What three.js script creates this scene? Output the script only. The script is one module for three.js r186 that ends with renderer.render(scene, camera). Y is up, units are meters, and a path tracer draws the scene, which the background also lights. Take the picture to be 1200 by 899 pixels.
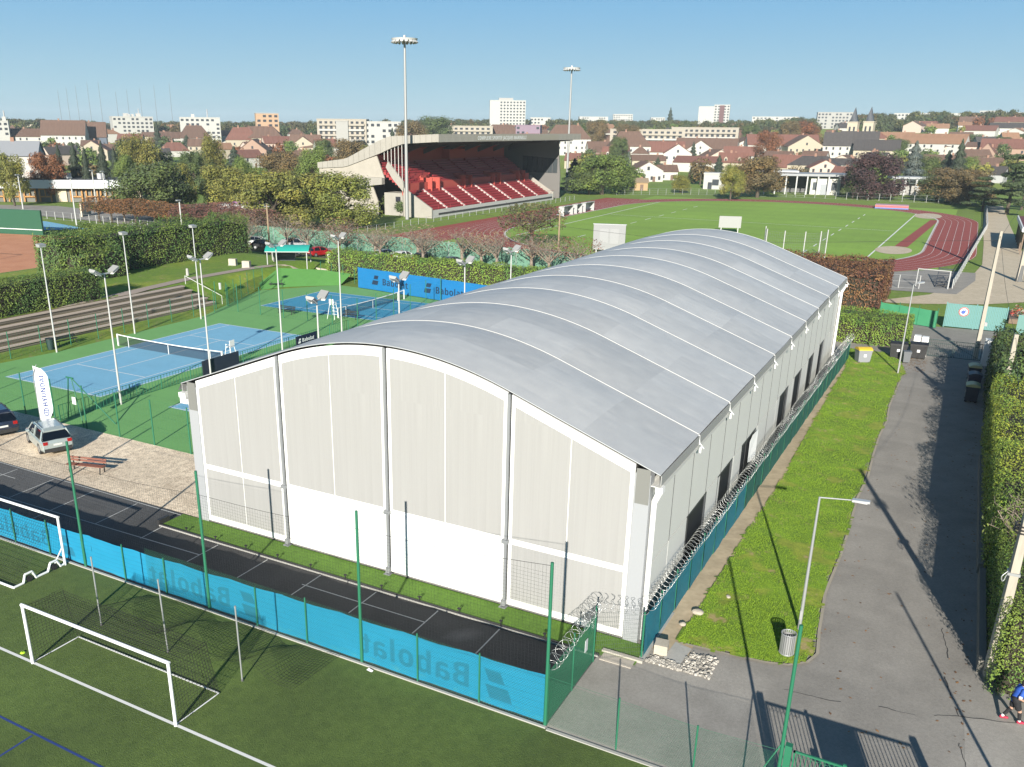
import * as THREE from 'three';
import { mergeGeometries } from 'three/addons/utils/BufferGeometryUtils.js';
import { ConvexGeometry } from 'three/addons/geometries/ConvexGeometry.js';
import { MarchingCubes } from 'three/addons/objects/MarchingCubes.js';

// ---------- camera, sky, sun, exposure ----------
const scene = new THREE.Scene();
const camera = new THREE.PerspectiveCamera(47.25, 1200 / 899, 0.5, 6000);
camera.rotation.order = 'YXZ';
camera.position.set(8.52, 19.10, 29.44);
camera.rotation.set(-0.3465, 0.5023, 0.0093);
camera.setViewOffset(1200, 899, 50.68, -71.54, 1200, 899);   // the photograph is an off-centre crop
scene.add(camera);
const renderer = new THREE.WebGLRenderer({ antialias: true });
renderer.toneMapping = THREE.LinearToneMapping;
renderer.toneMappingExposure = 2.0;
renderer.shadowMap.enabled = true;
const SUN = new THREE.Vector3(0.31, 0.374, 0.95).normalize();
{ // clear autumn sky: pale at the horizon, deeper blue above
  const W = 256, H = 128, d = new Float32Array(W * H * 4);
  const ss = (x, a, b) => { const t = Math.min(1, Math.max(0, (x - a) / (b - a))); return t * t * (3 - 2 * t); };
  for (let j = 0; j < H; j++) for (let i = 0; i < W; i++) {
    const el = (j + 0.5) / H * Math.PI - Math.PI / 2;
    const e = Math.max(0, el);
    const t = 1 - Math.exp(-e * 4.2);
    const hz = [0.22, 0.33, 0.37], mid = [0.078, 0.222, 0.39], zen = [0.013, 0.042, 0.10];
    const c = [0, 0, 0];
    for (let k = 0; k < 3; k++) c[k] = hz[k] + (mid[k] - hz[k]) * ss(t, 0, 0.6) + (zen[k] - mid[k]) * ss(e, 0.15, 0.9);
    if (el < 0) for (let k = 0; k < 3; k++) c[k] = hz[k] * 0.4;
    const o = (j * W + i) * 4; d[o] = c[0]; d[o + 1] = c[1]; d[o + 2] = c[2]; d[o + 3] = 1;
  }
  const sky = new THREE.DataTexture(d, W, H, THREE.RGBAFormat, THREE.FloatType);
  sky.mapping = THREE.EquirectangularReflectionMapping; sky.magFilter = sky.minFilter = THREE.LinearFilter; sky.needsUpdate = true;
  scene.background = sky; scene.environment = sky; scene.environmentIntensity = 1;
}
const sun = new THREE.DirectionalLight(new THREE.Color().setRGB(1, 0.95, 0.85), 5.0);
sun.target.position.set(-20, 0, -60); sun.position.copy(SUN).multiplyScalar(300).add(sun.target.position); sun.castShadow = true;
sun.shadow.camera.left = -250; sun.shadow.camera.right = 250; sun.shadow.camera.top = 250; sun.shadow.camera.bottom = -250; sun.shadow.camera.far = 900; sun.shadow.mapSize.set(4096, 4096);
scene.add(sun); scene.add(sun.target);

// ---------- helpers ----------
let seedState = 12345;
const seed = (s) => { seedState = s >>> 0; };
const rnd = () => { seedState = (seedState + 0x6D2B79F5) >>> 0; let t = seedState; t = Math.imul(t ^ (t >>> 15), t | 1); t ^= t + Math.imul(t ^ (t >>> 7), t | 61); return ((t ^ (t >>> 14)) >>> 0) / 4294967296; };
const rr = (a, b) => a + (b - a) * rnd();
const PI = Math.PI;
const lerp = (a, b, t) => a + (b - a) * t;
const clamp01 = (x) => Math.min(1, Math.max(0, x));
const sstep = (x, a, b) => { const t = clamp01((x - a) / (b - a)); return t * t * (3 - 2 * t); };
const V = (x, y, z) => new THREE.Vector3(x, y, z);
function hash2(x, y, s) { let h = Math.imul(x, 374761393) ^ Math.imul(y, 668265263) ^ Math.imul(s, 974634623); h = Math.imul(h ^ (h >>> 13), 1274126177); return ((h ^ (h >>> 16)) >>> 0) / 4294967296; }
function vnoise(x, y, s = 1, wrap = 0) {
  const xi = Math.floor(x), yi = Math.floor(y), fx = x - xi, fy = y - yi;
  const w = (a) => wrap ? ((a % wrap) + wrap) % wrap : a;
  const u = fx * fx * (3 - 2 * fx), v = fy * fy * (3 - 2 * fy);
  return lerp(lerp(hash2(w(xi), w(yi), s), hash2(w(xi + 1), w(yi), s), u), lerp(hash2(w(xi), w(yi + 1), s), hash2(w(xi + 1), w(yi + 1), s), u), v);
}
const fbm = (x, y, s, o = 4) => { let a = 0, k = 0.5, n = 0; for (let i = 0; i < o; i++) { a += k * vnoise(x, y, s + i); n += k; x *= 2.03; y *= 2.03; k *= 0.5; } return a / n; };
const toS = (v) => { v = clamp01(v); return 255 * (v <= 0.0031308 ? 12.92 * v : 1.055 * Math.pow(v, 1 / 2.4) - 0.055); };
// a tiling texture; fn(u, v, n) gives linear rgb, n(freq, seed) is tiling noise
function tex(size, fn, repeat = true) {
  const d = new Uint8Array(size * size * 4);
  for (let j = 0; j < size; j++) for (let i = 0; i < size; i++) {
    const n = (fq, s) => vnoise(i / size * fq, j / size * fq, s, fq);
    const c = fn(i / size, j / size, n), o = (j * size + i) * 4;
    d[o] = toS(c[0]); d[o + 1] = toS(c[1]); d[o + 2] = toS(c[2]); d[o + 3] = 255;
  }
  const t = new THREE.DataTexture(d, size, size, THREE.RGBAFormat);
  t.colorSpace = THREE.SRGBColorSpace; t.magFilter = THREE.LinearFilter; t.minFilter = THREE.LinearMipmapLinearFilter; t.generateMipmaps = true;
  if (repeat) t.wrapS = t.wrapT = THREE.RepeatWrapping;
  t.needsUpdate = true; return t;
}
function bumpTex(size, fn) {
  const t = tex(size, (u, v, n) => { const x = fn(u, v, n); return [x, x, x]; }); t.colorSpace = THREE.NoColorSpace; return t;
}
const speckle = (lo, hi, fq, s) => (u, v, n) => { const k = clamp01(0.5 * n(fq, s) + 0.3 * n(fq / 2, s + 1) + 0.2 * n(fq / 8, s + 2)); const m = clamp01((k - 0.25) * 2); return [lerp(lo[0], hi[0], m), lerp(lo[1], hi[1], m), lerp(lo[2], hi[2], m)]; };
const mixc = (a, b, t) => [lerp(a[0], b[0], t), lerp(a[1], b[1], t), lerp(a[2], b[2], t)];
const KA = 0.82, col = (a) => new THREE.Color().setRGB(a[0] * KA, a[1] * KA, a[2] * KA);
const M = (a, rough = 0.7, o = {}) => new THREE.MeshStandardMaterial({ color: col(a), roughness: rough, metalness: 0, side: THREE.DoubleSide, ...o });
const MT = (map, rough = 0.8, o = {}) => new THREE.MeshStandardMaterial({ color: col([1, 1, 1]), map, roughness: rough, metalness: 0, side: THREE.DoubleSide, ...o });
// --- geometry ---
const box = (w, h, d, x = 0, y = 0, z = 0, ry = 0) => { const g = new THREE.BoxGeometry(w, h, d); if (ry) g.rotateY(ry); g.translate(x, y, z); return g; };   // centred at x, y, z
const slab = (x0, x1, y0, y1, z0, z1) => box(Math.abs(x1 - x0), Math.abs(y1 - y0), Math.abs(z1 - z0), (x0 + x1) / 2, (y0 + y1) / 2, (z0 + z1) / 2);
function rod(a, b, r0, r1 = r0, seg = 8) {
  const d = new THREE.Vector3().subVectors(b, a), L = d.length();
  const g = new THREE.CylinderGeometry(r1, r0, L, seg, 1); g.translate(0, L / 2, 0);
  g.applyQuaternion(new THREE.Quaternion().setFromUnitVectors(V(0, 1, 0), d.normalize())); g.translate(a.x, a.y, a.z); return g;
}
function bar(a, b, w, h) { // square bar from a to b
  const d = new THREE.Vector3().subVectors(b, a), L = d.length(); const g = new THREE.BoxGeometry(w, h, L); g.translate(0, 0, L / 2);
  const m = new THREE.Matrix4().lookAt(V(0, 0, 0), d.clone().negate().normalize(), Math.abs(d.y) / L > 0.99 ? V(1, 0, 0) : V(0, 1, 0)); g.applyMatrix4(m); g.translate(a.x, a.y, a.z); return g;
}
const tube = (pts, r, n = 40, seg = 6, closed = false) => new THREE.TubeGeometry(new THREE.CatmullRomCurve3(pts, closed), n, r, seg, closed);
function merge(list) {
  const l = list.filter(Boolean).map((g) => { let q = g.index ? g.toNonIndexed() : g; for (const k of Object.keys(q.attributes)) if (!['position', 'normal', 'uv'].includes(k)) q.deleteAttribute(k);
    if (!q.attributes.normal) q.computeVertexNormals(); if (!q.attributes.uv) q.setAttribute('uv', new THREE.BufferAttribute(new Float32Array(q.attributes.position.count * 2), 2)); q.morphAttributes = {}; return q; });
  return l.length === 1 ? l[0] : mergeGeometries(l, false);
}
function quadsGeo(quads, colors) { // quads: arrays of 4 points [x,y,z]; optional rgb for each
  const n = quads.length, p = new Float32Array(n * 12), uv = new Float32Array(n * 8), c = colors ? new Float32Array(n * 12) : null, ix = new Uint32Array(n * 6);
  for (let i = 0; i < n; i++) { for (let k = 0; k < 4; k++) { p.set(quads[i][k], i * 12 + k * 3); uv[i * 8 + k * 2] = k === 1 || k === 2 ? 1 : 0; uv[i * 8 + k * 2 + 1] = k > 1 ? 1 : 0; if (c) c.set(colors[i], i * 12 + k * 3); } ix.set([i * 4, i * 4 + 1, i * 4 + 2, i * 4, i * 4 + 2, i * 4 + 3], i * 6); }
  const g = new THREE.BufferGeometry(); g.setAttribute('position', new THREE.BufferAttribute(p, 3)); g.setAttribute('uv', new THREE.BufferAttribute(uv, 2)); if (c) g.setAttribute('color', new THREE.BufferAttribute(c, 3)); g.setIndex(new THREE.BufferAttribute(ix, 1)); g.computeVertexNormals(); return g;
}
// a ground sheet with uv in metres; outline may be cut by keep(x, z); tint(x, z) is a patchy albedo factor
function sheet(x0, x1, z0, z1, y, step, tint, hgt) {
  const nx = Math.max(1, Math.round((x1 - x0) / step)), nz = Math.max(1, Math.round((z1 - z0) / step));
  const p = [], uv = [], c = [], ix = [];
  for (let j = 0; j <= nz; j++) for (let i = 0; i <= nx; i++) {
    const x = lerp(x0, x1, i / nx), z = lerp(z0, z1, j / nz); p.push(x, y + (hgt ? hgt(x, z) : 0), z); uv.push(x, -z); const t = tint ? tint(x, z) : 1; if (typeof t === 'number') c.push(t, t, t); else c.push(...t);
  }
  for (let j = 0; j < nz; j++) for (let i = 0; i < nx; i++) { const a = j * (nx + 1) + i, b = a + 1, d = a + nx + 1, e = d + 1; ix.push(a, d, b, b, d, e); }
  const g = new THREE.BufferGeometry(); g.setAttribute('position', new THREE.Float32BufferAttribute(p, 3)); g.setAttribute('uv', new THREE.Float32BufferAttribute(uv, 2)); g.setAttribute('color', new THREE.Float32BufferAttribute(c, 3)); g.setIndex(ix); g.computeVertexNormals(); return g;
}
function poly(pts, y, holes = []) { // flat polygon of [x, z] points, uv in metres
  const s = new THREE.Shape(pts.map(([x, z]) => new THREE.Vector2(x, -z))); for (const h of holes) s.holes.push(new THREE.Path(h.map(([x, z]) => new THREE.Vector2(x, -z))));
  const g = new THREE.ShapeGeometry(s); g.rotateX(-PI / 2); g.translate(0, y, 0); return g;
}
function lineStrip(pts, w, y, closed = false) { // painted line along [x, z] points
  const q = [], n = pts.length; const off = (i) => { const a = pts[closed ? (i - 1 + n) % n : Math.max(0, i - 1)], b = pts[closed ? (i + 1) % n : Math.min(n - 1, i + 1)]; const dx = b[0] - a[0], dz = b[1] - a[1], L = Math.hypot(dx, dz) || 1; return [-dz / L * w / 2, dx / L * w / 2]; };
  for (let i = 0; i < (closed ? n : n - 1); i++) { const j = (i + 1) % n, a = pts[i], b = pts[j], oa = off(i), ob = off(j); q.push([[a[0] - oa[0], y, a[1] - oa[1]], [a[0] + oa[0], y, a[1] + oa[1]], [b[0] + ob[0], y, b[1] + ob[1]], [b[0] - ob[0], y, b[1] - ob[1]]]); }
  return quadsGeo(q);
}
const strip = (x0, z0, x1, z1, w, y) => lineStrip([[x0, z0], [x1, z1]], w, y);
// --- objects ---
const used = {};
const numbered = (n) => { used[n] = (used[n] ?? -1) + 1; return used[n] ? n + '_' + String(used[n]).padStart(3, '0') : n; };
function part(name, geo, mat, parent) { const m = new THREE.Mesh(Array.isArray(geo) ? merge(geo) : geo, mat); m.name = name; m.castShadow = m.receiveShadow = true; parent.add(m); return m; }
function thing(name, label, category, pos = [0, 0, 0], turn = 0, group) { const o = new THREE.Group(); o.name = numbered(name); o.position.set(...pos); o.rotation.y = turn; o.userData = { label, category }; if (group) o.userData.group = group; scene.add(o); return o; }
function solo(name, geo, mat, label, category, group, kind) { const m = part(numbered(name), geo, mat, scene); m.userData = { label, category }; if (group) m.userData.group = group; if (kind) m.userData.kind = kind; return m; }
function struct(name, geo, mat, label, parent = scene) { const m = part(parent === scene ? numbered(name) : name, geo, mat, parent); if (parent === scene) { m.userData.kind = 'structure'; if (label) { m.userData.label = label; } } return m; }
function copy(o, pos, turn = 0, label, group) { const c = o.clone(); c.name = numbered(o.name.replace(/_\d{3}$/, '')); c.position.set(...pos); c.rotation.y = turn; c.userData = { ...o.userData }; if (label) c.userData.label = label; if (group) c.userData.group = group; scene.add(c); return c; }
function canvasTex(w, h, draw) { const c = document.createElement('canvas'); c.width = w; c.height = h; const x = c.getContext('2d'); draw(x, w, h); const t = new THREE.CanvasTexture(c); t.colorSpace = THREE.SRGBColorSpace; t.magFilter = THREE.LinearFilter; return t; }
// wires of a mesh panel: families of parallel thin wires, three-sided
function wires(list, r) { return merge(list.map(([a, b]) => rod(V(...a), V(...b), r, r, 3))); }
// ---------- surface materials ----------
const tile = (t, m) => { t.repeat.set(1 / m, 1 / m); return t; };
const T = {
  turf: tile(tex(512, (u, v, n) => { const k = clamp01(0.55 * n(256, 3) + 0.3 * n(128, 4) + 0.25 * n(16, 5) - 0.05); return mixc([0.04, 0.074, 0.012], [0.135, 0.20, 0.04], k); }), 4),
  grass: tile(tex(512, (u, v, n) => { const k = clamp01(0.5 * n(256, 13) + 0.3 * n(96, 14) + 0.3 * n(24, 15) - 0.08); const dry = sstep(n(12, 16) * 0.6 + n(40, 17) * 0.4, 0.66, 0.85); return mixc(mixc([0.08, 0.145, 0.010], [0.235, 0.35, 0.025], k), [0.30, 0.25, 0.12], dry * 0.6); }), 7),
  field: tile(tex(256, (u, v, n) => { const k = 0.5 * n(128, 23) + 0.3 * n(32, 24) + 0.2 * n(8, 25); return mixc([0.165, 0.29, 0.022], [0.26, 0.42, 0.04], k); }), 12),
  asphalt: tile(tex(512, (u, v, n) => { const k = 0.45 * n(256, 33) + 0.25 * n(64, 34) + 0.3 * n(8, 35); const b = lerp(0.20, 0.345, k); return [b * 1.08, b, b * 0.89]; }), 5),
  dark: tile(tex(512, (u, v, n) => { const k = 0.45 * n(256, 43) + 0.25 * n(64, 44) + 0.3 * n(6, 45); const b = lerp(0.035, 0.085, k); return [b, b * 0.98, b * 0.97]; }), 5),
  gravel: tile(tex(512, (u, v, n) => { const k = clamp01(0.6 * n(170, 53) + 0.35 * n(100, 54) + 0.25 * n(16, 55) - 0.08); return mixc([0.30, 0.22, 0.15], [1.0, 0.83, 0.62], clamp01(k * 1.25 - 0.1)); }), 5),
  court: tile(tex(256, (u, v, n) => { const k = 0.4 * n(128, 63) + 0.3 * n(32, 64) + 0.3 * n(8, 65); return mixc([0.82, 0.82, 0.82], [1, 1, 1], k); }), 6),
  clay: tile(tex(256, (u, v, n) => mixc([0.50, 0.20, 0.095], [0.64, 0.29, 0.15], 0.5 * n(64, 73) + 0.5 * n(8, 74))), 10),
  track: tile(tex(256, (u, v, n) => mixc([0.26, 0.045, 0.032], [0.36, 0.07, 0.05], 0.6 * n(128, 83) + 0.4 * n(8, 84))), 6),
  dirt: tile(tex(256, (u, v, n) => mixc([0.44, 0.36, 0.25], [0.66, 0.55, 0.40], 0.5 * n(64, 93) + 0.3 * n(16, 94) + 0.2 * n(4, 95))), 9),
  conc: tile(tex(256, (u, v, n) => { const b = lerp(0.34, 0.50, 0.4 * n(128, 103) + 0.3 * n(32, 104) + 0.3 * n(6, 105)); return [b, b * 0.97, b * 0.90]; }), 3),
};
const grain = tile(bumpTex(256, (u, v, n) => 0.6 * n(128, 7) + 0.4 * n(64, 8)), 2);
const MG = {
  turf: MT(T.turf, 0.95, { vertexColors: true, bumpMap: grain, bumpScale: 0.02 }), grass: MT(T.grass, 0.95, { vertexColors: true, bumpMap: grain, bumpScale: 0.03 }), field: MT(T.field, 0.95, { vertexColors: true }),
  asphalt: MT(T.asphalt, 0.9, { vertexColors: true, bumpMap: grain, bumpScale: 0.004 }), dark: MT(T.dark, 0.85, { vertexColors: true, bumpMap: grain, bumpScale: 0.004 }), gravel: MT(T.gravel, 0.95, { vertexColors: true, bumpMap: grain, bumpScale: 0.02 }),
  clay: MT(T.clay, 0.95), track: MT(T.track, 0.85), dirt: MT(T.dirt, 0.95, { vertexColors: true }), conc: MT(T.conc, 0.9),
  courtGreen: MT(T.court, 0.8, { color: col([0.18, 0.42, 0.125]) }), courtBlue: MT(T.court, 0.75, { color: col([0.22, 0.50, 0.70]) }), courtBlue2: MT(T.court, 0.7, { color: col([0.055, 0.31, 0.50]) }), bankGreen: MT(T.court, 0.85, { color: col([0.12, 0.34, 0.07]) }),
  line: M([0.78, 0.78, 0.75], 0.8), blueLine: M([0.02, 0.05, 0.22], 0.8), oldLine: M([0.55, 0.55, 0.53], 0.85),
};
const mottle = (s, f, a) => (x, z) => 1 - a / 2 + a * fbm(x * f, z * f, s, 4);

// ---------- terrain: one sheet to the horizon, low hills round the town ----------
const CX = 8.52, CZ = 29.44, CA = 0.5023;
function hill(x, z) {
  const dx = x - CX, dz = z - CZ, D = Math.hypot(dx, dz), xc = dx * Math.cos(CA) - dz * Math.sin(CA), zc = dx * Math.sin(CA) + dz * Math.cos(CA), b = Math.atan2(xc, -zc);
  return (12 + 5 * sstep(b, -0.3, 0.1) + 10 * sstep(b, 0.25, 0.5)) * sstep(D, 380, 1000);
}
{
  const rings = [0, 60, 120, 200, 280, 340, 400, 450, 500, 560, 620, 690, 760, 840, 920, 1000, 1100, 1250, 1500, 1900, 2500, 3400], nA = 72, p = [], uv = [], c = [], ix = [];
  for (const D of rings) for (let a = 0; a <= nA; a++) { const t = a / nA * 2 * PI, x = CX + Math.sin(t) * D, z = CZ - Math.cos(t) * D; p.push(x, hill(x, z) - 0.12, z); uv.push(x, -z); const k = fbm(x * 0.02, z * 0.02, 9); const g = mixc([0.9, 0.95, 0.8], [1.5, 1.2, 1.2], sstep(k, 0.35, 0.65)); c.push(...g); }
  for (let r = 0; r < rings.length - 1; r++) for (let a = 0; a < nA; a++) { const i = r * (nA + 1) + a, j = i + nA + 1; ix.push(i, i + 1, j, i + 1, j + 1, j); }
  const g = new THREE.BufferGeometry(); g.setAttribute('position', new THREE.Float32BufferAttribute(p, 3)); g.setAttribute('uv', new THREE.Float32BufferAttribute(uv, 2)); g.setAttribute('color', new THREE.Float32BufferAttribute(c, 3)); g.setIndex(ix); g.computeVertexNormals();
  struct('ground', g, MG.grass);
}
// park lawns between the courts and the stadium, and the streets of the sports ground
struct('park_lawn', sheet(-300, 60, -330, -60, -0.06, 6, mottle(3, 0.05, 0.5)), MG.grass);
// ---------- football pitch ----------
const wornMouth = (x, z) => 1 - 0.16 * sstep(Math.hypot((x + 15.6) * 0.55, z - 13.6), 3.2, 1.2) * fbm(x * 1.5, z * 1.5, 19);
const pitch = struct('football_pitch', sheet(-75, 40, 6.55, 75, 0, 1.5, (x, z) => { const t = 0.42 + 0.95 * fbm(x * 0.22, z * 0.22, 5, 4) + 0.12 * sstep(z, 12.6, 12.2); const w = t * wornMouth(x, z) * (0.94 + 0.12 * fbm(x * 0.05 + 3, z * 0.9, 29)); return [w, w, w * 0.95]; }), MG.turf);
part('goal_line', strip(-75, 12.55, 40, 12.55, 0.12, 0.006), MG.line, pitch);
part('blue_line', [strip(-17.7 - 20, 15.12, 20, 15.32, 0.085, 0.006), strip(-15.68, 15.3, -15.6, 40, 0.085, 0.0064)], MG.blueLine, pitch);
struct('kerb', slab(-75, -1.0, -0.1, 0.05, 6.46, 6.56), MG.conc);
struct('kerb', slab(-0.95, 6.3, -0.1, 0.035, 6.5, 6.62), MG.conc);
// ---------- dark service strip with faded game lines ----------
const lane = struct('service_strip', sheet(-75, -1.05, -0.1, 6.46, -0.005, 0.75, (x, z) => { const f = fbm(x * 0.3, z * 0.3, 21); const old = sstep(x, -24, -29); return lerp(0.8, 1.2, f) * lerp(1, 1.9, old) + 3.2 * sstep(fbm(x * 1.2, z * 1.2, 27), 0.62, 0.7) * sstep(Math.hypot(x + 5.6, (z - 2.2) * 1.6), 2.0, 0.6); }), MG.dark);
part('game_line', [strip(-14.5, 2.78, -8.1, 2.78, 0.06, 0.001), ...[-5.2, -8.1, -11.25, -14.3, -17.4, -20.5].map((x) => strip(x, 1.72, x, 3.75, 0.06, 0.0014)), strip(-38, 3.25, -20.5, 2.95, 0.06, 0.001), ...[-24.3, -27.6, -31.0, -34.4, -37.6].map((x) => strip(x - 0.2, 0.2, x, 3.1, 0.06, 0.0014)), strip(-40, 0.0, -24.6, 0.12, 0.06, 0.001), strip(-40, 1.15, -36.6, 1.2, 0.06, 0.001), strip(-37.6, 3.1, -37.3, 6.3, 0.06, 0.001), strip(-31, 3.1, -30.7, 6.3, 0.06, 0.001)], MG.oldLine, lane);
struct('turf_strip', sheet(-24.6, 0.42, 0.0, 1.5, 0.03, 0.5, mottle(31, 0.8, 0.3)), MT(T.turf, 0.95, { color: col([1.15, 1.5, 0.7]), vertexColors: true }));
struct('kerb', [slab(-24.7, -1.0, -0.05, 0.09, 1.5, 1.58), slab(-24.78, -24.6, -0.05, 0.3, 0.9, 1.6)], M([0.03, 0.03, 0.032], 0.6));
struct('kerb', slab(-24.6, -1.0, -0.05, 0.06, 1.6, 1.64), MG.conc);
// ---------- gravel yard, tennis courts ----------
struct('gravel_yard', sheet(-75, -23.2, -6.75, -0.1, 0, 0.75, (x, z) => 0.95 + 0.5 * fbm(x * 0.4, z * 0.4, 41)), MG.gravel);
struct('hall_floor', slab(-23.3, -0.1, -0.1, 0.0, -52.8, -0.1), MG.conc);
const courts = struct('court_surface', poly([[-62, -6.75], [-23.6, -6.75], [-23.6, -60.5], [-37, -59.6], [-57.5, -61], [-60.5, -61.2], [-66.5, -53], [-62.5, -42], [-60.9, -38], [-60.4, -20]], 0.0), MG.courtGreen);
function courtMarks(name, cx, cz, along, mat) { // 23.77 x 10.97 with singles, service and centre lines
  const g = new THREE.Group(); g.name = name; g.position.set(cx, 0, cz); g.rotation.y = along ? PI / 2 : 0; courts.add(g);   // long side along local z
  const a = 5.485, L = 11.885, y = 0.008;
  struct('playing_area', poly([[-a - 0.1, -L - 0.1], [a + 0.1, -L - 0.1], [a + 0.1, L + 0.1], [-a - 0.1, L + 0.1]], 0.004), mat, null, g);
  const s = 4.115, l = (x0, z0, x1, z1) => strip(x0, z0, x1, z1, 0.085, y);
  part('court_line', [l(-a, -L, -a, L), l(a, -L, a, L), l(-a, -L, a, -L), l(-a, L, a, L), l(-s, -L, -s, L), l(s, -L, s, L), l(-s, -6.4, s, -6.4), l(-s, 6.4, s, 6.4), l(0, -6.4, 0, 6.4)], MG.line, g);
}
courtMarks('court_marking', -51.25, -24.1, false, MG.courtBlue);
courtMarks('court_marking_001', -47.75, -51.0, true, MG.courtBlue2);
courtMarks('court_marking_002', -33.9, -24.9, false, MG.courtBlue);
// ---------- embankment with the stepped terrace behind the courts ----------
const emb = (x, z) => 1.8 * sstep(x, -66.5, -70) * sstep(x, -106, -92) * sstep(z, -80, -66);
const embGrass = (x, z) => { const d = sstep(fbm(x * 0.15, z * 0.15, 51), 0.45, 0.7) * sstep(z, -66, -50); const a = mixc([0.85, 0.95, 0.8], [1.5, 1.2, 1.0], d); return a; };
struct('embankment', sheet(-112, -60.4, -84, 30, -0.02, 1, embGrass, emb), MG.grass);
struct('bank', (() => { const q = []; const top = [[-71.2, -57.5], [-69.2, -60.3], [-64.5, -63.5], [-60.7, -64.2]], bot = [[-66.4, -53.2], [-65.4, -56.2], [-62.6, -59.0], [-60.2, -61.1]]; for (let i = 0; i < 3; i++) q.push([[bot[i][0], 0.015, bot[i][1]], [bot[i + 1][0], 0.015, bot[i + 1][1]], [top[i + 1][0], lerp(1.9, 1.0, (i + 1) / 3), top[i + 1][1]], [top[i][0], lerp(1.9, 1.0, i / 3), top[i][1]]]); return quadsGeo(q); })(), MG.bankGreen);
{ // terrace: five long concrete steps with worn earth between
  const t = thing('stepped_terrace', 'weathered concrete terrace of five long steps beside the tennis courts', 'terrace');
  const rubble = MT(tile(tex(256, (u, v, n) => mixc([0.04, 0.035, 0.025], [0.26, 0.22, 0.17], sstep(0.6 * n(40, 171) + 0.4 * n(100, 172), 0.35, 0.7))), 3), 0.95), earth = MT(T.dirt, 0.95, { color: col([0.26, 0.25, 0.17]) }), edge = MT(T.conc, 0.9, { color: col([1.2, 1.02, 0.92]) });
  for (let k = 0; k < 5; k++) {
    const x = -64.4 - k * 1.05, y = 0.36 * (k + 1);
    const st = part('riser', slab(x - 0.44, x - 0.03, y - 0.42 - (k ? 0 : 0.3), y - 0.1, -43.3 + k * 0.1, 12), rubble, t); part('step_slab', slab(x - 0.5, x + 0.03, y - 0.1, y, -43.4 + k * 0.1, 12), edge, t);
    part('earth_bed', sheet(x - 1.06, x - 0.47, -43.3, 12, y - 0.06, 0.6, null, (a, b) => 0.05 * fbm(a * 2, b * 2, 61 + k)), earth, t);
  }
  part('handrail', [rod(V(-63.9, 0, -43.9), V(-63.9, 0.95, -43.9), 0.03), rod(V(-69.4, 1.8, -43.9), V(-69.4, 2.75, -43.9), 0.03), rod(V(-63.9, 0.95, -43.9), V(-69.4, 2.75, -43.9), 0.03)], M([0.72, 0.72, 0.7], 0.5), t);
}
struct('path', (() => { const a = [[-68.6, -26], [-70.2, -36], [-71.6, -46], [-71.4, -56], [-70.6, -60], [-66, -65]], q = []; for (let i = 0; i < 5; i++) { const [x0, z0] = a[i], [x1, z1] = a[i + 1]; for (let k = 0; k < 8; k++) { const f = (t) => [lerp(x0, x1, t), lerp(z0, z1, t)]; const [p0, q0] = f(k / 8), [p1, q1] = f((k + 1) / 8); const Y = (x, z) => emb(x, z) + 0.03; q.push([[p0 - 0.9, Y(p0 - 0.9, q0), q0], [p0 + 0.7, Y(p0 + 0.7, q0), q0], [p1 + 0.7, Y(p1 + 0.7, q1), q1], [p1 - 0.9, Y(p1 - 0.9, q1), q1]]); } } return quadsGeo(q); })(), M([0.36, 0.29, 0.24], 0.95));
// ---------- car park and road behind the courts ----------
struct('car_park', poly([[-66, -66], [-30, -66], [-28, -92], [-118, -92], [-118, -84], [-72, -72]], -0.02), MG.asphalt.clone());
scene.children[scene.children.length - 1].material.vertexColors = false; scene.children[scene.children.length - 1].material.color.setRGB(0.6, 0.6, 0.62);
struct('kerb', slab(-80, -66, 0, 0.12, -77.2, -76.9), MG.conc);
// ---------- clay court and practice court ----------
struct('clay_court', poly([[-150, -38], [-104, -38], [-104, -72], [-131, -78], [-150, -73]], 0.0), MG.clay);
struct('practice_court', poly([[-172, -84], [-160, -92.5], [-140.5, -87.5], [-150, -77]], 0.0), MG.courtBlue);
struct('road', poly([[-260, -70], [-190, -100], [-146, -98], [-118, -92], [-118, -100], [-150, -112], [-190, -118], [-260, -88]], 0.0), MG.asphalt.clone());
scene.children[scene.children.length - 1].material.vertexColors = false;
// ---------- athletics ground ----------
const R0 = 38, TZ0 = -142, TZ1 = -201, TX = -35;
function oval(r, n = 40) { const a = []; for (let i = 0; i <= n; i++) { const t = i / n * PI; a.push([TX + r * Math.cos(t), TZ0 + r * Math.sin(t)]); } for (let i = 0; i <= n; i++) { const t = PI + i / n * PI; a.push([TX + r * Math.cos(t), TZ1 + r * Math.sin(t)]); } return a; }
struct('sports_field', sheet(TX - R0 - 3, TX + R0 + 3, TZ1 - R0 - 3, TZ0 + R0 + 3, -0.03, 3, (x, z) => { const m = Math.sin(z * 0.55) > 0 ? 0.06 : 0; return 0.82 + m + 0.3 * fbm(x * 0.06, z * 0.06, 71); }), MG.field);
const fieldMarks = scene.children[scene.children.length - 1];
part('field_line', [strip(-4.6, -124, -2.6, -224, 0.25, -0.02), strip(-66, -124, -68, -224, 0.25, -0.02), ...Array.from({ length: 9 }, (_, i) => strip(-14.5 + i * 0.12, -128 - i * 10, -14.5 + i * 0.12, -132 - i * 10, 0.22, -0.019)), ...Array.from({ length: 9 }, (_, i) => strip(-55, -128 - i * 10, -55, -132 - i * 10, 0.22, -0.019)), strip(-66, -176, -4, -174, 0.2, -0.0185)], MG.line, fieldMarks);
const track = struct('running_track', poly(oval(R0 + 8.0), 0.0, [oval(R0)]), MG.track);
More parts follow.
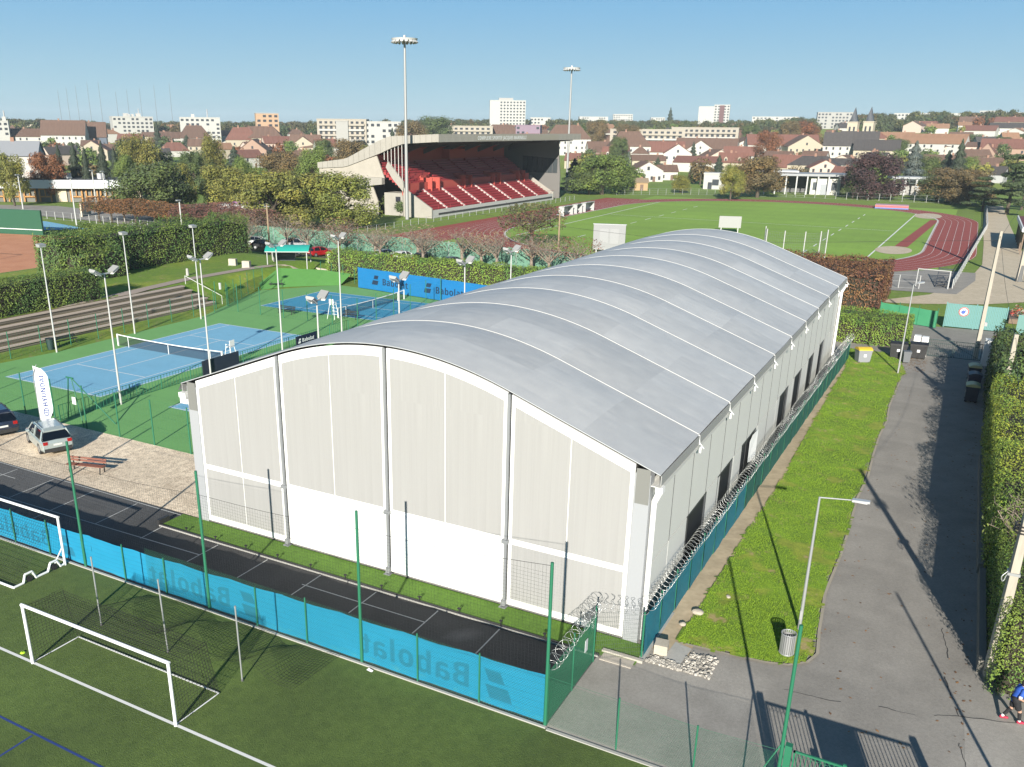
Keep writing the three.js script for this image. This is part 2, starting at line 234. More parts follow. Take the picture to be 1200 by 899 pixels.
part('lane_line', [0.1, 1.4, 2.7, 4.0, 5.3, 6.6, 7.9].map((k) => lineStrip(oval(R0 + k), 0.05, 0.012, true)), MG.line, track);
part('straight_extension', poly([[-86, -96], [-72.9, -96], [-72.9, -226], [-86, -226]], 0.004), MG.track, track);
part('lane_line', [-73.2, -74.6, -76, -77.4, -78.8, -80.2, -81.6, -83].map((x) => strip(x, -98, x, -224, 0.05, 0.016)), MG.line, track);
part('kerb_line', lineStrip(oval(R0 - 0.15), 0.3, 0.03, true), M([0.62, 0.6, 0.55], 0.9), track);
struct('jump_runway', poly([[-1.9, -146], [0.2, -146], [3.0, -205], [1.2, -205]], 0.004), MG.track);
struct('sand_pit', poly(Array.from({ length: 20 }, (_, i) => [-1.6 + 2.9 * Math.cos(i * PI / 10), -140 + 6 * Math.sin(i * PI / 10)]), 0.008), MG.dirt.clone());
scene.children[scene.children.length - 1].material.vertexColors = false;
struct('sand_pit', poly(Array.from({ length: 20 }, (_, i) => [0.2 + 3.0 * Math.cos(i * PI / 10), -216 + 8 * Math.sin(i * PI / 10)]), 0.008), scene.children[scene.children.length - 1].material);
struct('hard_standing', poly([[-12, -93.5], [9, -96.5], [11, -110], [11, -118], [5, -118], [-5, -106], [-12, -102]], -0.01), MG.asphalt.clone());
scene.children[scene.children.length - 1].material.vertexColors = false;
struct('dirt_path', (() => { const a = [[1, -86, 3.5], [7, -90, 5], [12, -96, 6], [14.5, -110, 4.5], [15, -130, 3.2], [14.8, -160, 2.8], [14.5, -200, 2.6], [14.5, -262, 2.2]]; const q = []; for (let i = 0; i < a.length - 1; i++) { const [x0, z0, w0] = a[i], [x1, z1, w1] = a[i + 1]; q.push([[x0 - w0, -0.012, z0 + 1.5], [x0 + w0, -0.012, z0 - 0.5], [x1 + w1, -0.012, z1 - 0.5], [x1 - w1, -0.012, z1 + 1.5]]); } const g = quadsGeo(q); const p = g.attributes.position, uv = g.attributes.uv; for (let i = 0; i < p.count; i++) uv.setXY(i, p.getX(i), -p.getZ(i)); return g; })(), scene.children[scene.children.indexOf(fieldMarks)].material === MG.field ? MT(T.dirt, 0.95) : MG.dirt);
// ---------- lane, yard and verge beside the hall ----------
const edgeZ = (z) => 6.0 + 0.25 * Math.sin(z * 0.09);
const roadTint = (x, z) => { let t = 0.82 + 0.38 * fbm(x * 0.35, z * 0.2, 81); if (x > 6.6 && x < 11.3) t *= 0.96; if (z > -0.5 && x < 5) t *= 1.12 + 0.1 * fbm(x * 2, z * 2, 82); return t; };
const asphalt = struct('lane', sheet(-1.05, 40, -62, 6.5, -0.004, 0.8, roadTint), MG.asphalt);
const jag = (P, w, y) => { const o = []; for (let i = 0; i + 1 < P.length; i++) for (let k = 0; k < 9; k++) { const t = k / 9, x = lerp(P[i][0], P[i + 1][0], t), z = lerp(P[i][1], P[i + 1][1], t); o.push([x + 0.14 * (fbm(x * 5, z * 5, 97) - 0.5), z + 0.14 * (fbm(x * 5, z * 5, 98) - 0.5)]); } const g = []; for (let i = 0; i + 4 < o.length; i += 4) if (hash2(i, 7, 3) > 0.16) g.push(lineStrip(o.slice(i, i + 5), w * (0.5 + hash2(i, 3, 9)), y)); return merge(g); };
part('crack', [jag([[4.6, 0.6], [5.8, 0.2], [7.2, 0.1], [8.6, -0.4], [9.9, -0.5], [11.2, -1.2], [12.6, -1.6], [13.4, -1.9]], 0.03, 0.003), jag([[10.6, -8.6], [10.5, -7.2], [10.8, -5.4], [10.7, -3.8], [11.0, -2.2], [11.3, -1.1]], 0.035, 0.0036), jag([[11.3, -1.1], [11.3, 0.6], [11.6, 2], [11.5, 4], [11.9, 6]], 0.03, 0.0036)], M([0.05, 0.05, 0.05], 0.95), asphalt);
part('patch', poly([[11.4, -1.2], [13.6, -2.0], [40, -2.2], [40, 6.2], [11.6, 6.2]], 0.001), MT(T.asphalt, 0.9, { color: col([1.25, 1.25, 1.25]) }), asphalt);
struct('lane', poly([[6.4, -62], [14, -62], [14, -74], [3, -73]], -0.003), MT(T.asphalt, 0.9, { color: col([0.85, 0.85, 0.85]) }));
{
  const pts = [[1.35, -0.9], [3.2, -1.05], [4.6, -1.2], [5.4, -1.45], [6.0, -2.0], [6.25, -2.8], [6.05, -4.6], [5.8, -8]]; for (let z = -12; z > -51; z -= 4) pts.push([5.85 + 0.1 * Math.sin(z), z]); pts.push([6.2, -51], [5.6, -55], [4.0, -58], [0.9, -58]); pts.push([1.6, -50], [1.55, -40], [1.6, -30], [1.7, -20], [1.5, -12], [1.45, -6]);
  const inside = (x, z) => { let c = false; for (let i = 0, j = pts.length - 1; i < pts.length; j = i++) { const [xi, zi] = pts[i], [xj, zj] = pts[j]; if ((zi > z) !== (zj > z) && x < (xj - xi) * (z - zi) / (zj - zi) + xi) c = !c; } return c; };
  const g = sheet(0.9, 6.4, -58.4, -0.8, 0.05, 0.18, (x, z) => { const bare = sstep(fbm(x * 0.9, z * 0.9, 91), 0.58, 0.68); const t = 0.62 + 0.75 * fbm(x * 0.7, z * 0.7, 92, 5); return mixc([t * 0.95, t * 1.05, t * 0.8], [2.3, 1.5, 2.4], bare * 0.5); }, (x, z) => 0.05 * fbm(x, z, 93));
  const ix = [], P = g.attributes.position; const old = g.index.array; for (let i = 0; i < old.length; i += 3) { const x = (P.getX(old[i]) + P.getX(old[i + 1]) + P.getX(old[i + 2])) / 3, z = (P.getZ(old[i]) + P.getZ(old[i + 1]) + P.getZ(old[i + 2])) / 3; const j = 0.25 * (fbm(x * 2.5, z * 2.5, 94) - 0.5) * 2; if (inside(x + j, z + j)) ix.push(old[i], old[i + 1], old[i + 2]); } g.setIndex(ix);
  struct('verge', g, MG.grass);
  struct('kerb', lineStrip(pts.slice(0, 18).map(([x, z]) => [x + 0.1, z + 0.04]), 0.12, 0.055), MT(T.conc, 0.9, { color: col([0.9, 0.82, 0.7]) }));
  struct('bare_earth', sheet(0.5, 2.0, -57, 0.0, 0.012, 0.5, mottle(95, 1.2, 0.6)), MT(T.dirt, 0.95, { color: col([0.82, 0.78, 0.72]), vertexColors: true }));
  // grass blades on the verge
  const n = 42000, blade = quadsGeo([[[-0.012, 0, 0], [0.012, 0, 0], [0.006, 0.07, 0.02], [-0.006, 0.07, 0.02]], [[0, 0, -0.012], [0, 0, 0.012], [0.02, 0.055, 0.006], [0.02, 0.055, -0.006]], [[-0.02, 0, -0.01], [0.0, 0, -0.02], [-0.03, 0.06, -0.03], [-0.035, 0.06, -0.025]]]);
  const im = new THREE.InstancedMesh(blade, M([1, 1, 1], 0.9), n), m4 = new THREE.Matrix4(), q = new THREE.Quaternion(), c = new THREE.Color(); seed(77); let k = 0;
  for (let t = 0; t < n * 4 && k < n; t++) { const x = rr(1.2, 6.3), z = -0.8 - 57 * Math.pow(rnd(), 1.7); if (!inside(x, z) || rnd() < sstep(fbm(x * 0.9, z * 0.9, 91), 0.5, 0.72)) continue; q.setFromAxisAngle(V(0, 1, 0), rr(0, 6.28)); const s = rr(0.5, 1.1); m4.compose(V(x, 0.06, z), q, V(s, s, s)); im.setMatrixAt(k, m4); const u = rnd(); c.setRGB(lerp(0.13, 0.26, u), lerp(0.23, 0.40, u), 0.02); im.setColorAt(k, c); k++; }
  im.count = k; im.name = 'grass'; im.userData = { label: 'short uneven grass growing on the verge beside the lane', category: 'grass', kind: 'stuff' }; im.castShadow = true; scene.add(im);
}
// ---------- the tennis hall: arched membrane roof on a steel frame ----------
const steel = M([0.50, 0.51, 0.52], 0.45, { metalness: 0.5 }), zinc = M([0.33, 0.34, 0.35], 0.55, { metalness: 0.4 }), white = M([0.82, 0.82, 0.80], 0.55), offwhite = M([0.74, 0.73, 0.69], 0.6);
const clothMap = tex(256, (u, v, n) => { const k = 0.15 * n(128, 113) + 0.5 * vnoise(u * 64, v * 3, 116, 64) + 0.2 * vnoise(u * 16, v * 2, 117, 16) + 0.15 * n(4, 115); return mixc([0.318, 0.312, 0.302], [0.37, 0.364, 0.353], k); }); clothMap.repeat.set(0.35, 0.12);
const cloth = MT(clothMap, 0.6), sideMap = tex(256, (u, v, n) => { const k = 0.25 * n(128, 213) + 0.45 * n(64, 214) + 0.3 * n(4, 215); return mixc([0.70, 0.69, 0.645], [0.76, 0.75, 0.71], k); }), clothSide = MT(sideMap, 0.6);  // side cloth painted paler than the front to offset its weaker sun
const HW = 11.7, HE = 7.3, HR = 10.55, HL = 53;
function roofY(s) { // s: distance from the ridge line, straight slopes that round over at the top
  const a = Math.abs(s), k = 0.368; const line = HE + (HW - a) * k; if (a > 5.6) return line; const t = a / 5.6; const y0 = HE + (HW - 5.6) * k; return y0 + (HR - y0) * (1 - t * t) + (0.0) * t; }
const hall = thing('tennis_hall', 'long cream tennis hall with arched grey membrane roof and white front panels', 'sports hall');
{
  const toX = (s) => s - HW;   // s from -HW to HW
  // front: four bays, cream cloth framed in white
  const edge = [[-HW, -5.85], [-5.85, 0], [0, 5.85], [5.85, HW]];
  const shapeGeo = (pts, z, d) => { const s = new THREE.Shape(pts.map((p) => new THREE.Vector2(p[0], p[1]))); const g = new THREE.ExtrudeGeometry(s, { depth: d, bevelEnabled: false }); g.translate(-HW, 0, z); return g; };
  const topRun = (a, b, drop, n = 14) => Array.from({ length: n + 1 }, (_, i) => { const s = lerp(a, b, i / n); return [s, roofY(s) - drop]; });
  for (let i = 0; i < 4; i++) {
    const [a0, b0] = edge[i], a = a0 + (i ? 0.09 : 0.62), b = b0 - (i < 3 ? 0.09 : 0.62), full = i === 1 || i === 2;
    const name = 'front_panel';
    // backing of white border material, then the cloth fields proud of it
    const bay = part(name, shapeGeo([[a, 0.12], [b, 0.12], ...topRun(a, b, 0.06).reverse()], -0.12, 0.1), white, hall);
    const m = 0.16, top = 0.46, mid = 3.1;
    const mid2 = (a + b) / 2;
    for (const [p, q] of [[a + m, mid2 - 0.02], [mid2 + 0.02, b - m]]) part('cloth_field', shapeGeo([[p, mid + 0.12], [q, mid + 0.12], ...topRun(p, q, top).reverse()], -0.02, 0.012), cloth, bay);
    if (!full) for (const [p, q] of [[a + m, mid2 - 0.02], [mid2 + 0.02, b - m]]) part('cloth_field', shapeGeo([[p, 0.42], [q, 0.42], [q, mid - 0.14], [p, mid - 0.14]], -0.02, 0.012), cloth, bay);
    else part('lower_panel', shapeGeo([[a + 0.03, 0.14], [b - 0.03, 0.14], [b - 0.03, mid], [a + 0.03, mid]], -0.02, 0.02), white, bay);
  }
  for (const s of [-5.85, 0, 5.85]) { const p = part('front_post', slab(toX(s) - 0.055, toX(s) + 0.055, 0, roofY(s) - 0.05, -0.02, 0.09), zinc, hall); part('base_plate', slab(toX(s) - 0.16, toX(s) + 0.16, 0.03, 0.06, -0.04, 0.26), zinc, p); part('clamp', slab(toX(s) - 0.14, toX(s) + 0.14, 3.0, 3.16, 0.0, 0.17), zinc, p); part('clamp', slab(toX(s) - 0.1, toX(s) + 0.1, 0.1, 0.35, 0.0, 0.17), zinc, p); }
  for (const s of [-1, 1]) { const x0 = toX(s * HW), x1 = toX(s * (HW - 0.6)); const c = part('corner_column', slab(Math.min(x0, x1), Math.max(x0, x1), 0, HE - 0.15, -0.5, -0.01), M([0.36, 0.37, 0.385], 0.5), hall); part('head_plate', slab(Math.min(x0, x1) + 0.05, Math.max(x0, x1) - 0.02, HE - 1.35, HE + 0.05, -0.02, 0.015), M([0.2, 0.2, 0.185], 0.6), c); }
  // roof: ten membrane bays, each swelling a little between its ribs
  const wrinkle = bumpTex(128, (u, v, n) => 0.7 * n(4, 301) + 0.3 * n(12, 302)); wrinkle.repeat.set(0.16, 0.3);
  const membr = [0, 1, 2].map((k) => MT((() => { const t = tex(128, (u, v, n) => { const c = 0.3 * n(64, 123 + k) + 0.7 * n(8, 124 + k); return mixc([0.455, 0.455, 0.455], [0.525, 0.523, 0.515], c); }); t.repeat.set(0.25, 0.25); return t; })(), 0.5, { color: col([0.95 + k * 0.045, 0.95 + k * 0.045, 0.95 + k * 0.045]), bumpMap: wrinkle, bumpScale: 0.02 }));
  const dropMat = M([0.34, 0.34, 0.33], 0.6);
  const rib = M([0.46, 0.46, 0.455], 0.6);
  const bayL = HL / 10, cuts = [-12.05, -8.9, -5.6, -1.9, 1.9, 5.6, 8.9, 12.05];
  seed(5);
  for (let b = 0; b < 10; b++) {
    const z0 = -b * bayL, z1 = -(b + 1) * bayL;
    const bayMesh = part('roof_bay', roofPatch(-12.3, -12.05, z0, z1), membr[0], hall);
    for (let c = 0; c < 7; c++) for (let h = 0; h < 2; h++) part('membrane_sheet', roofPatch(cuts[c], cuts[c + 1], lerp(z0, z1, h * 0.5) , lerp(z0, z1, h * 0.5 + 0.5), z0, z1), membr[Math.floor(rnd() * 3)], bayMesh);
    for (const q of [1, -1]) part('eave_drop', slab(toX(q * 12.05), toX(q * 12.09), HE - 0.5, HE - 0.12, z1 + 0.06, z0 - 0.06), dropMat, bayMesh);
  }
  function roofPatch(s0, s1, z0, z1, za = z0, zb = z1) {
    const ns = Math.max(2, Math.round(Math.abs(s1 - s0) / 0.45)), nz = 6, p = [], uv = [], ix = [];
    for (let j = 0; j <= nz; j++) for (let i = 0; i <= ns; i++) { const s = lerp(s0, s1, i / ns), z = lerp(z0, z1, j / nz), t = (z - za) / (zb - za); const swell = 0.10 * Math.sin(PI * t) * sstep(Math.abs(s), 12.2, 8) + 0.03 * Math.sin(PI * t) * Math.sin(s * 1.1 + za); p.push(toX(s), roofY(Math.min(12.05, Math.max(-12.05, s))) + swell + 0.05 - Math.max(0, Math.abs(s) - 12.05) * 1.6, z); uv.push(s * 1.0, z); }
    for (let j = 0; j < nz; j++) for (let i = 0; i < ns; i++) { const a = j * (ns + 1) + i; ix.push(a, a + 1, a + ns + 1, a + 1, a + ns + 2, a + ns + 1); }
    const g = new THREE.BufferGeometry(); g.setAttribute('position', new THREE.Float32BufferAttribute(p, 3)); g.setAttribute('uv', new THREE.Float32BufferAttribute(uv, 2)); g.setIndex(ix); g.computeVertexNormals(); return g;
  }
  for (let b = 0; b <= 10; b++) {
    const z = -b * bayL, pts = []; for (let i = 0; i <= 60; i++) { const s = lerp(-12.05, 12.05, i / 60); pts.push(V(toX(s), roofY(s) + 0.055, z)); }
    const r = part('roof_rib', tube(pts, b % 10 ? 0.028 : 0.026, 90, 6), b % 10 ? rib : M([0.42, 0.43, 0.44], 0.5), hall);
    if (b > 0) part('rib_bracket', [bar(V(toX(12.05), HE - 0.1, z), V(toX(12.1), HE - 0.5, z), 0.05, 0.05), bar(V(toX(12.08), HE - 0.42, z), V(toX(12.3), HE - 0.66, z), 0.035, 0.035), slab(toX(12.13), toX(12.2), HE - 0.86, HE - 0.6, z - 0.05, z + 0.05)], white, r);
  }
  // side walls: two cream panels to a bay, gutter above, openings painted dark below
  const seamM = M([0.07, 0.07, 0.07], 0.7);
  const openZ = [[-6.2, -9.5], [-11.7, -14.7], [-16.9, -20.4], [-27.6, -30.6], [-33.0, -35.8], [-38.9, -41.3], [-44.2, -46.4]];
  for (const side of [1, -1]) {
    const X = (o) => side > 0 ? o : -2 * HW - o, nPan = 18, pl = (HL - 0.8) / nPan;
    const wall = part('side_wall', slab(X(-0.16), X(-0.1), 0, HE - 0.5, -HL + 0.1, -0.52), M([0.012, 0.013, 0.016], 0.6), hall);  // backing painted near-black, standing for the shade inside the openings
    for (let i = 0; i < nPan; i++) {
      const z0 = -0.55 - i * pl, z1 = z0 - pl, m = 0.018;
      part('wall_panel', slab(X(-0.06), X(-0.03), 3.06, HE - 0.45, z1 + m, z0 - m), clothSide, wall);
      const cut = side > 0 ? openZ.map(([p, q]) => [Math.min(z0 - m, p), Math.max(z1 + m, q)]).find(([p, q]) => p - q > 0.08) : null;
      const lows = cut ? [[z0 - m, cut[0]], [cut[1], z1 + m]] : [[z0 - m, z1 + m]];
      for (const [p, q] of lows) if (p - q > 0.05) part('lower_panel', slab(X(-0.06), X(-0.034), 0.1, 3.0, q, p), clothSide, wall);
      if (i) part('seam_strip', slab(X(-0.03), X(-0.018), i % 2 ? 3.06 : 0.1, HE - 0.45, z0 - 0.022, z0 + 0.022), seamM, wall);
    }
    part('gutter', [slab(X(0.16), X(0.34), HE - 0.76, HE - 0.6, -HL + 0.1, -0.1), slab(X(-0.1), X(0.16), HE - 0.62, HE - 0.58, -HL + 0.1, -0.1)], M([0.62, 0.61, 0.58], 0.55), hall);
    for (const z of [-0.3, -HL + 0.15]) part('downpipe', [rod(V(X(0.3), HE - 0.8, z), V(X(0.12), HE - 1.3, z), 0.14, 0.12, 14), rod(V(X(0.12), HE - 1.25, z), V(X(0.12), 0.1, z), 0.11, 0.11, 14), slab(X(0.16), X(0.44), HE - 0.85, HE - 0.62, z - 0.16, z + 0.16)], white, hall);
    if (side > 0) {
      openZ.forEach(([p, q], i) => { const d = part('opening', slab(-0.5, -0.46, 0.1, 3.0, q, p), M([0.012, 0.014, 0.02], 0.25), hall); part('opening_frame', [slab(-0.1, -0.02, 2.96, 3.04, q, p), slab(-0.1, -0.02, 0.1, 3.0, p - 0.06, p), slab(-0.1, -0.02, 0.1, 3.0, q, q + 0.06)], M([0.05, 0.055, 0.06], 0.5), d); if (i < 3) part('door_glass', slab(-0.2, -0.19, 0.2, 2.9, q + 0.2, p - 1.2), new THREE.MeshPhysicalMaterial({ color: 0x223344, roughness: 0.05, metalness: 0.0, clearcoat: 1 }), d); });
      part('loose_flap', quadsGeo([[[0.05, 1.5, -18.6], [0.25, 1.35, -19.7], [0.1, 2.95, -20.5], [-0.02, 2.6, -19.0]], [[0.05, 1.5, -18.6], [-0.02, 2.6, -19.0], [0.02, 2.9, -19.4], [0.1, 2.95, -20.5]]]), white, hall);
    }
  }
  part('back_wall', shapeGeo([[-HW, 0], [HW, 0], ...topRun(-HW, HW, 0.05, 40).reverse()], -HL + 0.02, 0.06), cloth, hall);
  // a small floodlight box and bracket on the court-side corner
  part('wall_lamp', [slab(-23.95, -23.5, 6.5, 6.75, -0.35, 0.05), slab(-24.05, -23.6, 6.15, 6.42, -0.5, -0.1)], white, hall);
}
// ---------- near fences, goals, posts ----------
const greenPaint = M([0.02, 0.16, 0.085], 0.5), greenWire = M([0.025, 0.17, 0.09], 0.6), galv = M([0.45, 0.46, 0.46], 0.45, { metalness: 0.5 }), blackNet = M([0.015, 0.015, 0.015], 0.9), goalWhite = M([0.82, 0.82, 0.82], 0.4);
const wireMat = M([0.09, 0.09, 0.085], 0.7), razorMat = M([0.62, 0.63, 0.62], 0.35, { metalness: 0.7 });
const bannerTex = (w, h, draw) => { const t = canvasTex(w, h, draw); return t; };
function logo(x, X, Y, S, fill) { x.fillStyle = fill; const q = (a) => { x.beginPath(); a.forEach(([u, v], i) => i ? x.lineTo(X + u * S, Y + v * S) : x.moveTo(X + u * S, Y + v * S)); x.closePath(); x.fill(); }; q([[0.42, 0], [1.0, 0], [0.84, 0.4], [0.26, 0.4]]); q([[0.16, 0.54], [0.96, 0.54], [0.80, 1.0], [0.0, 1.0]]); }
// wind cloth seen from its back: the print shows through reversed
function tarpTex(seedN, withText) {
  return bannerTex(1024, 160, (x, w, h) => {
    seed(seedN); x.fillStyle = 'rgb(8,130,168)'; x.fillRect(0, 0, w, h);
    for (let i = 0; i < 900; i++) { const v = rr(-12, 12); x.fillStyle = `rgba(${12 + v},${130 + v},${166 + v},0.3)`; x.fillRect(rr(0, w), rr(0, h), rr(3, 60), rr(1, 5)); }
    if (withText) { x.save(); x.translate(w, 0); x.scale(-1, 1); logo(x, 110, 36, 100, 'rgba(8,96,122,0.7)'); x.font = 'bold 118px sans-serif'; x.fillStyle = 'rgba(8,96,124,0.6)'; x.fillText('Babolat', 255, 128); x.restore(); }
    for (let y = 12; y < h; y += 21) { x.fillStyle = 'rgba(6,70,80,0.35)'; x.fillRect(0, y, w, 1.2); }
    for (let i = 0; i < 60; i++) { x.fillStyle = 'rgba(120,150,150,0.18)'; x.fillRect(rr(0, w), h - rr(0, 26), rr(4, 40), rr(2, 10)); }
  });
}
function hangCloth(x0, x1, y0, y1a, y1b, z, mat, sag = 0.08, amp = 0.05, sd = 1) { // cloth along x, rippled, top edge sagging between posts
  const n = Math.round(Math.abs(x1 - x0) / 0.16), m = 7, p = [], uv = [], ix = [];
  for (let j = 0; j <= m; j++) for (let i = 0; i <= n; i++) { const t = i / n, x = lerp(x0, x1, t), top = lerp(y1a, y1b, t) - sag * Math.abs(Math.sin(t * PI * Math.round(Math.abs(x1 - x0) / 2.55))) - 0.05 * fbm(x * 0.8, 3, sd); p.push(x, lerp(y0 + 0.03 * fbm(x, 1, sd), top, j / m), z + amp * (fbm(x * 1.1, j * 0.5, sd + 5, 3) - 0.5)); uv.push(t, j / m); }
  for (let j = 0; j < m; j++) for (let i = 0; i < n; i++) { const a = j * (n + 1) + i; ix.push(a, a + 1, a + n + 1, a + 1, a + n + 2, a + n + 1); }
  const g = new THREE.BufferGeometry(); g.setAttribute('position', new THREE.Float32BufferAttribute(p, 3)); g.setAttribute('uv', new THREE.Float32BufferAttribute(uv, 2)); g.setIndex(ix); g.computeVertexNormals(); return g;
}
const diag = (x0, x1, y0, y1, z, s = 0.1) => { const l = []; const H = y1 - y0; for (let x = x0 - H; x < x1; x += s) { const a = Math.max(x, x0), b = Math.min(x + H, x1); if (b > a) { l.push([[a, y0 + a - x, z], [b, y0 + b - x, z]]); l.push([[a, y1 - (a - x), z], [b, y1 - (b - x), z]]); } } return l; };
{ // the long fence between pitch and strip: green posts, wind cloth, ball net above
  const f = thing('pitch_fence', 'green post fence hung with bright blue wind cloth along the football pitch', 'fence');
  const tall = [[-1.08, 6.2], [-8.67, 6.28], [-16.45, 6.25], [-24.13, 6.1], [-31.9, 6.1], [-39.7, 6.1]];
  for (const [x, h] of tall) part('tall_post', rod(V(x, 0, 6.4), V(x, h, 6.4), 0.065, 0.055, 10), greenPaint, f);
  for (let x = -3.62; x > -46; x -= 2.55) if (!tall.some(([t]) => Math.abs(t - x) < 0.6)) part('post', rod(V(x, 0, 6.42), V(x, x > -13 ? 2.05 : 1.8, 6.42), 0.032, 0.032, 8), greenPaint, f);
  const tm = [[-1.15, -12.4, 2.0, 1.85, 1], [-12.4, -23.6, 1.85, 1.68, 2], [-23.6, -34.8, 1.68, 1.7, 3], [-34.8, -46, 1.7, 1.7, 4]];
  tm.forEach(([a, b, ya, yb, s]) => part('wind_cloth', hangCloth(b, a, 0.06, yb, ya, 6.36, null, 0.07, 0.06, s), MT(s > 3 ? tarpTex(s, false) : tarpTex(s, true), 0.75, { transparent: false }), f));
  part('chain_mesh', wires([...diag(-20, -1.1, 0.05, 2.0, 6.44, 0.11)], 0.003), greenWire, f);
  for (let i = 0; i < tall.length - 1; i++) { // ball net
    const [a] = tall[i + 1], [b] = tall[i], yT = [6.1, 5.6, 5.25, 5.0, 5.0, 5.0], l = [], top = (x) => lerp(yT[i + 1], yT[i], (x - a) / (b - a)) - 0.12 * Math.sin(PI * (x - a) / (b - a));
    for (let x = a; x < b; x += 0.13) l.push([[x, 1.9, 6.43], [x, top(x), 6.43]]);
    for (let y = 1.9; y < 6; y += 0.13) { const c = []; for (let k = 0; k <= 4; k++) { const x = lerp(a, b, k / 4); if (top(x) > y) c.push([x, y - 0.05 * Math.sin(PI * k / 4), 6.43]); } for (let k = 0; k + 1 < c.length; k++) l.push([c[k], c[k + 1]]); }
    part('ball_net', wires(l, 0.0026), blackNet, f);
    part('top_cord', tube([V(a, top(a + 0.001) , 6.43), V((a + b) / 2, top((a + b) / 2), 6.43), V(b, top(b - 0.001), 6.43)], 0.008, 12, 4), blackNet, f);
  }
}
{ // low chain-link fence from the corner to the lane gate
  const f = thing('chain_link_fence', 'low green chain-link fence between the pitch corner and the lane gate', 'fence');
  for (const [x, h] of [[1.44, 2.0], [3.97, 1.9]]) part('post', rod(V(x, 0, 6.36), V(x, h, 6.36), 0.03, 0.03, 8), greenPaint, f);
  part('chain_mesh', wires(diag(-1.0, 6.3, 0.04, 1.85, 6.38, 0.075), 0.003), greenWire, f);
  part('tension_wire', tube([V(-1, 1.95, 6.38), V(1.44, 1.92, 6.38), V(3.97, 1.85, 6.38), V(6.35, 1.9, 6.3)], 0.006, 20, 4), greenWire, f);
}
function razor(f, a, b, r, turns, sd) { // coil of wire from a to b
  seed(sd); const pts = []; const n = turns * 10, d = new THREE.Vector3().subVectors(b, a), L = d.length(), u = d.clone().normalize(), s = V(-u.z, 0, u.x);
  for (let i = 0; i <= n; i++) { const t = i / n, w = i / 10 * 2 * PI; const R = r * (0.85 + 0.3 * fbm(t * turns * 0.7, sd, 3)); pts.push(a.clone().addScaledVector(d, t).addScaledVector(s, R * Math.cos(w)).add(V(0, R * Math.sin(w) + 0.05 * (fbm(t * turns * 0.4, 7, sd) - 0.5), 0)).addScaledVector(u, 0.08 * Math.sin(w * 2 + t * 40))); }
  part('razor_coil', new THREE.TubeGeometry(new THREE.CatmullRomCurve3(pts), n * 2, 0.0085, 4, false), razorMat, f);
}
const tealCloth = (sd) => MT(canvasTex(256, 64, (x, w, h) => { seed(sd); x.fillStyle = 'rgb(8,112,132)'; x.fillRect(0, 0, w, h); for (let i = 0; i < 300; i++) { const v = rr(-16, 16); x.fillStyle = `rgba(${10 + v},${112 + v},${130 + v},0.3)`; x.fillRect(rr(0, w), rr(0, h), rr(2, 30), rr(1, 10)); } }), 0.75);
const greenCloth = (sd) => MT(canvasTex(256, 64, (x, w, h) => { seed(sd); x.fillStyle = 'rgb(6,92,84)'; x.fillRect(0, 0, w, h); for (let i = 0; i < 300; i++) { const v = rr(-14, 14); x.fillStyle = `rgba(${8 + v},${92 + v},${82 + v},0.3)`; x.fillRect(rr(0, w), rr(0, h), rr(2, 30), rr(1, 10)); } }), 0.75);
{ // fence along the hall's long side
  const f = thing('cloth_fence', 'teal cloth fence topped with razor wire along the hall side', 'fence');
  const X = (z) => 0.46 + (0.8 - z) / 54.3 * 0.9;
  let i = 0; for (let z = 0.8; z > -54; z -= 2.02, i++) part('post', rod(V(X(z), 0, z), V(X(z), 1.95, z), 0.03, 0.03, 8), greenPaint, f);
  i = 0; const mats = [tealCloth(3), tealCloth(4), greenCloth(5), greenCloth(6)];
  for (let z = 0.8; z > -53.5; z -= 2.02, i++) { const z1 = z - 2.0, g = hangCloth(0, 2.0, 0.03, 1.86, 1.86, 0, null, 0.03, 0.05, i + 10); g.rotateY(PI / 2); g.translate(X(z) + 0.045, 0, z); part('cloth_panel', g, mats[(i > 7 ? 2 : 0) + i % 2], f); }
  razor(f, V(X(0.8), 2.12, 0.6), V(X(-54), 2.1, -53.6), 0.28, 150, 11);
  part('footing', slab(0.4, 0.62, -0.05, 0.05, -3, 1.1), MG.conc, f);
}
{ // corner return: dense green mesh, then an open welded panel
  const f = thing('mesh_corner_fence', 'green mesh fence with razor wire closing the dark strip beside the hall corner', 'fence');
  for (const z of [6.3, 4.1, 2.0]) part('post', rod(V(-1.06, 0, z), V(-1.06, 2.4, z), 0.032, 0.032, 8), greenPaint, f);
  const l = []; for (let z = 2.0; z < 6.3; z += 0.055) l.push([[-1.06, 0.05, z], [-1.06, 2.1, z]]); for (let y = 0.1; y < 2.15; y += 0.2) l.push([[-1.06, y, 2.0], [-1.06, y, 6.3]]);
  part('mesh_panel', wires(l, 0.0075), greenWire, f);
  const w = []; for (let k = 0; k <= 26; k++) { const t = k / 26; w.push([[lerp(-1.06, 0.46, t), 0.1, lerp(1.98, 0.85, t)], [lerp(-1.06, 0.46, t), 2.1, lerp(1.98, 0.85, t)]]); } for (let y = 0.1; y < 2.2; y += 0.2) w.push([[-1.06, y, 1.98], [0.46, y, 0.85]]);
  part('gate_panel', wires(w, 0.004), M([0.10, 0.14, 0.12], 0.6), f);
  part('post', rod(V(0.46, 0, 0.85), V(0.46, 2.0, 0.85), 0.04, 0.04, 8), greenPaint, f);
  part('notice_plate', slab(-1.0, -0.985, 1.05, 1.55, 2.9, 3.15), M([0.6, 0.62, 0.62], 0.6), f);
  razor(f, V(-1.06, 2.25, 6.2), V(-1.06, 2.45, 2.0), 0.24, 15, 21);
  razor(f, V(-1.06, 2.4, 2.0), V(0.46, 2.15, 0.85), 0.22, 7, 22);
}
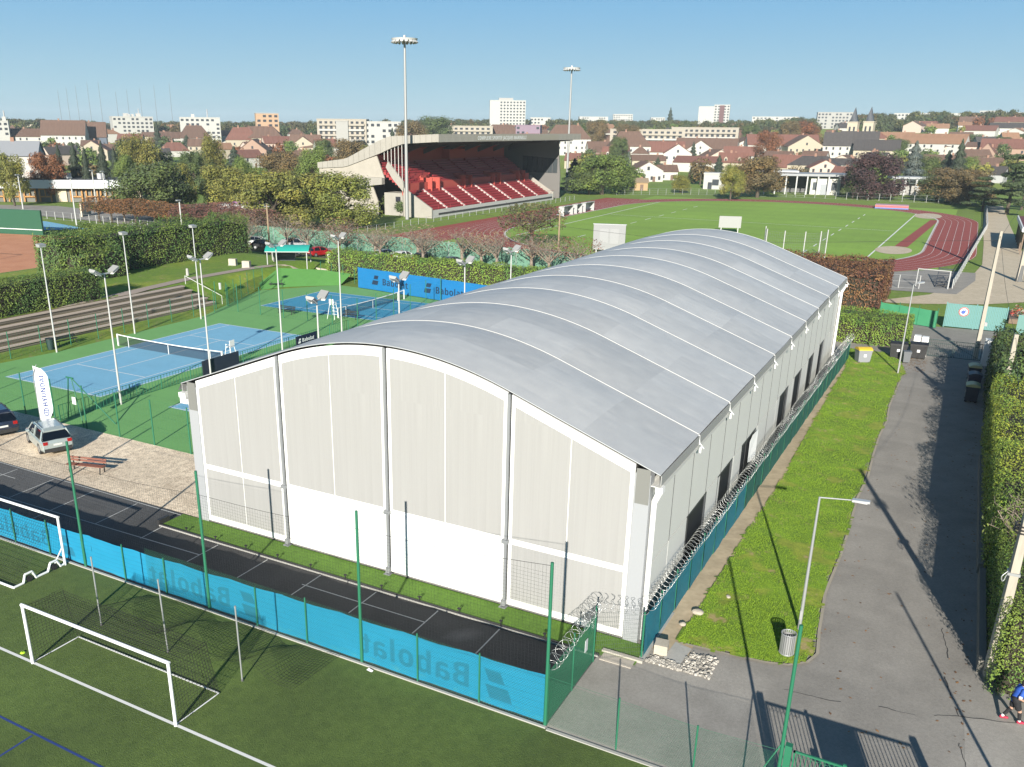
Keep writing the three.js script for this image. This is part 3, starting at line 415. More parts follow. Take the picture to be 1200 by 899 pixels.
{ // sill and drain at the hall's front corner
  const t = thing('concrete_sill', 'pale concrete doorstep slab at the gate beside the hall corner', 'slab'); part('sill', slab(-1.0, 0.62, -0.02, 0.1, 1.05, 1.22), MT(T.conc, 0.9, { color: col([1.1, 1.05, 0.98]) }), t); part('step_slab', slab(-0.9, 0.35, -0.02, 0.035, 1.25, 1.75), MT(T.conc, 0.9, { color: col([1.1, 1.02, 0.94]) }), t);
  const b = thing('concrete_block', 'rough pale concrete block lying beside the teal fence', 'block', [1.0, 0, 0.05], 0.2);
  const g = new THREE.BoxGeometry(0.5, 0.42, 0.55, 4, 4, 4), P = g.attributes.position; for (let i = 0; i < P.count; i++) { const k = 0.03; P.setXYZ(i, P.getX(i) + k * (hash2(Math.round(P.getX(i) * 50), Math.round(P.getZ(i) * 50), 3) - 0.5), P.getY(i) + 0.2 + k * (hash2(Math.round(P.getY(i) * 50), Math.round(P.getX(i) * 50), 4) - 0.5), P.getZ(i)); } g.computeVertexNormals();
  part('block', g, MT(T.conc, 0.95, { color: col([1.15, 1.05, 0.92]) }), b);
  struct('path', poly([[1.2, 0.45], [1.9, 0.55], [2.0, -0.7], [1.3, -0.9]], 0.02), MT(T.conc, 0.9));
  seed(31); const pb = new THREE.InstancedMesh(new THREE.DodecahedronGeometry(0.06, 0), M([1, 1, 1], 0.9), 420), m4 = new THREE.Matrix4(), q = new THREE.Quaternion(), c = new THREE.Color();
  for (let i = 0; i < 420; i++) { const x = rr(0.7, 3.1), z = x < 2 ? rr(0.55, 1.0) : rr(-0.5, 0.95); q.setFromEuler(new THREE.Euler(rr(0, 6), rr(0, 6), rr(0, 6))); const s = rr(0.5, 1.4); m4.compose(V(x, 0.02, z), q, V(s, s * 0.7, s)); pb.setMatrixAt(i, m4); const u = rr(0.22, 0.6); c.setRGB(u, u * 0.93, u * 0.82); pb.setColorAt(i, c); }
  pb.name = 'pebbles'; pb.userData = { label: 'loose pale pebbles round the drain beside the hall corner', category: 'pebbles', kind: 'stuff' }; scene.add(pb);
}
function netSheet(fn, nu, nv, r) { const l = []; for (let i = 0; i <= nu; i++) for (let j = 0; j < nv; j++) l.push([fn(i / nu, j / nv), fn(i / nu, (j + 1) / nv)]); for (let j = 0; j <= nv; j++) for (let i = 0; i < nu; i++) l.push([fn(i / nu, j / nv), fn((i + 1) / nu, j / nv)]); return wires(l, r); }
{ // full-size football goal
  const g = thing('football_goal', 'full-size white football goal with black net on the goal line', 'goal', [-15.66, 0, 12.58]);
  const a = 3.72, h = 2.49;
  part('post', rod(V(-a, 0, 0), V(-a, h, 0), 0.06, 0.06, 14), goalWhite, g); part('post', rod(V(a, 0, 0), V(a, h, 0), 0.06, 0.06, 14), goalWhite, g);
  part('crossbar', rod(V(-a - 0.05, h, 0), V(a + 0.05, h, 0), 0.062, 0.062, 14), goalWhite, g);
  for (const s of [-1, 1]) part('ground_bar', rod(V(s * a, 0.04, 0), V(s * a, 0.04, -2.03), 0.022), goalWhite, g);
  part('rear_bar', rod(V(-a, 0.04, -2.03), V(a, 0.04, -2.03), 0.026), goalWhite, g);
  const n = 14, m = 52;
  part('net', [netSheet((u, v) => { const x = lerp(-a, a, u), zt = -1.9 * Math.pow(v, 0.75), sag = 0.22 * Math.sin(PI * v) * (0.6 + 0.4 * Math.sin(u * 9)); return [x, v < 0.5 ? h - 0.5 * sag - 0.35 * v : lerp(h - 0.18, 0.06, (v - 0.5) * 2) - 0.1 * sag, v < 0.5 ? -1.7 * v * 2 * 1.0 : -1.7 - 0.3 * (v - 0.5) * 2 + 0.15 * sag]; }, m, 26, 0.0055), ...[-1, 1].map((s) => netSheet((u, v) => [s * a + 0.05 * Math.sin(u * 7 + v * 5), lerp(0.05, h - 0.1, v) * (1 - 0.02 * u), -lerp(2.0, 1.72, v) * u], 14, 17, 0.0055))], blackNet, g);
}
{ // wheeled portable goal by the fence
  const g = thing('portable_goal', 'white portable goal on small wheels standing by the blue cloth fence', 'goal', [-25.1, 0, 6.75]);
  const h = 2.4, L = -7.4;
  part('post', rod(V(0, 0, 0), V(0, h, 0), 0.06, 0.06, 12), goalWhite, g); part('post', rod(V(L, 0, 0), V(L, h, 0), 0.06, 0.06, 12), goalWhite, g); part('crossbar', rod(V(L, h, 0), V(0.05, h, 0), 0.062, 0.062, 12), goalWhite, g);
  for (const x of [0, L]) { const kink = [[0, 0.06, 0], [0, 0.06, 0.25], [0, 0.42, 0.42], [0, 0.42, 0.72], [0, 0.06, 0.9], [0, 0.06, 1.5], [0, 0.42, 1.65], [0, 0.42, 2.0], [0, 0.06, 2.12], [0, 0.06, 2.6]]; for (let i = 0; i + 1 < kink.length; i++) part('base_tube', rod(V(x, kink[i][1], kink[i][2]), V(x, kink[i + 1][1], kink[i + 1][2]), 0.055, 0.055, 10), goalWhite, g);
    for (const z of [0.57, 1.82]) { const w = new THREE.CylinderGeometry(0.15, 0.15, 0.09, 16); w.rotateZ(PI / 2); w.translate(x, 0.16, z); part('wheel', w, M([0.02, 0.02, 0.02], 0.8), g); } part('brace', rod(V(x, 0.9, 0.02), V(x, 0.3, 0.5), 0.03), goalWhite, g); }
  part('rear_bar', rod(V(L, 0.06, 2.6), V(0, 0.06, 2.6), 0.055, 0.055, 10), goalWhite, g);
  part('net', netSheet((u, v) => [lerp(L, 0, u), lerp(h, 0.1, v), lerp(0.1, 2.5, v) * 0.98 * (v < 0.02 ? 0 : 1)], 46, 22, 0.005), blackNet, g);
}
{ // three grey posts with a sagging ball net behind the goal
  const lab = 'slim grey steel net post standing in the turf behind the goal';
  [[-19.34, 9.5, 0.02], [-15.56, 9.53, -0.015], [-11.77, 9.54, 0.01]].forEach(([x, z, lean]) => { const p = thing('net_post', lab, 'post', [x, 0, z], 0, 'net posts behind the goal'); part('pole', rod(V(0, 0, 0), V(lean * 3 - 0.04, 3.08, lean), 0.03, 0.03, 10), galv, p); part('hook', [rod(V(lean * 3 - 0.04, 3.05, lean), V(lean * 3 - 0.04, 3.12, lean), 0.036)], galv, p); part('sleeve', rod(V(0, 0, 0), V(0, 0.08, 0), 0.045, 0.045, 10), M([0.1, 0.1, 0.1], 0.7), p); });
  const n = thing('drop_net', 'black ball net slumped on the turf between the grey net posts', 'net');
  part('net', netSheet((u, v) => { const x = lerp(-19.6, -9.6, u), f = Math.abs(Math.sin((u * 10 - 0.26) / 3.78 * PI)); return [x, 0.05 + 0.75 * (1 - v) * (1 - f * 0.8) + 0.04 * Math.sin(u * 40), lerp(9.3, 7.0, v) - 0.5 * f * v]; }, 70, 16, 0.005), blackNet, n);
}
{ const c = thing('marker_disc', 'small yellow-green marker disc on the turf beside the goal post', 'marker', [-20.33, 0, 12.32]); part('disc', new THREE.LatheGeometry([[0.1, 0], [0.1, 0.012], [0.06, 0.05], [0.03, 0.055], [0.03, 0.05]].map(([a, b]) => new THREE.Vector2(a, b)), 20), M([0.45, 0.75, 0.03], 0.5), c);
  const l = thing('paper_scrap', 'crumpled white paper scrap at the foot of the blue cloth', 'litter', [-8.1, 0.02, 6.75]); part('paper', quadsGeo([[[-0.12, 0, 0], [0.05, 0.02, 0.05], [0.1, 0.05, -0.05], [-0.06, 0.06, -0.08]], [[0.05, 0.02, 0.05], [0.14, 0, 0.02], [0.16, 0.03, -0.06], [0.1, 0.05, -0.05]]]), M([0.8, 0.8, 0.8], 0.8), l); }
// small black pegs along the turf strip
for (let i = 0; i < 12; i++) { const p = thing('edge_peg', 'short black peg along the edge of the turf strip', 'peg', [-22.8 + i * 1.95, 0.05, 1.52], 0, 'pegs along the turf strip'); part('peg', [rod(V(0, 0, 0), V(0, 0.24, 0), 0.03, 0.025, 6), slab(-0.06, 0.06, 0.2, 0.24, -0.05, 0.05)], M([0.02, 0.02, 0.022], 0.6), p); }
{ // lane gate at the bottom of the picture
  const g = thing('lane_gate', 'green barred steel gate with sheeted middle across the lane', 'gate', [6.6, 0, 6.1]);
  const bars = (a, b) => { for (let x = a; x < b; x += 0.13) part('gate_bar', rod(V(x, 0.12, 0), V(x, 1.86, 0), 0.014, 0.014, 6), greenPaint, g); };
  part('gate_post', slab(-0.1, 0.1, 0, 2.05, -0.1, 0.1), greenPaint, g); part('gate_post', slab(4.9, 5.1, 0, 2.05, -0.1, 0.1), greenPaint, g);
  part('gate_frame', [slab(0.15, 4.85, 1.84, 1.9, -0.03, 0.03), slab(0.15, 4.85, 0.08, 0.14, -0.03, 0.03), slab(0.15, 0.2, 0.1, 1.9, -0.03, 0.03), slab(4.8, 4.85, 0.1, 1.9, -0.03, 0.03), slab(1.5, 1.6, 0.1, 1.96, -0.04, 0.04), slab(3.1, 3.16, 0.1, 1.9, -0.03, 0.03)], greenPaint, g);
  bars(0.25, 1.5); bars(3.24, 4.78); part('gate_sheet', slab(1.68, 3.08, 0.14, 1.84, -0.008, 0.008), greenPaint, g); part('lock_case', slab(1.35, 1.55, 0.95, 1.15, -0.06, 0.06), greenPaint, g);
  part('scroll_top', Array.from({ length: 8 }, (_, i) => { const t = new THREE.TorusGeometry(0.055, 0.008, 4, 10); t.translate(0.3 + i * 0.13, 1.8, 0.02); return t; }), greenPaint, g);
  const p = thing('tall_green_post', 'tall green net post standing beside the lane gate', 'post', [6.42, 0, 6.15]); part('pole', rod(V(0, 0, 0), V(0.0, 6.1, 0.05), 0.06, 0.055, 10), greenPaint, p); part('stay', rod(V(0, 2.1, 0), V(-0.9, 0.05, 0.5), 0.025), greenPaint, p);
}

[[1.5, -3.4, 0.2, 'flat grey stone at the edge of the grass by the teal fence'], [1.2, -2.2, 0.13, 'small pale stone beside the concrete block'], [2.3, -5.4, 0.1, 'tiny pale stone lying on the verge grass']].forEach(([x, z, r, l], i) => { const g = new THREE.IcosahedronGeometry(r, 2), P = g.attributes.position; for (let k = 0; k < P.count; k++) { const f = 0.8 + 0.4 * vnoise(P.getX(k) / r * 1.3 + i * 5, P.getY(k) / r + P.getZ(k) / r * 1.3, 55 + i); P.setXYZ(k, P.getX(k) * f * 1.2, P.getY(k) * f * 0.6 + r * 0.35, P.getZ(k) * f); } g.computeVertexNormals(); const o = thing('stone', l, 'stone', [x, 0.06, z], i); part('rock', g, MT(T.conc, 0.95, { color: col([1.1, 1.0, 0.88]) }), o); });
{ seed(818); const n = 700, im = new THREE.InstancedMesh(quadsGeo([[[-0.05, 0, 0], [0, 0.01, -0.03], [0.06, 0.015, 0], [0, 0.008, 0.035]]]), M([1, 1, 1], 0.9), n), m4 = new THREE.Matrix4(), q = new THREE.Quaternion(), c = new THREE.Color(); for (let i = 0; i < n; i++) { const a = rnd(); const x = a < 0.45 ? rr(5.2, 7.6) : a < 0.75 ? 11.6 - 0.9 * rnd() * rnd() : rr(6.2, 11.5), z = a < 0.45 ? rr(-57, -52) : rr(-56, 2); q.setFromAxisAngle(V(0, 1, 0), rr(0, 6.28)); const s = rr(0.6, 1.6); m4.compose(V(x, 0.006, z), q, V(s, 1, s)); im.setMatrixAt(i, m4); const u = rnd(); c.setRGB(lerp(0.12, 0.34, u), lerp(0.06, 0.17, u), lerp(0.03, 0.06, u)); im.setColorAt(i, c); } im.name = 'fallen_leaves'; im.userData = { label: 'scattered brown fallen leaves along the lane and by the containers', category: 'leaves', kind: 'stuff' }; scene.add(im); }
// ---------- leaves ----------
const leafMat = (c, tr = 0.25) => new THREE.MeshPhysicalMaterial({ color: col(c), roughness: 0.75, vertexColors: true, side: THREE.DoubleSide, transmission: tr, thickness: 0 });
function leafQuad(p, n, s, out, cols, shade) { // one leaf-shaped face at p facing about n
  const a = V(rr(-1, 1), rr(-1, 1), rr(-1, 1)).normalize(), t = new THREE.Vector3().crossVectors(n, a).normalize(), b = new THREE.Vector3().crossVectors(n, t).normalize(); const l = s * rr(0.7, 1.3), w = l * rr(0.4, 0.65);
  const P = (u, v, k) => [p.x + t.x * u * l + b.x * v * w + n.x * k * l, p.y + t.y * u * l + b.y * v * w + n.y * k * l, p.z + t.z * u * l + b.z * v * w + n.z * k * l];
  out.push([P(-0.5, 0, 0), P(0, -0.5, 0.12), P(0.5, 0, 0), P(0, 0.5, 0.12)]); cols.push(shade);
}
const tone = (lo = 0.68, hi = 1.25) => { const v = rr(lo, hi), h = rr(-0.1, 0.1); return [v * (1 + h), v, v * (1 - h)]; };
// clipped or shaggy hedge: an added solid dark core and leaves over its top, sides and ends
function hedge(name, label, category, x0, x1, z0, z1, h, leaf, per, mat, sd, o = {}) {
  const t = thing(name, label, category, [0, 0, 0], 0, o.group); seed(sd);
  const Y = o.y || (() => 0), rough = o.rough ?? 0.15, wob = (x, z) => h * (1 + (o.wave ?? 0.06) * 2 * (fbm(x * 0.4, z * 0.4, sd) - 0.5)) + (o.shag ?? 0) * Math.max(0, fbm(x * 0.9, z * 0.9, sd + 3) - 0.45) * 4;
  const ins = Math.min(o.ins ?? 0.3, (x1 - x0) * 0.25), core = sheet(x0 + ins, x1 - ins, z0 + ins, z1 - ins, 0, 1, null, (x, z) => Y(x, z) + h * 0.9); const cs = [core];
  const yb = Math.min(Y(x0, z0), Y(x1, z1), Y(x0, z1), Y(x1, z0)); cs.push(slab(x0 + ins, x1 - ins, yb - 0.2, yb + h * 0.88, z0 + ins, z1 - ins));
  part('stems', cs, M([0.035, 0.03, 0.018], 1), t);  // solid dark box added to block the view through and fill out the shadow
  const q = [], c = [], areas = [(x1 - x0) * (z1 - z0) * (o.top ?? 1), h * (z1 - z0), h * (z1 - z0), h * (x1 - x0), h * (x1 - x0)], tot = areas.reduce((a, b) => a + b);
  const n = Math.round(tot * per);
  for (let i = 0; i < n; i++) {
    let r = rnd() * tot, f = 0; while (r > areas[f] && f < 4) { r -= areas[f]; f++; }
    let x = rr(x0, x1), z = rr(z0, z1), y, nn; const dep = Math.pow(rnd(), 2) * rough * 2 - rough * 0.5 * rnd();
    if (f === 0) { y = wob(x, z) - dep; nn = V(rr(-0.8, 0.8), 1, rr(-0.8, 0.8)); }
    else { const k = rnd(); if (f === 1) { x = x0 + dep; nn = V(-1, rr(-0.3, 0.9), rr(-0.8, 0.8)); } if (f === 2) { x = x1 - dep; nn = V(1, rr(-0.3, 0.9), rr(-0.8, 0.8)); } if (f === 3) { z = z0 + dep; nn = V(rr(-0.8, 0.8), rr(-0.3, 0.9), -1); } if (f === 4) { z = z1 - dep; nn = V(rr(-0.8, 0.8), rr(-0.3, 0.9), 1); } y = wob(x, z) * k; }
    const m = fbm(x * 0.8, (z + y) * 0.8, sd + 9); let sh = tone(); if (o.tint) sh = o.tint(sh, x, y, z, m); leafQuad(V(x, Y(x, z) + Math.max(0.05, y), z), nn.normalize(), leaf, q, c, sh);
  }
  part('leaves', quadsGeo(q, c), mat, t); return t;
}
const L = { laurel: leafMat([0.17, 0.27, 0.03]), variegated: leafMat([0.33, 0.42, 0.04]), dark: leafMat([0.055, 0.095, 0.02]), cypress: leafMat([0.10, 0.16, 0.03]), lime: leafMat([0.19, 0.32, 0.033]), beech: leafMat([0.20, 0.085, 0.035]), thuja: leafMat([0.14, 0.225, 0.033]) };
const mixT = (f) => (s, x, y, z, m) => { const k = f(x, y, z, m); return [s[0] * k[0], s[1] * k[1], s[2] * k[2]]; };
// hedge along the far side of the lane, in stretches of different shrubs
const patchy = mixT((x, y, z, m) => m > 0.55 ? [1.25, 1.1, 1.1] : m < 0.42 ? [0.6, 0.75, 0.9] : [1, 1, 1]);
hedge('lane_hedge', 'tall green hedge bordering the lane beside the leaning concrete pole', 'hedge', 12.1, 19, -13.5, -3.2, 3.3, 0.085, 280, L.laurel, 201, { rough: 0.3, wave: 0.12, tint: patchy });
hedge('lane_hedge', 'bright yellow-green hedge bordering the lane behind the near green hedge', 'hedge', 11.95, 18, -36, -13, 4.0, 0.12, 170, L.variegated, 202, { rough: 0.4, wave: 0.2, shag: 0.4, tint: patchy });
hedge('lane_hedge', 'feathery dark conifer hedge bordering the lane near the wheeled bins', 'hedge', 12.2, 19, -52, -35.5, 4.4, 0.24, 70, L.cypress, 203, { rough: 0.6, wave: 0.3, shag: 0.8, tint: patchy });
hedge('lane_hedge', 'rusty brown hedge beside the white gate pillar on the lane', 'hedge', 12.4, 15.5, -57.5, -52, 2.6, 0.18, 90, L.beech, 204, { rough: 0.4, wave: 0.25 });
hedge('laurel_hedge', 'clipped lime-green hedge behind the yellow-lidded bin at the hall end', 'hedge', -1.2, 5.6, -67.5, -60.5, 2.2, 0.15, 110, L.lime, 205, { rough: 0.3, wave: 0.12, tint: patchy });
hedge('copper_hedge', 'russet copper-leaved hedge between the hall and the running track', 'hedge', -14, 1.6, -92, -77, 4.3, 0.26, 42, L.beech, 206, { rough: 0.5, wave: 0.12, tint: mixT((x, y, z, m) => m > 0.55 ? [1.3, 1.5, 1.2] : m < 0.4 ? [0.7, 0.6, 0.7] : [1, 1, 1]) });
struct('low_wall', [slab(11.75, 12.0, 0, 0.55, -13, -4.5), slab(11.7, 11.95, 0, 0.5, -30, -13.5)], MT(T.conc, 0.95, { color: col([0.5, 0.48, 0.45]) }));
delete scene.children[scene.children.length - 1].userData.kind; Object.assign(scene.children[scene.children.length - 1].userData, { label: 'low grey garden wall under the lane hedge', category: 'wall' });
{ // litter bin with upright slats
  const b = thing('litter_bin', 'round galvanised slatted litter bin on the grass beside the street lamp', 'litter bin', [5.29, 0.06, -2.1]);
  part('liner', new THREE.CylinderGeometry(0.22, 0.22, 0.78, 20, 1, true).translate(0, 0.45, 0), M([0.25, 0.25, 0.25], 0.7), b); part('base', new THREE.CylinderGeometry(0.25, 0.25, 0.04, 20).translate(0, 0.06, 0), galv, b);
  for (let i = 0; i < 22; i++) { const a = i / 22 * 2 * PI; part('slat', box(0.045, 0.86, 0.012, 0.27 * Math.sin(a), 0.5, 0.27 * Math.cos(a), a), galv, b); }
  for (const y of [0.1, 0.93]) { const r = new THREE.TorusGeometry(0.275, 0.018, 6, 28); r.rotateX(PI / 2); r.translate(0, y, 0); part('rim', r, galv, b); } part('foot', new THREE.CylinderGeometry(0.05, 0.08, 0.1, 10), galv, b);
}
function streetLamp(x, z, h, turn, arm, label, base = 0.06) {
  const l = thing('street_lamp', label, 'street lamp', [x, base, z], turn);
  part('column', rod(V(0, 0, 0), V(0, h, 0), 0.075, 0.042, 12), galv, l); part('base_door', slab(-0.05, 0.05, 0.5, 0.9, 0.055, 0.08), M([0.35, 0.35, 0.35], 0.5), l); part('arm', rod(V(-0.03, h - 0.02, 0), V(arm - 0.2, h + 0.12, 0), 0.032, 0.026, 8), galv, l);
  const hd = new THREE.BoxGeometry(0.62, 0.09, 0.22, 4, 1, 2), P = hd.attributes.position; for (let i = 0; i < P.count; i++) if (P.getX(i) > 0.2) P.setZ(i, P.getZ(i) * 0.7); hd.rotateZ(0.05); hd.translate(arm, h + 0.13, 0); const m = part('lamp_head', hd, M([0.55, 0.56, 0.57], 0.4, { metalness: 0.3 }), l); part('lens', box(0.4, 0.015, 0.16, arm + 0.03, h + 0.075, 0), M([0.75, 0.75, 0.72], 0.15), m); return l;
}
streetLamp(5.42, -4.2, 5.85, 0.02, 1.45, 'grey street lamp with a short arm on the grass verge beside the litter bin');
streetLamp(5.67, -50.4, 7.4, 0.9, 0.8, 'slim grey street lamp on the verge beside the black wheeled containers');
function wheelieBin(name, label, x, z, w, h, d, turn, bodyC, lidC, group, four) {
  const b = thing(name, label, 'bin', [x, 0, z], turn, group), bm = M(bodyC, 0.55), lm = M(lidC, 0.5);
  const g = new THREE.BoxGeometry(w, h - 0.12, d, 2, 2, 2), P = g.attributes.position; for (let i = 0; i < P.count; i++) { const k = lerp(0.86, 1, (P.getY(i) / (h - 0.12)) + 0.5); P.setX(i, P.getX(i) * k); P.setZ(i, P.getZ(i) * k); } g.translate(0, (h - 0.12) / 2 + 0.1, 0); g.computeVertexNormals(); part('body', g, bm, b); part('rim', box(w + 0.06, 0.06, d + 0.06, 0, h - 0.03, 0), bm, b);
  const lid = new THREE.CylinderGeometry(d * 0.62, d * 0.62, w + 0.04, 14, 1, false, -0.95, 1.9); lid.rotateZ(PI / 2); lid.rotateX(0); const lb = new THREE.BoxGeometry(w + 0.05, 0.1, d + 0.05, 4, 2, 4), Q = lb.attributes.position; for (let i = 0; i < Q.count; i++) if (Q.getY(i) > 0) Q.setY(i, Q.getY(i) + 0.14 * (1 - Math.pow(2 * Q.getZ(i) / (d + 0.05), 2)) * (four ? 1 : 0.4)); lb.translate(0, h + 0.04, 0); lb.computeVertexNormals(); part('lid', lb, lm, b); part('handle', rod(V(-w * 0.35, h + 0.02, -d / 2 - 0.08), V(w * 0.35, h + 0.02, -d / 2 - 0.08), 0.02), bm, b);
  for (const sx of [-1, 1]) for (const sz of four ? [-1, 1] : [-1]) { const wh = new THREE.CylinderGeometry(0.1, 0.1, 0.06, 14); wh.rotateZ(PI / 2); wh.translate(sx * w * 0.38, 0.1, sz * d * 0.36); part('wheel', wh, M([0.02, 0.02, 0.02], 0.8), b); }
  if (four) part('sticker', box(0.24, 0.24, 0.004, 0, h * 0.6, d * 0.49), M([0.7, 0.7, 0.7], 0.6), b); return b;
}
wheelieBin('wheeled_bin', 'grey wheeled bin with a bright yellow lid on the grass by the fence end', 2.6, -53.1, 1.15, 1.15, 0.95, 0.5, [0.26, 0.27, 0.29], [0.72, 0.48, 0.04], null, true);
wheelieBin('wheeled_container', 'large black wheeled container beside the lime-green hedge', 5.15, -56.6, 1.4, 1.25, 1.05, 0.1, [0.02, 0.021, 0.022], [0.02, 0.02, 0.021], null, true);
wheelieBin('wheeled_container', 'large black wheeled container against the white gate pillar', 6.75, -57.3, 1.4, 1.25, 1.05, 0.06, [0.021, 0.021, 0.022], [0.018, 0.018, 0.02], null, true);
wheelieBin('wheeled_bin', 'small grey wheeled bin behind the slim street lamp', 5.95, -54.9, 0.6, 0.95, 0.6, 0.3, [0.13, 0.14, 0.15], [0.12, 0.13, 0.14], null, false);
wheelieBin('wheeled_bin', 'dark bin with a pale yellow lid beside the right gate pillar under the hedge'.replace('right gate', 'plain gate'), 11.2, -51.2, 1.1, 1.2, 0.9, -1.5, [0.03, 0.04, 0.06], [0.55, 0.52, 0.28], null, true);
wheelieBin('wheeled_bin', 'dark blue bin with a black lid between two yellow-lidded bins', 11.2, -48.2, 1.1, 1.2, 0.9, -1.5, [0.02, 0.03, 0.07], [0.03, 0.04, 0.07], null, true);
wheelieBin('wheeled_bin', 'dark bin with a pale yellow lid standing apart along the lane hedge', 11.1, -44.6, 1.1, 1.2, 0.9, -1.55, [0.03, 0.04, 0.06], [0.50, 0.48, 0.22], null, true);
{ // far gate of the lane
  const g = thing('double_gate', 'dark barred double gate between white pillars at the lane end', 'gate', [0, 0, -58.6]);
  part('pillar', slab(6.2, 6.75, 0, 1.75, -0.6, 0.1), white, g); part('pillar', slab(6.85, 7.4, 0, 1.75, -0.3, 0.35), white, g); part('pillar', slab(11.75, 12.4, 0, 2.3, 0.6, 1.4), white, g);
  const gm = M([0.03, 0.055, 0.05], 0.5);
  for (const [a, b] of [[7.45, 9.5], [9.58, 11.7]]) { part('leaf_frame', [slab(a, b, 1.55, 1.6, -0.03, 0.03), slab(a, b, 0.1, 0.15, -0.03, 0.03), slab(a, b, 1.25, 1.29, -0.02, 0.02), slab(a, a + 0.05, 0.1, 1.6, -0.03, 0.03), slab(b - 0.05, b, 0.1, 1.6, -0.03, 0.03)], gm, g); for (let x = a + 0.14; x < b - 0.06; x += 0.16) part('gate_bar', rod(V(x, 0.12, 0), V(x, 1.58, 0), 0.012, 0.012, 5), gm, g); part('brace', bar(V(a, 1.2, 0), V(b, 0.15, 0), 0.03, 0.03), gm, g); }
}
{ // fences closing the lane beyond the gate
  const f = thing('mesh_screen', 'bright green screen fence behind the lime hedge at the lane end', 'fence'); const gm = M([0.05, 0.27, 0.13], 0.7);
  for (const [x, z] of [[2.0, -74.5], [3.9, -73.8], [5.8, -73], [7.6, -72.3]]) part('post', rod(V(x, 0, z), V(x, 2.1, z), 0.03), greenPaint, f);
  [[2.0, -74.5, 3.9, -73.8], [3.9, -73.8, 5.8, -73], [5.8, -73, 7.6, -72.3]].forEach(([a, b, c, d], i) => { const l = Math.hypot(c - a, d - b), g = hangCloth(0, l, 0.05, 1.85, 1.85, 0, null, 0.05, 0.08, 40 + i); g.rotateY(-Math.atan2(d - b, c - a)); g.translate(a, 0, b); part('screen', g, gm, f); });
  const g = thing('sheet_gate', 'grey-green corrugated sheet gate with a round sign at the lane end', 'gate'); const sm = M([0.12, 0.28, 0.27], 0.6);
  for (let i = 0; i < 36; i++) part('sheet_rib', slab(8.35 + i * 0.148, 8.35 + i * 0.148 + 0.135, 0.1, 2.5, -73.7 + (i % 2) * 0.03, -73.65 + (i % 2) * 0.03), sm, g);
  part('rail', [slab(8.3, 13.7, 0.6, 0.68, -73.78, -73.72)], sm, g); for (const x of [8.28, 11, 13.75]) part('post', slab(x - 0.05, x + 0.05, 0, 2.6, -73.8, -73.7), sm, g);
  const c = new THREE.CylinderGeometry(0.48, 0.48, 0.02, 28); c.rotateX(PI / 2); c.translate(9.9, 1.75, -73.58); const d = part('round_sign', c, M([0.75, 0.72, 0.7], 0.5), g); const r = new THREE.TorusGeometry(0.42, 0.05, 6, 30); r.translate(9.9, 1.75, -73.57); part('sign_ring', r, M([0.55, 0.1, 0.1], 0.5), d); part('sign_emblem', [new THREE.CircleGeometry(0.2, 20).translate(9.85, 1.72, -73.562), box(0.08, 0.34, 0.004, 10.02, 1.8, -73.56)], M([0.06, 0.12, 0.5], 0.5), d);
  const e = thing('panel_fence', 'grey-green panel fence continuing past the sheet gate', 'fence'); for (let i = 0; i < 5; i++) part('panel', slab(14.6 + i * 1.6, 16.1 + i * 1.6, 0, 2.4, -71 + i * 0.3, -70.95 + i * 0.3), M([0.13, 0.27, 0.25], 0.65), e);
}
// poles along the lane
const poleConc = MT(T.conc, 0.85, { color: col([1.0, 0.93, 0.82]) });
function pole(x, z, h, w0, w1, label, extra) { const p = thing('utility_pole', label, 'pole', [x, 0, z]); const g = new THREE.CylinderGeometry(w1 * 0.72, w0 * 0.72, h, 4, 1); g.rotateY(PI / 4 + 0.2); g.translate(0, h / 2, 0); part('shaft', g.toNonIndexed(), poleConc, p); p.children[0].geometry.computeVertexNormals(); if (extra) extra(p); return p; }
pole(12.15, -4.4, 8.1, 0.34, 0.22, 'pale square concrete pole rising from the near green hedge', (p) => { for (const [y, c] of [[6.0, [0.02, 0.02, 0.02]], [6.12, [0.02, 0.02, 0.02]], [6.25, [0.03, 0.03, 0.03]]]) { const t = new THREE.TorusGeometry(0.3, 0.03, 6, 20); t.rotateX(PI / 2); t.translate(0, y, 0.06); part('cable_coil', t, M(c, 0.6), p); } part('clamp', [slab(-0.2, 0.2, 4.3, 4.4, -0.2, 0.2), tube([V(-0.2, 4.4, 0.1), V(-0.35, 4.2, 0.2), V(-0.28, 4.0, 0.15), V(-0.2, 4.3, 0.1)], 0.02, 12, 5)], galv, p); });
pole(12.6, -36.3, 6.9, 0.36, 0.24, 'pale square pole standing in the conifer hedge');
pole(11.3, -59.8, 11.2, 0.34, 0.2, 'slender pale pole behind the far white gate pillar', (p) => part('bracket', [slab(-0.1, 0.35, 3.2, 3.35, -0.1, 0.1), slab(0.2, 0.4, 3.0, 3.3, -0.12, 0.12)], galv, p));
pole(16.2, -112.4, 17, 0.62, 0.4, 'thick tall grey pole beside the dirt path', (p) => part('sleeve', new THREE.CylinderGeometry(0.36, 0.46, 2.2, 8).translate(0, 1.1, 0), M([0.12, 0.12, 0.12], 0.7), p));
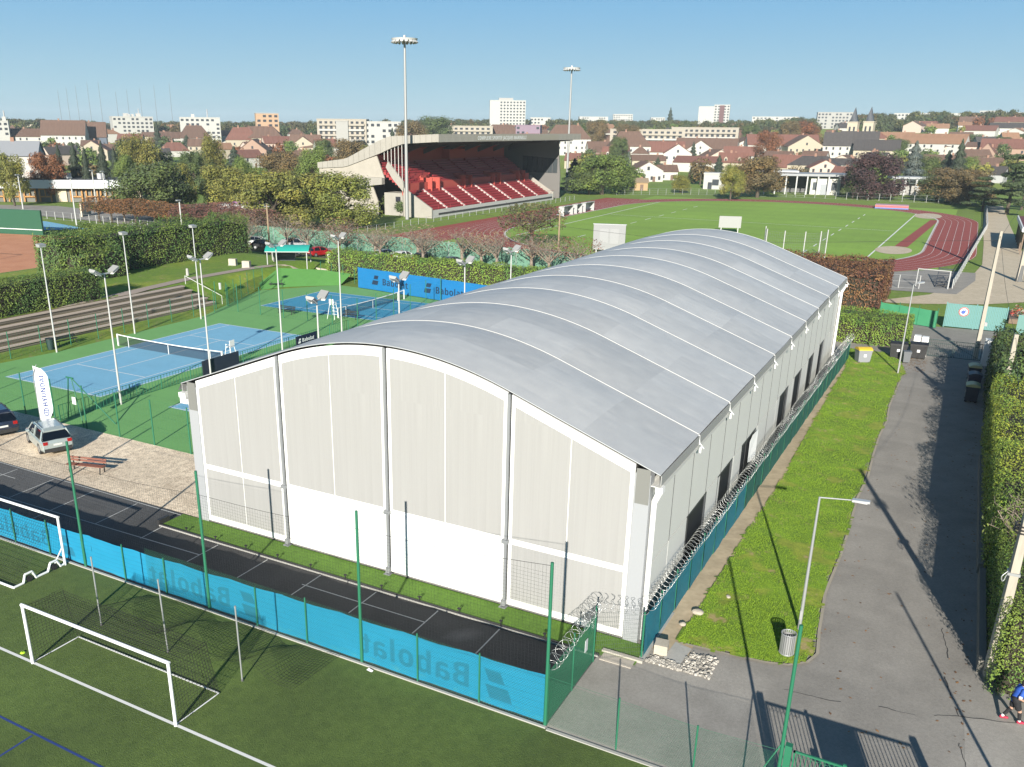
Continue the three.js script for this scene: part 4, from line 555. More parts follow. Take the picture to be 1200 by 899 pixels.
{ // overhead lines
  const w = (a, b, sag, label) => { const m = new THREE.Vector3().addVectors(a, b).multiplyScalar(0.5); m.y -= sag; solo('overhead_line', tube([a, m, b], 0.012, 40, 4), M([0.03, 0.03, 0.03], 0.6), label, 'cable'); };
  w(V(12.15, 7.95, -4.4), V(12.6, 6.7, -36.3), 0.7, 'black overhead line between the hedge pole and the conifer hedge pole'); w(V(12.6, 6.6, -36.3), V(11.3, 10.8, -59.8), 0.5, 'black overhead line from the conifer hedge pole to the gate pole'); w(V(11.3, 10.6, -59.8), V(16.2, 16.5, -112.4), 1.0, 'black overhead line from the gate pole to the thick grey pole'); w(V(11.3, 10.4, -59.8), V(-43, 10.5, -58), 1.6, 'long thin overhead line strung over the hall roof');
}
{ // things beyond the gate on the far side of the dirt path
  const s = thing('red_roof_shelter', 'open shelter with dark red roof and white fascia beside the dirt path', 'shelter', [21.5, 0, -158]);
  part('roof', box(9, 0.25, 26, 0, 4.2, 0), M([0.16, 0.04, 0.035], 0.7), s); part('fascia', box(0.2, 0.7, 26.2, -4.55, 4.05, 0), white, s); part('fascia', box(9.2, 0.7, 0.2, 0, 4.05, 13.1), white, s); for (let i = 0; i < 6; i++) part('column', slab(-4.3, -4.1, 0, 4.1, -12 + i * 4.8, -11.8 + i * 4.8), M([0.2, 0.14, 0.1], 0.8), s); part('rear_wall', box(0.2, 4.1, 25, 4, 2.05, 0), M([0.2, 0.17, 0.14], 0.9), s);
  const c = thing('grey_canopy', 'curved pale grey canopy on white posts behind the thick pole', 'canopy', [21, 0, -104]); const g = new THREE.CylinderGeometry(4, 4, 9, 20, 1, true, -0.8, 1.6); g.rotateX(PI / 2); g.scale(1, 0.5, 1); g.translate(0, 2.0, 0); part('roof', g, M([0.5, 0.52, 0.55], 0.35), c); for (const z of [-4, 4]) part('post', rod(V(-2.7, 0, z), V(-2.7, 3.4, z), 0.12, 0.12, 8), white, c);
  const f = thing('flower_bed', 'raised bed of red and pale flowers behind the panel fence', 'flower bed', [17.5, 0, -82]); seed(61); const q = [], cc = []; for (let i = 0; i < 900; i++) { const p = V(rr(-3, 4), rr(0.4, 1.8) * rr(0.5, 1), rr(-2.5, 2.5)); leafQuad(p, V(rr(-1, 1), 1, rr(-1, 1)).normalize(), 0.32, q, cc, rnd() < 0.4 ? [0.55, 0.09, 0.06] : rnd() < 0.5 ? [0.5, 0.42, 0.34] : [0.10, 0.16, 0.04]); } part('flowers', quadsGeo(q, cc), leafMat([1, 1, 1], 0.1), f); part('bed', slab(-3.2, 4.2, 0, 0.5, -2.7, 2.7), M([0.2, 0.14, 0.1], 0.9), f);
  const k = thing('teal_awning', 'small teal fabric awning above the rusty hedge'.replace('rusty', 'lane'), 'awning', [17.2, 0, -56]); const a = new THREE.SphereGeometry(1.9, 20, 8, 0, 2 * PI, 0, 1.0); a.scale(1, 0.55, 1); a.translate(0, 2.6, 0); part('canopy', a, M([0.04, 0.42, 0.30], 0.6), k); for (const [x, z] of [[-1.3, -1], [1.3, -1], [-1.3, 1], [1.3, 1]]) part('post', rod(V(x, 0, z), V(x, 3.1, z), 0.04), white, k);
}

{ const p = thing('tall_green_post', 'tall green net post on the pitch line beyond the lane gate', 'post', [13.8, 0, 6.2]); part('pole', rod(V(0, 0, 0), V(0, 6.2, 0), 0.06, 0.055, 10), greenPaint, p); part('cap', new THREE.SphereGeometry(0.06, 10, 6).translate(0, 6.2, 0), greenPaint, p); }
// ---------- floodlight masts of the tennis courts ----------
const mastWhite = M([0.5, 0.5, 0.48], 0.5);
function mast(x, z, h, heads, turn, label) {
  const m = thing('court_light', label, 'floodlight mast', [x, 0, z], turn); part('pole', rod(V(0, 0, 0), V(0, h, 0), 0.078, 0.045, 10), mastWhite, m);
  if (heads > 1) part('crossarm', box(0.09, 0.08, 1.5, 0, h + 0.02, 0), mastWhite, m);
  for (let i = 0; i < heads; i++) { const s = heads > 1 ? (i ? 1 : -1) : 0; const b = new THREE.BoxGeometry(0.52, 0.2, 0.64, 2, 2, 2), P = b.attributes.position; for (let k = 0; k < P.count; k++) if (P.getY(k) < 0) P.setX(k, P.getX(k) * 0.72); b.rotateX(-s * 0.5); b.rotateZ(-0.12); b.translate(0.05, h + 0.22, s * 0.85); const hd = part('lamp_head', b, M([0.34, 0.34, 0.33], 0.45), m); part('lens', new THREE.BoxGeometry(0.5, 0.02, 0.6).rotateX(-s * 0.5).translate(0.05, h + 0.09, s * 0.78), M([0.75, 0.75, 0.7], 0.15), hd); part('bracket', bar(V(0, h, s * 0.2), V(0.03, h + 0.15, s * 0.7), 0.06, 0.06), mastWhite, m); }
  return m;
}
mast(-60.3, -19.55, 9.15, 1, 0, 'white court light mast with one lamp nearest the lower terrace end'.replace('nearest the lower terrace end', 'beside the dark courtside bin')); mast(-60.35, -28.3, 9.35, 1, 0, 'white court light mast with one lamp beside the terrace middle'); mast(-60.0, -36.7, 9.3, 1, 0, 'white court light mast with one lamp beside the terrace handrail');
mast(-42.9, -11.7, 9.4, 2, 0.1, 'white twin-lamp court light mast beside the gravel yard fence'); mast(-43.05, -20.8, 9.3, 2, 0, 'white twin-lamp court light mast beside the net end of the long court'); mast(-43, -29.6, 9.4, 2, 0, 'white twin-lamp court light mast beside the navy banner'); mast(-43, -38.4, 9.2, 2, 0.15, 'white twin-lamp court light mast between the two blue courts');
[-11.65, -20.5, -29.7, -37.7].forEach((z, i) => mast(-24.45, z, 9.35, 2, 0.25 - 0.1 * i, ['white twin-lamp mast by the hall wall near its front corner', 'white twin-lamp mast by the hall wall in front of the blue cloth wall', 'white twin-lamp mast by the hall wall before the parked cars', 'white twin-lamp mast by the hall wall before the bare trees'][i]));
// ---------- nets, chairs, benches ----------
const netCloth = M([0.03, 0.03, 0.03], 0.9, { transparent: true, opacity: 0.42 });
function tennisNet(x, z, turn, label) {
  const n = thing('tennis_net', label, 'tennis net', [x, 0, z], turn); const a = 6.4;
  for (const s of [-1, 1]) part('net_post', slab(s * a - 0.06, s * a + 0.06, 0, 1.1, -0.06, 0.06), white, n);
  const top = (t) => 1.04 - 0.13 * (1 - Math.pow(2 * t - 1, 2)); const q = []; for (let i = 0; i < 24; i++) { const t0 = i / 24, t1 = (i + 1) / 24, X0 = lerp(-a, a, t0), X1 = lerp(-a, a, t1); q.push([[X0, 0.05, 0], [X1, 0.05, 0], [X1, top(t1) - 0.03, 0], [X0, top(t0) - 0.03, 0]]); } part('net', quadsGeo(q), netCloth, n);
  const pts = []; for (let i = 0; i <= 16; i++) pts.push(V(lerp(-a, a, i / 16), top(i / 16), 0)); const tp = tube(pts, 0.05, 32, 6); part('headband', tp, white, n); part('centre_strap', slab(-0.03, 0.03, 0.02, 0.9, -0.012, 0.012), white, n); for (const s of [-1, 1]) part('singles_stick', rod(V(s * 5.03, 0, 0.02), V(s * 5.03, 1.04, 0.02), 0.03), white, n);
}
tennisNet(-51.3, -24.1, 0, 'tennis net across the long blue court beside the gravel yard'); tennisNet(-48.1, -51.0, PI / 2, 'tennis net across the deep blue court before the blue cloth wall'); tennisNet(-33.9, -24.9, 0, 'tennis net across the court hidden beside the hall');
function umpireChair(x, z, turn, label) {
  const c = thing('umpire_chair', label, 'umpire chair', [x, 0, z], turn);
  for (const [sx, sz] of [[-1, -1], [1, -1], [-1, 1], [1, 1]]) part('leg', rod(V(sx * 0.48, 0, sz * 0.42), V(sx * 0.25, 1.5, sz * 0.22), 0.028), white, c); for (const y of [0.4, 0.75, 1.1]) part('rung', rod(V(-0.42 + y * 0.12, y, 0.4 - y * 0.12), V(0.42 - y * 0.12, y, 0.4 - y * 0.12), 0.024), white, c);
  part('seat', box(0.56, 0.05, 0.5, 0, 1.52, 0), white, c); part('backrest', box(0.56, 0.5, 0.04, 0, 1.85, -0.24), white, c); for (const s of [-1, 1]) part('armrest', [rod(V(s * 0.28, 1.5, 0.2), V(s * 0.28, 1.75, 0.2), 0.02), rod(V(s * 0.28, 1.75, 0.24), V(s * 0.28, 1.75, -0.24), 0.022)], white, c);
}
umpireChair(-44.2, -24.4, -PI / 2, 'white umpire chair at the net end of the long blue court'); umpireChair(-48.3, -44.0, PI, 'white umpire chair beside the deep blue court');
function bench(name, x, z, turn, label, m, w = 1.8, back = true) {
  const b = thing(name, label, 'bench', [x, 0, z], turn); for (let i = 0; i < 3; i++) part('seat_slat', box(w, 0.04, 0.11, 0, 0.45, -0.13 + i * 0.13), m, b); if (back) for (let i = 0; i < 2; i++) part('back_slat', new THREE.BoxGeometry(w, 0.11, 0.035).rotateX(-0.2).translate(0, 0.62 + i * 0.15, -0.24 - i * 0.03), m, b);
  for (const s of [-1, 1]) part('leg_frame', [bar(V(s * (w / 2 - 0.2), 0, 0.2), V(s * (w / 2 - 0.2), 0.44, 0.12), 0.05, 0.05), bar(V(s * (w / 2 - 0.2), 0, -0.25), V(s * (w / 2 - 0.2), 0.85, -0.28), 0.05, 0.05), bar(V(s * (w / 2 - 0.2), 0.43, -0.26), V(s * (w / 2 - 0.2), 0.43, 0.16), 0.05, 0.04)], M([0.03, 0.03, 0.03], 0.5), b);
}
bench('park_bench', -33.9, -1.5, 0.28, 'brown wooden bench on the gravel yard', M([0.22, 0.08, 0.05], 0.7), 2.4); const darkM = M([0.02, 0.025, 0.025], 0.6);
bench('court_bench', -62.1, -22.0, PI / 2, 'dark courtside bench at the foot of the terrace', darkM, 2.2); bench('court_bench', -54.2, -43.4, 0, 'dark courtside bench beside the deep blue court', darkM, 2.2); bench('court_bench', -46.6, -44.8, 0, 'dark bench between the umpire chair and the court mast', darkM, 1.8); bench('court_bench', -66.2, -55.8, 0.8, 'low dark bench on the bright green bank', darkM, 1.8, false);
{ const b = thing('courtside_bin', 'dark green bin beside the courtside bench under the terrace', 'bin', [-61.7, 0, -20.0]); part('body', new THREE.CylinderGeometry(0.35, 0.28, 0.95, 14).translate(0, 0.48, 0), M([0.02, 0.05, 0.045], 0.6), b); part('lid', new THREE.CylinderGeometry(0.38, 0.38, 0.08, 14).translate(0, 0.98, 0), darkM, b); }
// ---------- wire fences round the courts ----------
function postFence(name, label, pts, h, gap, r, o = {}) {
  const f = thing(name, label, 'fence'); let acc = 0; const l = [];
  for (let i = 0; i + 1 < pts.length; i++) { const [x0, z0] = pts[i], [x1, z1] = pts[i + 1], Ln = Math.hypot(x1 - x0, z1 - z0), n = Math.max(1, Math.round(Ln / gap)); const y = o.y || (() => 0);
    for (let k = 0; k < n + (i === pts.length - 2 ? 1 : 0); k++) { const x = lerp(x0, x1, k / n), z = lerp(z0, z1, k / n), Y = y(x, z); part('post', rod(V(x, Y, z), V(x, Y + h, z), r, r, 7), o.mat || greenPaint, f); }
    const yy = [0.05, ...(o.wires || [h * 0.33, h * 0.66]), h]; for (let k = 0; k < n; k++) { const xa = lerp(x0, x1, k / n), za = lerp(z0, z1, k / n), xb = lerp(x0, x1, (k + 1) / n), zb = lerp(z0, z1, (k + 1) / n); for (const q of yy) l.push([[xa, y(xa, za) + q, za], [xb, y(xb, zb) + q, zb]]); if (o.mesh) for (let u = o.mesh; u < 1; u += o.mesh) l.push([[lerp(xa, xb, u), y(xa, za) + 0.05, lerp(za, zb, u)], [lerp(xa, xb, u), y(xb, zb) + h, lerp(za, zb, u)]]); if (o.cloth) part('cloth', quadsGeo([[[xa, y(xa, za) + 0.05, za], [xb, y(xb, zb) + 0.05, zb], [xb, y(xb, zb) + h * o.clothH, zb], [xa, y(xa, za) + h * o.clothH, za]]]), o.cloth, f); } }
  part('wires', wires(l, o.wr || 0.012), o.mat || greenPaint, f); return f;
}
const greenNet = M([0.02, 0.14, 0.07], 0.8, { transparent: true, opacity: 0.4 });
postFence('court_fence', 'tall dark green wire fence between gravel yard and courts', [[-72, -6.75], [-24.6, -6.75]], 3.0, 3.1, 0.045, { wires: [1, 2], mesh: 0.08, wr: 0.003 });
postFence('court_fence', 'green wire fence at the foot of the terrace', [[-61.6, 8], [-61.6, -16], [-61.3, -40], [-62.6, -43.5]], 2.4, 3.2, 0.04, { wires: [0.8, 1.6], mesh: 0.1, wr: 0.004 });
postFence('court_fence', 'low green fence dividing the long court from the hall-side court', [[-43.4, -7], [-43.4, -40]], 1.1, 3.0, 0.04, { wires: [], wr: 0.02, mesh: 0.1 });
postFence('court_fence', 'green wire fence between the long court and the deep blue court', [[-62.6, -41.6], [-43.4, -41.6], [-43.4, -58]], 3.0, 3.0, 0.045, { wires: [1, 2], mesh: 0.1, wr: 0.004 });
postFence('court_fence', 'green netted fence bordering the court below the grass bank', [[-62.8, -43.5], [-66.8, -52.5], [-67.2, -54.5]], 2.6, 2.6, 0.04, { wires: [1.3], mesh: 0.1, wr: 0.004, cloth: greenNet, clothH: 0.6 });
postFence('court_fence', 'green wire fence in front of the hedge behind the courts', [[-66, -64.6], [-57, -62.4]], 2.2, 2.4, 0.035, { wires: [1.1], wr: 0.006 });
{ const f = thing('prop_frame', 'green braced post frame inside the gravel yard fence', 'post', [-42.2, 0, -7.2]); part('leg', rod(V(-1.3, 0, -0.5), V(0, 3.2, 0), 0.04), greenPaint, f); part('leg', rod(V(2.6, 0, -1.2), V(0.3, 3.2, 0), 0.04), greenPaint, f); part('leg', rod(V(1.3, 0, 0.3), V(0.3, 3.2, 0), 0.03), greenPaint, f); part('head', rod(V(-0.2, 3.2, 0), V(0.5, 3.2, 0), 0.05), greenPaint, f); part('notice', slab(0.5, 0.85, 1.5, 2.0, 0.3, 0.32), white, f); }
const navyBanner = (w, h) => canvasTex(512, Math.round(512 * h / w), (x, W, H) => { x.fillStyle = 'rgb(10,22,58)'; x.fillRect(0, 0, W, H); logo(x, W * 0.08, H * 0.28, H * 0.45, '#f2f2f2'); x.fillStyle = '#f2f2f2'; x.font = `bold ${Math.round(H * 0.5)}px sans-serif`; x.fillText('Babolat', W * 0.27, H * 0.68); });
function flatBanner(x, z, turn, w, h, label, map, y0 = 0.1) { const b = thing('banner', label, 'banner', [x, 0, z], turn); part('sheet', new THREE.PlaneGeometry(w, h, 6, 2).translate(0, y0 + h / 2, 0.03), MT(map, 0.6), b); for (const s of [-1, 1]) part('stake', rod(V(s * w / 2, 0, 0), V(s * w / 2, y0 + h, 0), 0.03), darkM, b); part('backing', box(w, h, 0.01, 0, y0 + h / 2, 0.02), M([0.02, 0.025, 0.06], 0.7), b); }
flatBanner(-43.15, -33.2, PI / 2, 3.0, 0.95, 'navy banner with white lettering on the low fence of the long court', navyBanner(3, 0.95)); flatBanner(-55.9, -64.2, 0.1, 3.2, 1.1, 'navy banner with white lettering below the trimmed hedge', navyBanner(3.2, 1.1), 0.3);
{ const b = thing('dark_windbreak', 'plain navy windbreak on the low fence behind the court mast', 'windbreak', [-43.2, 0, -22.2], PI / 2); part('sheet', box(4.2, 1.2, 0.03, 0, 0.7, 0), M([0.012, 0.02, 0.045], 0.7), b); part('post', rod(V(-2, 0, 0), V(-2, 1.3, 0), 0.03), darkM, b); }
{ // blue cloth wall behind the deep blue court
  const b = thing('cloth_wall', 'long bright blue cloth wall with dark lettering behind the courts', 'wall'); const P0 = [-57.0, -60.6], P1 = [-36.2, -57.2], Ln = Math.hypot(P1[0] - P0[0], P1[1] - P0[1]), a = -Math.atan2(P1[1] - P0[1], P1[0] - P0[0]);
  const map = canvasTex(2048, 256, (x, w, h) => { x.fillStyle = 'rgb(8,108,165)'; x.fillRect(0, 0, w, h); seed(8); for (let i = 0; i < 500; i++) { const v = rr(-10, 10); x.fillStyle = `rgba(${10 + v},${108 + v},${164 + v},0.3)`; x.fillRect(rr(0, w), rr(0, h), rr(8, 120), rr(2, 14)); } for (const X of [230, 1060]) { logo(x, X, 72, 118, 'rgb(16,42,70)'); x.font = 'bold 112px sans-serif'; x.fillStyle = 'rgb(16,44,72)'; x.fillText('Babolat', X + 170, 182); } });
  const g = hangCloth(0, Ln, 0.1, 2.65, 2.65, 0, null, 0.03, 0.06, 77); g.rotateY(a); g.translate(P0[0], 0, P0[1]); part('cloth', g, MT(map, 0.65), b);
  for (let i = 0; i <= 9; i++) { const t = i / 9; part('post', rod(V(lerp(P0[0], P1[0], t), 0, lerp(P0[1], P1[1], t) - 0.15), V(lerp(P0[0], P1[0], t), 2.7, lerp(P0[1], P1[1], t) - 0.15), 0.05), greenPaint, b); }
  part('end_return', slab(-36.25, -36.2, 0.1, 2.6, -59.6, -57.25), M([0.01, 0.04, 0.08], 0.8), b);
}
// ---------- cars ----------
const glassM = new THREE.MeshPhysicalMaterial({ color: 0x0a0e12, roughness: 0.06, clearcoat: 1, clearcoatRoughness: 0.03 }), tyreM = M([0.018, 0.018, 0.018], 0.85), rimM = M([0.45, 0.46, 0.47], 0.35, { metalness: 0.7 });
const paint = (c) => new THREE.MeshPhysicalMaterial({ color: col(c), roughness: 0.35, metalness: 0.25, clearcoat: 0.9, clearcoatRoughness: 0.08 });
const carGeo = {};
function car(label, x, z, turn, c, kind = 'suv', group, y = 0) {
  const o = thing('parked_car', label, 'car', [x, y, z], turn, group), suv = kind === 'suv', L = suv ? 4.4 : 4.1, Wd = 1.82, H = suv ? 1.62 : 1.46, belt = suv ? 0.98 : 0.9;
  const key = kind; if (!carGeo[key]) { // body along +x forward, sections swept across its length
    const sec = suv ? [[-2.2, 0.45, 0.80, 0.82], [-2.15, 0.32, 0.98, 0.88], [-1.6, 0.22, 1.02, 0.91], [0, 0.2, 1.0, 0.91], [1.0, 0.22, 0.98, 0.91], [1.7, 0.25, 0.90, 0.88], [2.1, 0.32, 0.78, 0.80], [2.2, 0.42, 0.66, 0.72]] : [[-2.05, 0.45, 0.78, 0.80], [-1.98, 0.32, 0.94, 0.86], [-1.4, 0.22, 0.96, 0.9], [0, 0.2, 0.92, 0.9], [0.9, 0.22, 0.9, 0.9], [1.6, 0.25, 0.8, 0.86], [1.98, 0.32, 0.68, 0.78], [2.05, 0.42, 0.58, 0.7]];
    const loft = (ss, ring) => { const p = [], ix = [], n = ring(ss[0]).length; ss.forEach((s) => ring(s).forEach((q) => p.push(...q))); for (let i = 0; i + 1 < ss.length; i++) for (let k = 0; k < n; k++) { const a = i * n + k, b = i * n + (k + 1) % n; ix.push(a, b, a + n, b, b + n, a + n); } for (let k = 1; k + 1 < n; k++) { ix.push(0, k + 1, k); const e = (ss.length - 1) * n; ix.push(e, e + k, e + k + 1); } const g = new THREE.BufferGeometry(); g.setAttribute('position', new THREE.Float32BufferAttribute(p, 3)); g.setIndex(ix); const h = g.toNonIndexed(); h.computeVertexNormals(); return h; };
    const body = loft(sec, ([X, y0, y1, w]) => [[X, y0, -w * 0.92], [X, y0 + 0.12, -w], [X, y1 - 0.14, -w], [X, y1, -w * 0.88], [X, y1 + 0.03, 0], [X, y1, w * 0.88], [X, y1 - 0.14, w], [X, y0 + 0.12, w], [X, y0, w * 0.92]]);
    const cab = suv ? [[-2.1, 0.96, 0.97, 0.8, 0.8], [-1.75, 0.98, H - 0.1, 0.84, 0.66], [-1.5, 0.98, H, 0.84, 0.66], [-0.2, 0.98, H + 0.03, 0.85, 0.67], [0.45, 0.97, H - 0.05, 0.85, 0.66], [1.15, 0.95, 0.99, 0.82, 0.8]] : [[-1.95, 0.9, 0.92, 0.78, 0.78], [-1.45, 0.92, H - 0.12, 0.8, 0.62], [-1.1, 0.92, H, 0.82, 0.62], [-0.2, 0.92, H + 0.02, 0.82, 0.63], [0.3, 0.9, H - 0.06, 0.82, 0.62], [1.15, 0.86, 0.92, 0.8, 0.76]];
    const glass = loft(cab, ([X, y0, y1, w, t]) => [[X, y0, -w], [X, y1 - 0.04, -t], [X, y1, -t * 0.85], [X, y1, t * 0.85], [X, y1 - 0.04, t], [X, y0, w]]);
    const ro = cab.slice(1, 5); const roof = loft(ro.map(([X, , y1, , t], i) => [X + (i === 0 ? -0.05 : 0), y1, t]), ([X, y1, t]) => [[X, y1 - 0.07, -t - 0.03], [X, y1 + 0.015, -t * 0.86], [X, y1 + 0.03, 0], [X, y1 + 0.015, t * 0.86], [X, y1 - 0.07, t + 0.03]]);
    const pil = merge([-1, 1].flatMap((s) => [bar(V(cab[1][0] - 0.12, 0.97, s * 0.84), V(cab[1][0], H - 0.1, s * 0.66), 0.09, 0.14), bar(V(-0.35, 0.96, s * 0.865), V(-0.4, H - 0.02, s * 0.675), 0.05, 0.1), bar(V(cab[5][0], 0.95, s * 0.82), V(cab[4][0], H - 0.06, s * 0.66), 0.06, 0.07)]));
    carGeo[key] = { body, glass, roof, pil };
  }
  const G = carGeo[key], pm = paint(c); part('body', G.body, pm, o); part('window_glass', G.glass, glassM, o); part('roof', G.roof, pm, o); part('pillars', G.pil, pm, o);
  const R = suv ? 0.35 : 0.32; for (const sx of [-1, 1]) for (const sz of [-1, 1]) { const w = part('wheel', new THREE.CylinderGeometry(R, R, 0.22, 20).rotateX(PI / 2).translate(sx * 1.3, R, sz * 0.8), tyreM, o); part('rim', new THREE.CylinderGeometry(R * 0.62, R * 0.62, 0.235, 14).rotateX(PI / 2).translate(sx * 1.3, R, sz * 0.8), rimM, w); }
  const xr = suv ? -2.19 : -2.04; for (const s of [-1, 1]) { part('tail_light', box(0.1, 0.2, 0.26, xr + 0.03, 0.86, s * 0.7), M([0.35, 0.01, 0.01], 0.25), o); part('headlight', box(0.14, 0.12, 0.34, -xr - 0.12, 0.68, s * 0.58), M([0.7, 0.72, 0.74], 0.15), o); part('mirror', box(0.14, 0.13, 0.2, 0.72, 1.02, s * 0.98), pm, o); }
  part('rear_bumper', box(0.14, 0.24, 1.6, xr + 0.03, 0.4, 0), M([0.03, 0.03, 0.03], 0.6), o); part('number_plate', box(0.02, 0.11, 0.5, xr - 0.025, 0.72, 0), M([0.7, 0.7, 0.66], 0.5), o); if (suv) for (const s of [-1, 1]) part('roof_rail', rod(V(-1.4, H + 0.06, s * 0.58), V(0.2, H + 0.07, s * 0.58), 0.022), M([0.05, 0.05, 0.05], 0.4), o);
  return o;
}
car('pale silver-green estate car parked nose-in on the gravel yard', -39.75, -3.4, 2.76, [0.40, 0.46, 0.45]);
car('dark blue car parked on the gravel beside the silver-green car', -45.6, -3.75, 2.8, [0.02, 0.03, 0.06]);
{ // feather flag
  const f = thing('feather_flag', 'tall white feather flag with blue lettering beside the parked car', 'flag', [-42.6, 0, -5.0]); part('pole', tube([V(0, 0, 0), V(0, 2.2, 0), V(0.02, 3.9, 0), V(0.28, 4.5, 0)], 0.025, 20, 6), galv, f);
  const map = canvasTex(128, 512, (x, w, h) => { x.fillStyle = 'rgb(236,238,242)'; x.fillRect(0, 0, w, h); x.save(); x.translate(w * 0.5, h * 0.88); x.rotate(-PI / 2); x.fillStyle = 'rgb(24,50,120)'; x.font = 'bold 62px sans-serif'; x.fillText('HYUNDAI', 80, 22); x.lineWidth = 7; x.strokeStyle = 'rgb(24,50,120)'; x.beginPath(); x.ellipse(34, 0, 34, 22, 0, 0, 6.3); x.stroke(); x.font = 'italic bold 40px serif'; x.fillText('H', 18, 14); x.restore(); });
  const p = [], uv = [], ix = [], n = 16; for (let j = 0; j <= n; j++) { const t = j / n, y = 0.55 + 3.9 * t, w = 0.82 * Math.min(1, 0.55 + t * 2.2) * (t > 0.8 ? Math.sqrt(Math.max(0, 1 - Math.pow((t - 0.8) / 0.2, 2))) * 0.75 + 0.25 * (1 - (t - 0.8) / 0.2) : 1); for (let i = 0; i <= 4; i++) { const u = i / 4; p.push(0.03 + u * w, y, 0.06 * Math.sin(u * 4 + t * 5)); uv.push(u * Math.max(0.35, w / 0.82), t); } } for (let j = 0; j < n; j++) for (let i = 0; i < 4; i++) { const a = j * 5 + i; ix.push(a, a + 1, a + 5, a + 1, a + 6, a + 5); }
  const g = new THREE.BufferGeometry(); g.setAttribute('position', new THREE.Float32BufferAttribute(p, 3)); g.setAttribute('uv', new THREE.Float32BufferAttribute(uv, 2)); g.setIndex(ix); g.computeVertexNormals(); const m = part('sail', g, MT(map, 0.7), f); f.rotation.y = 0.75; part('foot_plate', box(0.5, 0.05, 0.5, 0, 0.03, 0), darkM, f);
}
// ---------- hedges and small things on the embankment ----------
const EY = { y: emb };
hedge('clipped_hedge', 'tall clipped dark hedge along the top of the terrace', 'hedge', -73.2, -69.9, -33, 14, 3.0, 0.17, 95, L.thuja, 301, { y: () => 1.8, rough: 0.22, wave: 0.05, tint: patchy });
hedge('clipped_hedge', 'long tall hedge with shaggy bright top behind the grass slope', 'hedge', -87.5, -83, -70, -38, 4.7, 0.22, 60, L.thuja, 302, { y: (x, z) => emb(x, z), rough: 0.3, wave: 0.15, shag: 0.8, tint: patchy });
hedge('clipped_hedge', 'shaggy conifer hedge with bushy tops beside the clay court', 'hedge', -88, -80, -45, -38.5, 3.0, 0.28, 50, L.thuja, 303, { y: (x, z) => emb(x, z), rough: 0.8, wave: 0.5, shag: 1.4, tint: patchy });
hedge('clipped_hedge', 'trimmed green hedge between the blue cloth wall and the car park', 'hedge', -66.5, -33, -69.6, -66.4, 3.2, 0.2, 60, L.lime, 304, { rough: 0.3, wave: 0.15, shag: 0.2, tint: patchy });
for (const [x, z, l] of [[-75.2, -57.9, 'pale concrete block on the grass slope above the green bank'], [-72.3, -57.3, 'pale concrete block beside the path at the shelter']]) { const b = thing('concrete_block', l, 'block', [x, emb(x, z), z], 0.3); part('block', box(1.0, 0.85, 0.6, 0, 0.4, 0), MT(T.conc, 0.9, { color: col([1.25, 1.15, 1.0]) }), b); part('base', box(1.1, 0.08, 0.7, 0, 0.02, 0), MG.conc, b); }
{ const b = thing('stone_bollard', 'short grey stone bollard on the grass beside the path', 'bollard', [-73.9, 1.75, -48.6]); part('shaft', new THREE.CylinderGeometry(0.16, 0.2, 0.75, 10).translate(0, 0.37, 0), MG.conc, b); part('cap', new THREE.SphereGeometry(0.17, 10, 6).translate(0, 0.75, 0), MG.conc, b);
  const w = thing('white_post', 'short white marker post on the grass by the terrace end', 'post', [-67.3, 0.9, -47.2]); part('post', box(0.18, 0.7, 0.18, 0, 0.35, 0), white, w); part('cap', box(0.22, 0.05, 0.22, 0, 0.72, 0), white, w); }
{ // cycle shelter with a turquoise curved roof
  const s = thing('curved_shelter', 'small shelter with a curved turquoise roof on white posts', 'shelter', [-70.6, 1.2, -63.8], 0.55); const g = new THREE.CylinderGeometry(4.4, 4.4, 5.8, 24, 1, true, PI / 2 - 0.52, 1.04); g.rotateZ(PI / 2); g.translate(0, -1.5, 0); part('roof', g, M([0.03, 0.42, 0.33], 0.45), s); part('roof_edge', [-2.18, 2.18].map((z) => box(5.7, 0.09, 0.09, 0, 2.27, z)), mastWhite, s);
  for (const x of [-2.6, 2.6]) for (const z of [-2.0, 2.0]) part('post', rod(V(x, -0.6, z), V(x, 2.3, z), 0.07), mastWhite, s); part('side_panel', box(0.06, 1.8, 1.2, -2.2, 0.95, -1.2), M([0.5, 0.45, 0.5], 0.7), s); part('back_panel', box(2.6, 1.7, 0.06, -0.8, 0.9, -1.9), M([0.03, 0.04, 0.08], 0.4), s);
  const w = thing('notice_board', 'plain white panel at the hedge end beside the car park road', 'panel', [-68.2, 0, -70.5], 0.5); part('panel', box(1.9, 2.1, 0.12, 0, 1.25, 0), white, w); part('foot', box(1.7, 0.25, 0.3, 0, 0.1, 0), MG.conc, w);
  const e = thing('low_kerb_wall', 'low pale wall along the edge of the car park road', 'wall'); part('coping', tube([V(-72, 0.95, -64.5), V(-69, 0.8, -66.3), V(-66.5, 0.55, -67)], 0.22, 20, 6), MT(T.conc, 0.9, { color: col([1.2, 1.1, 0.95]) }), e);
}
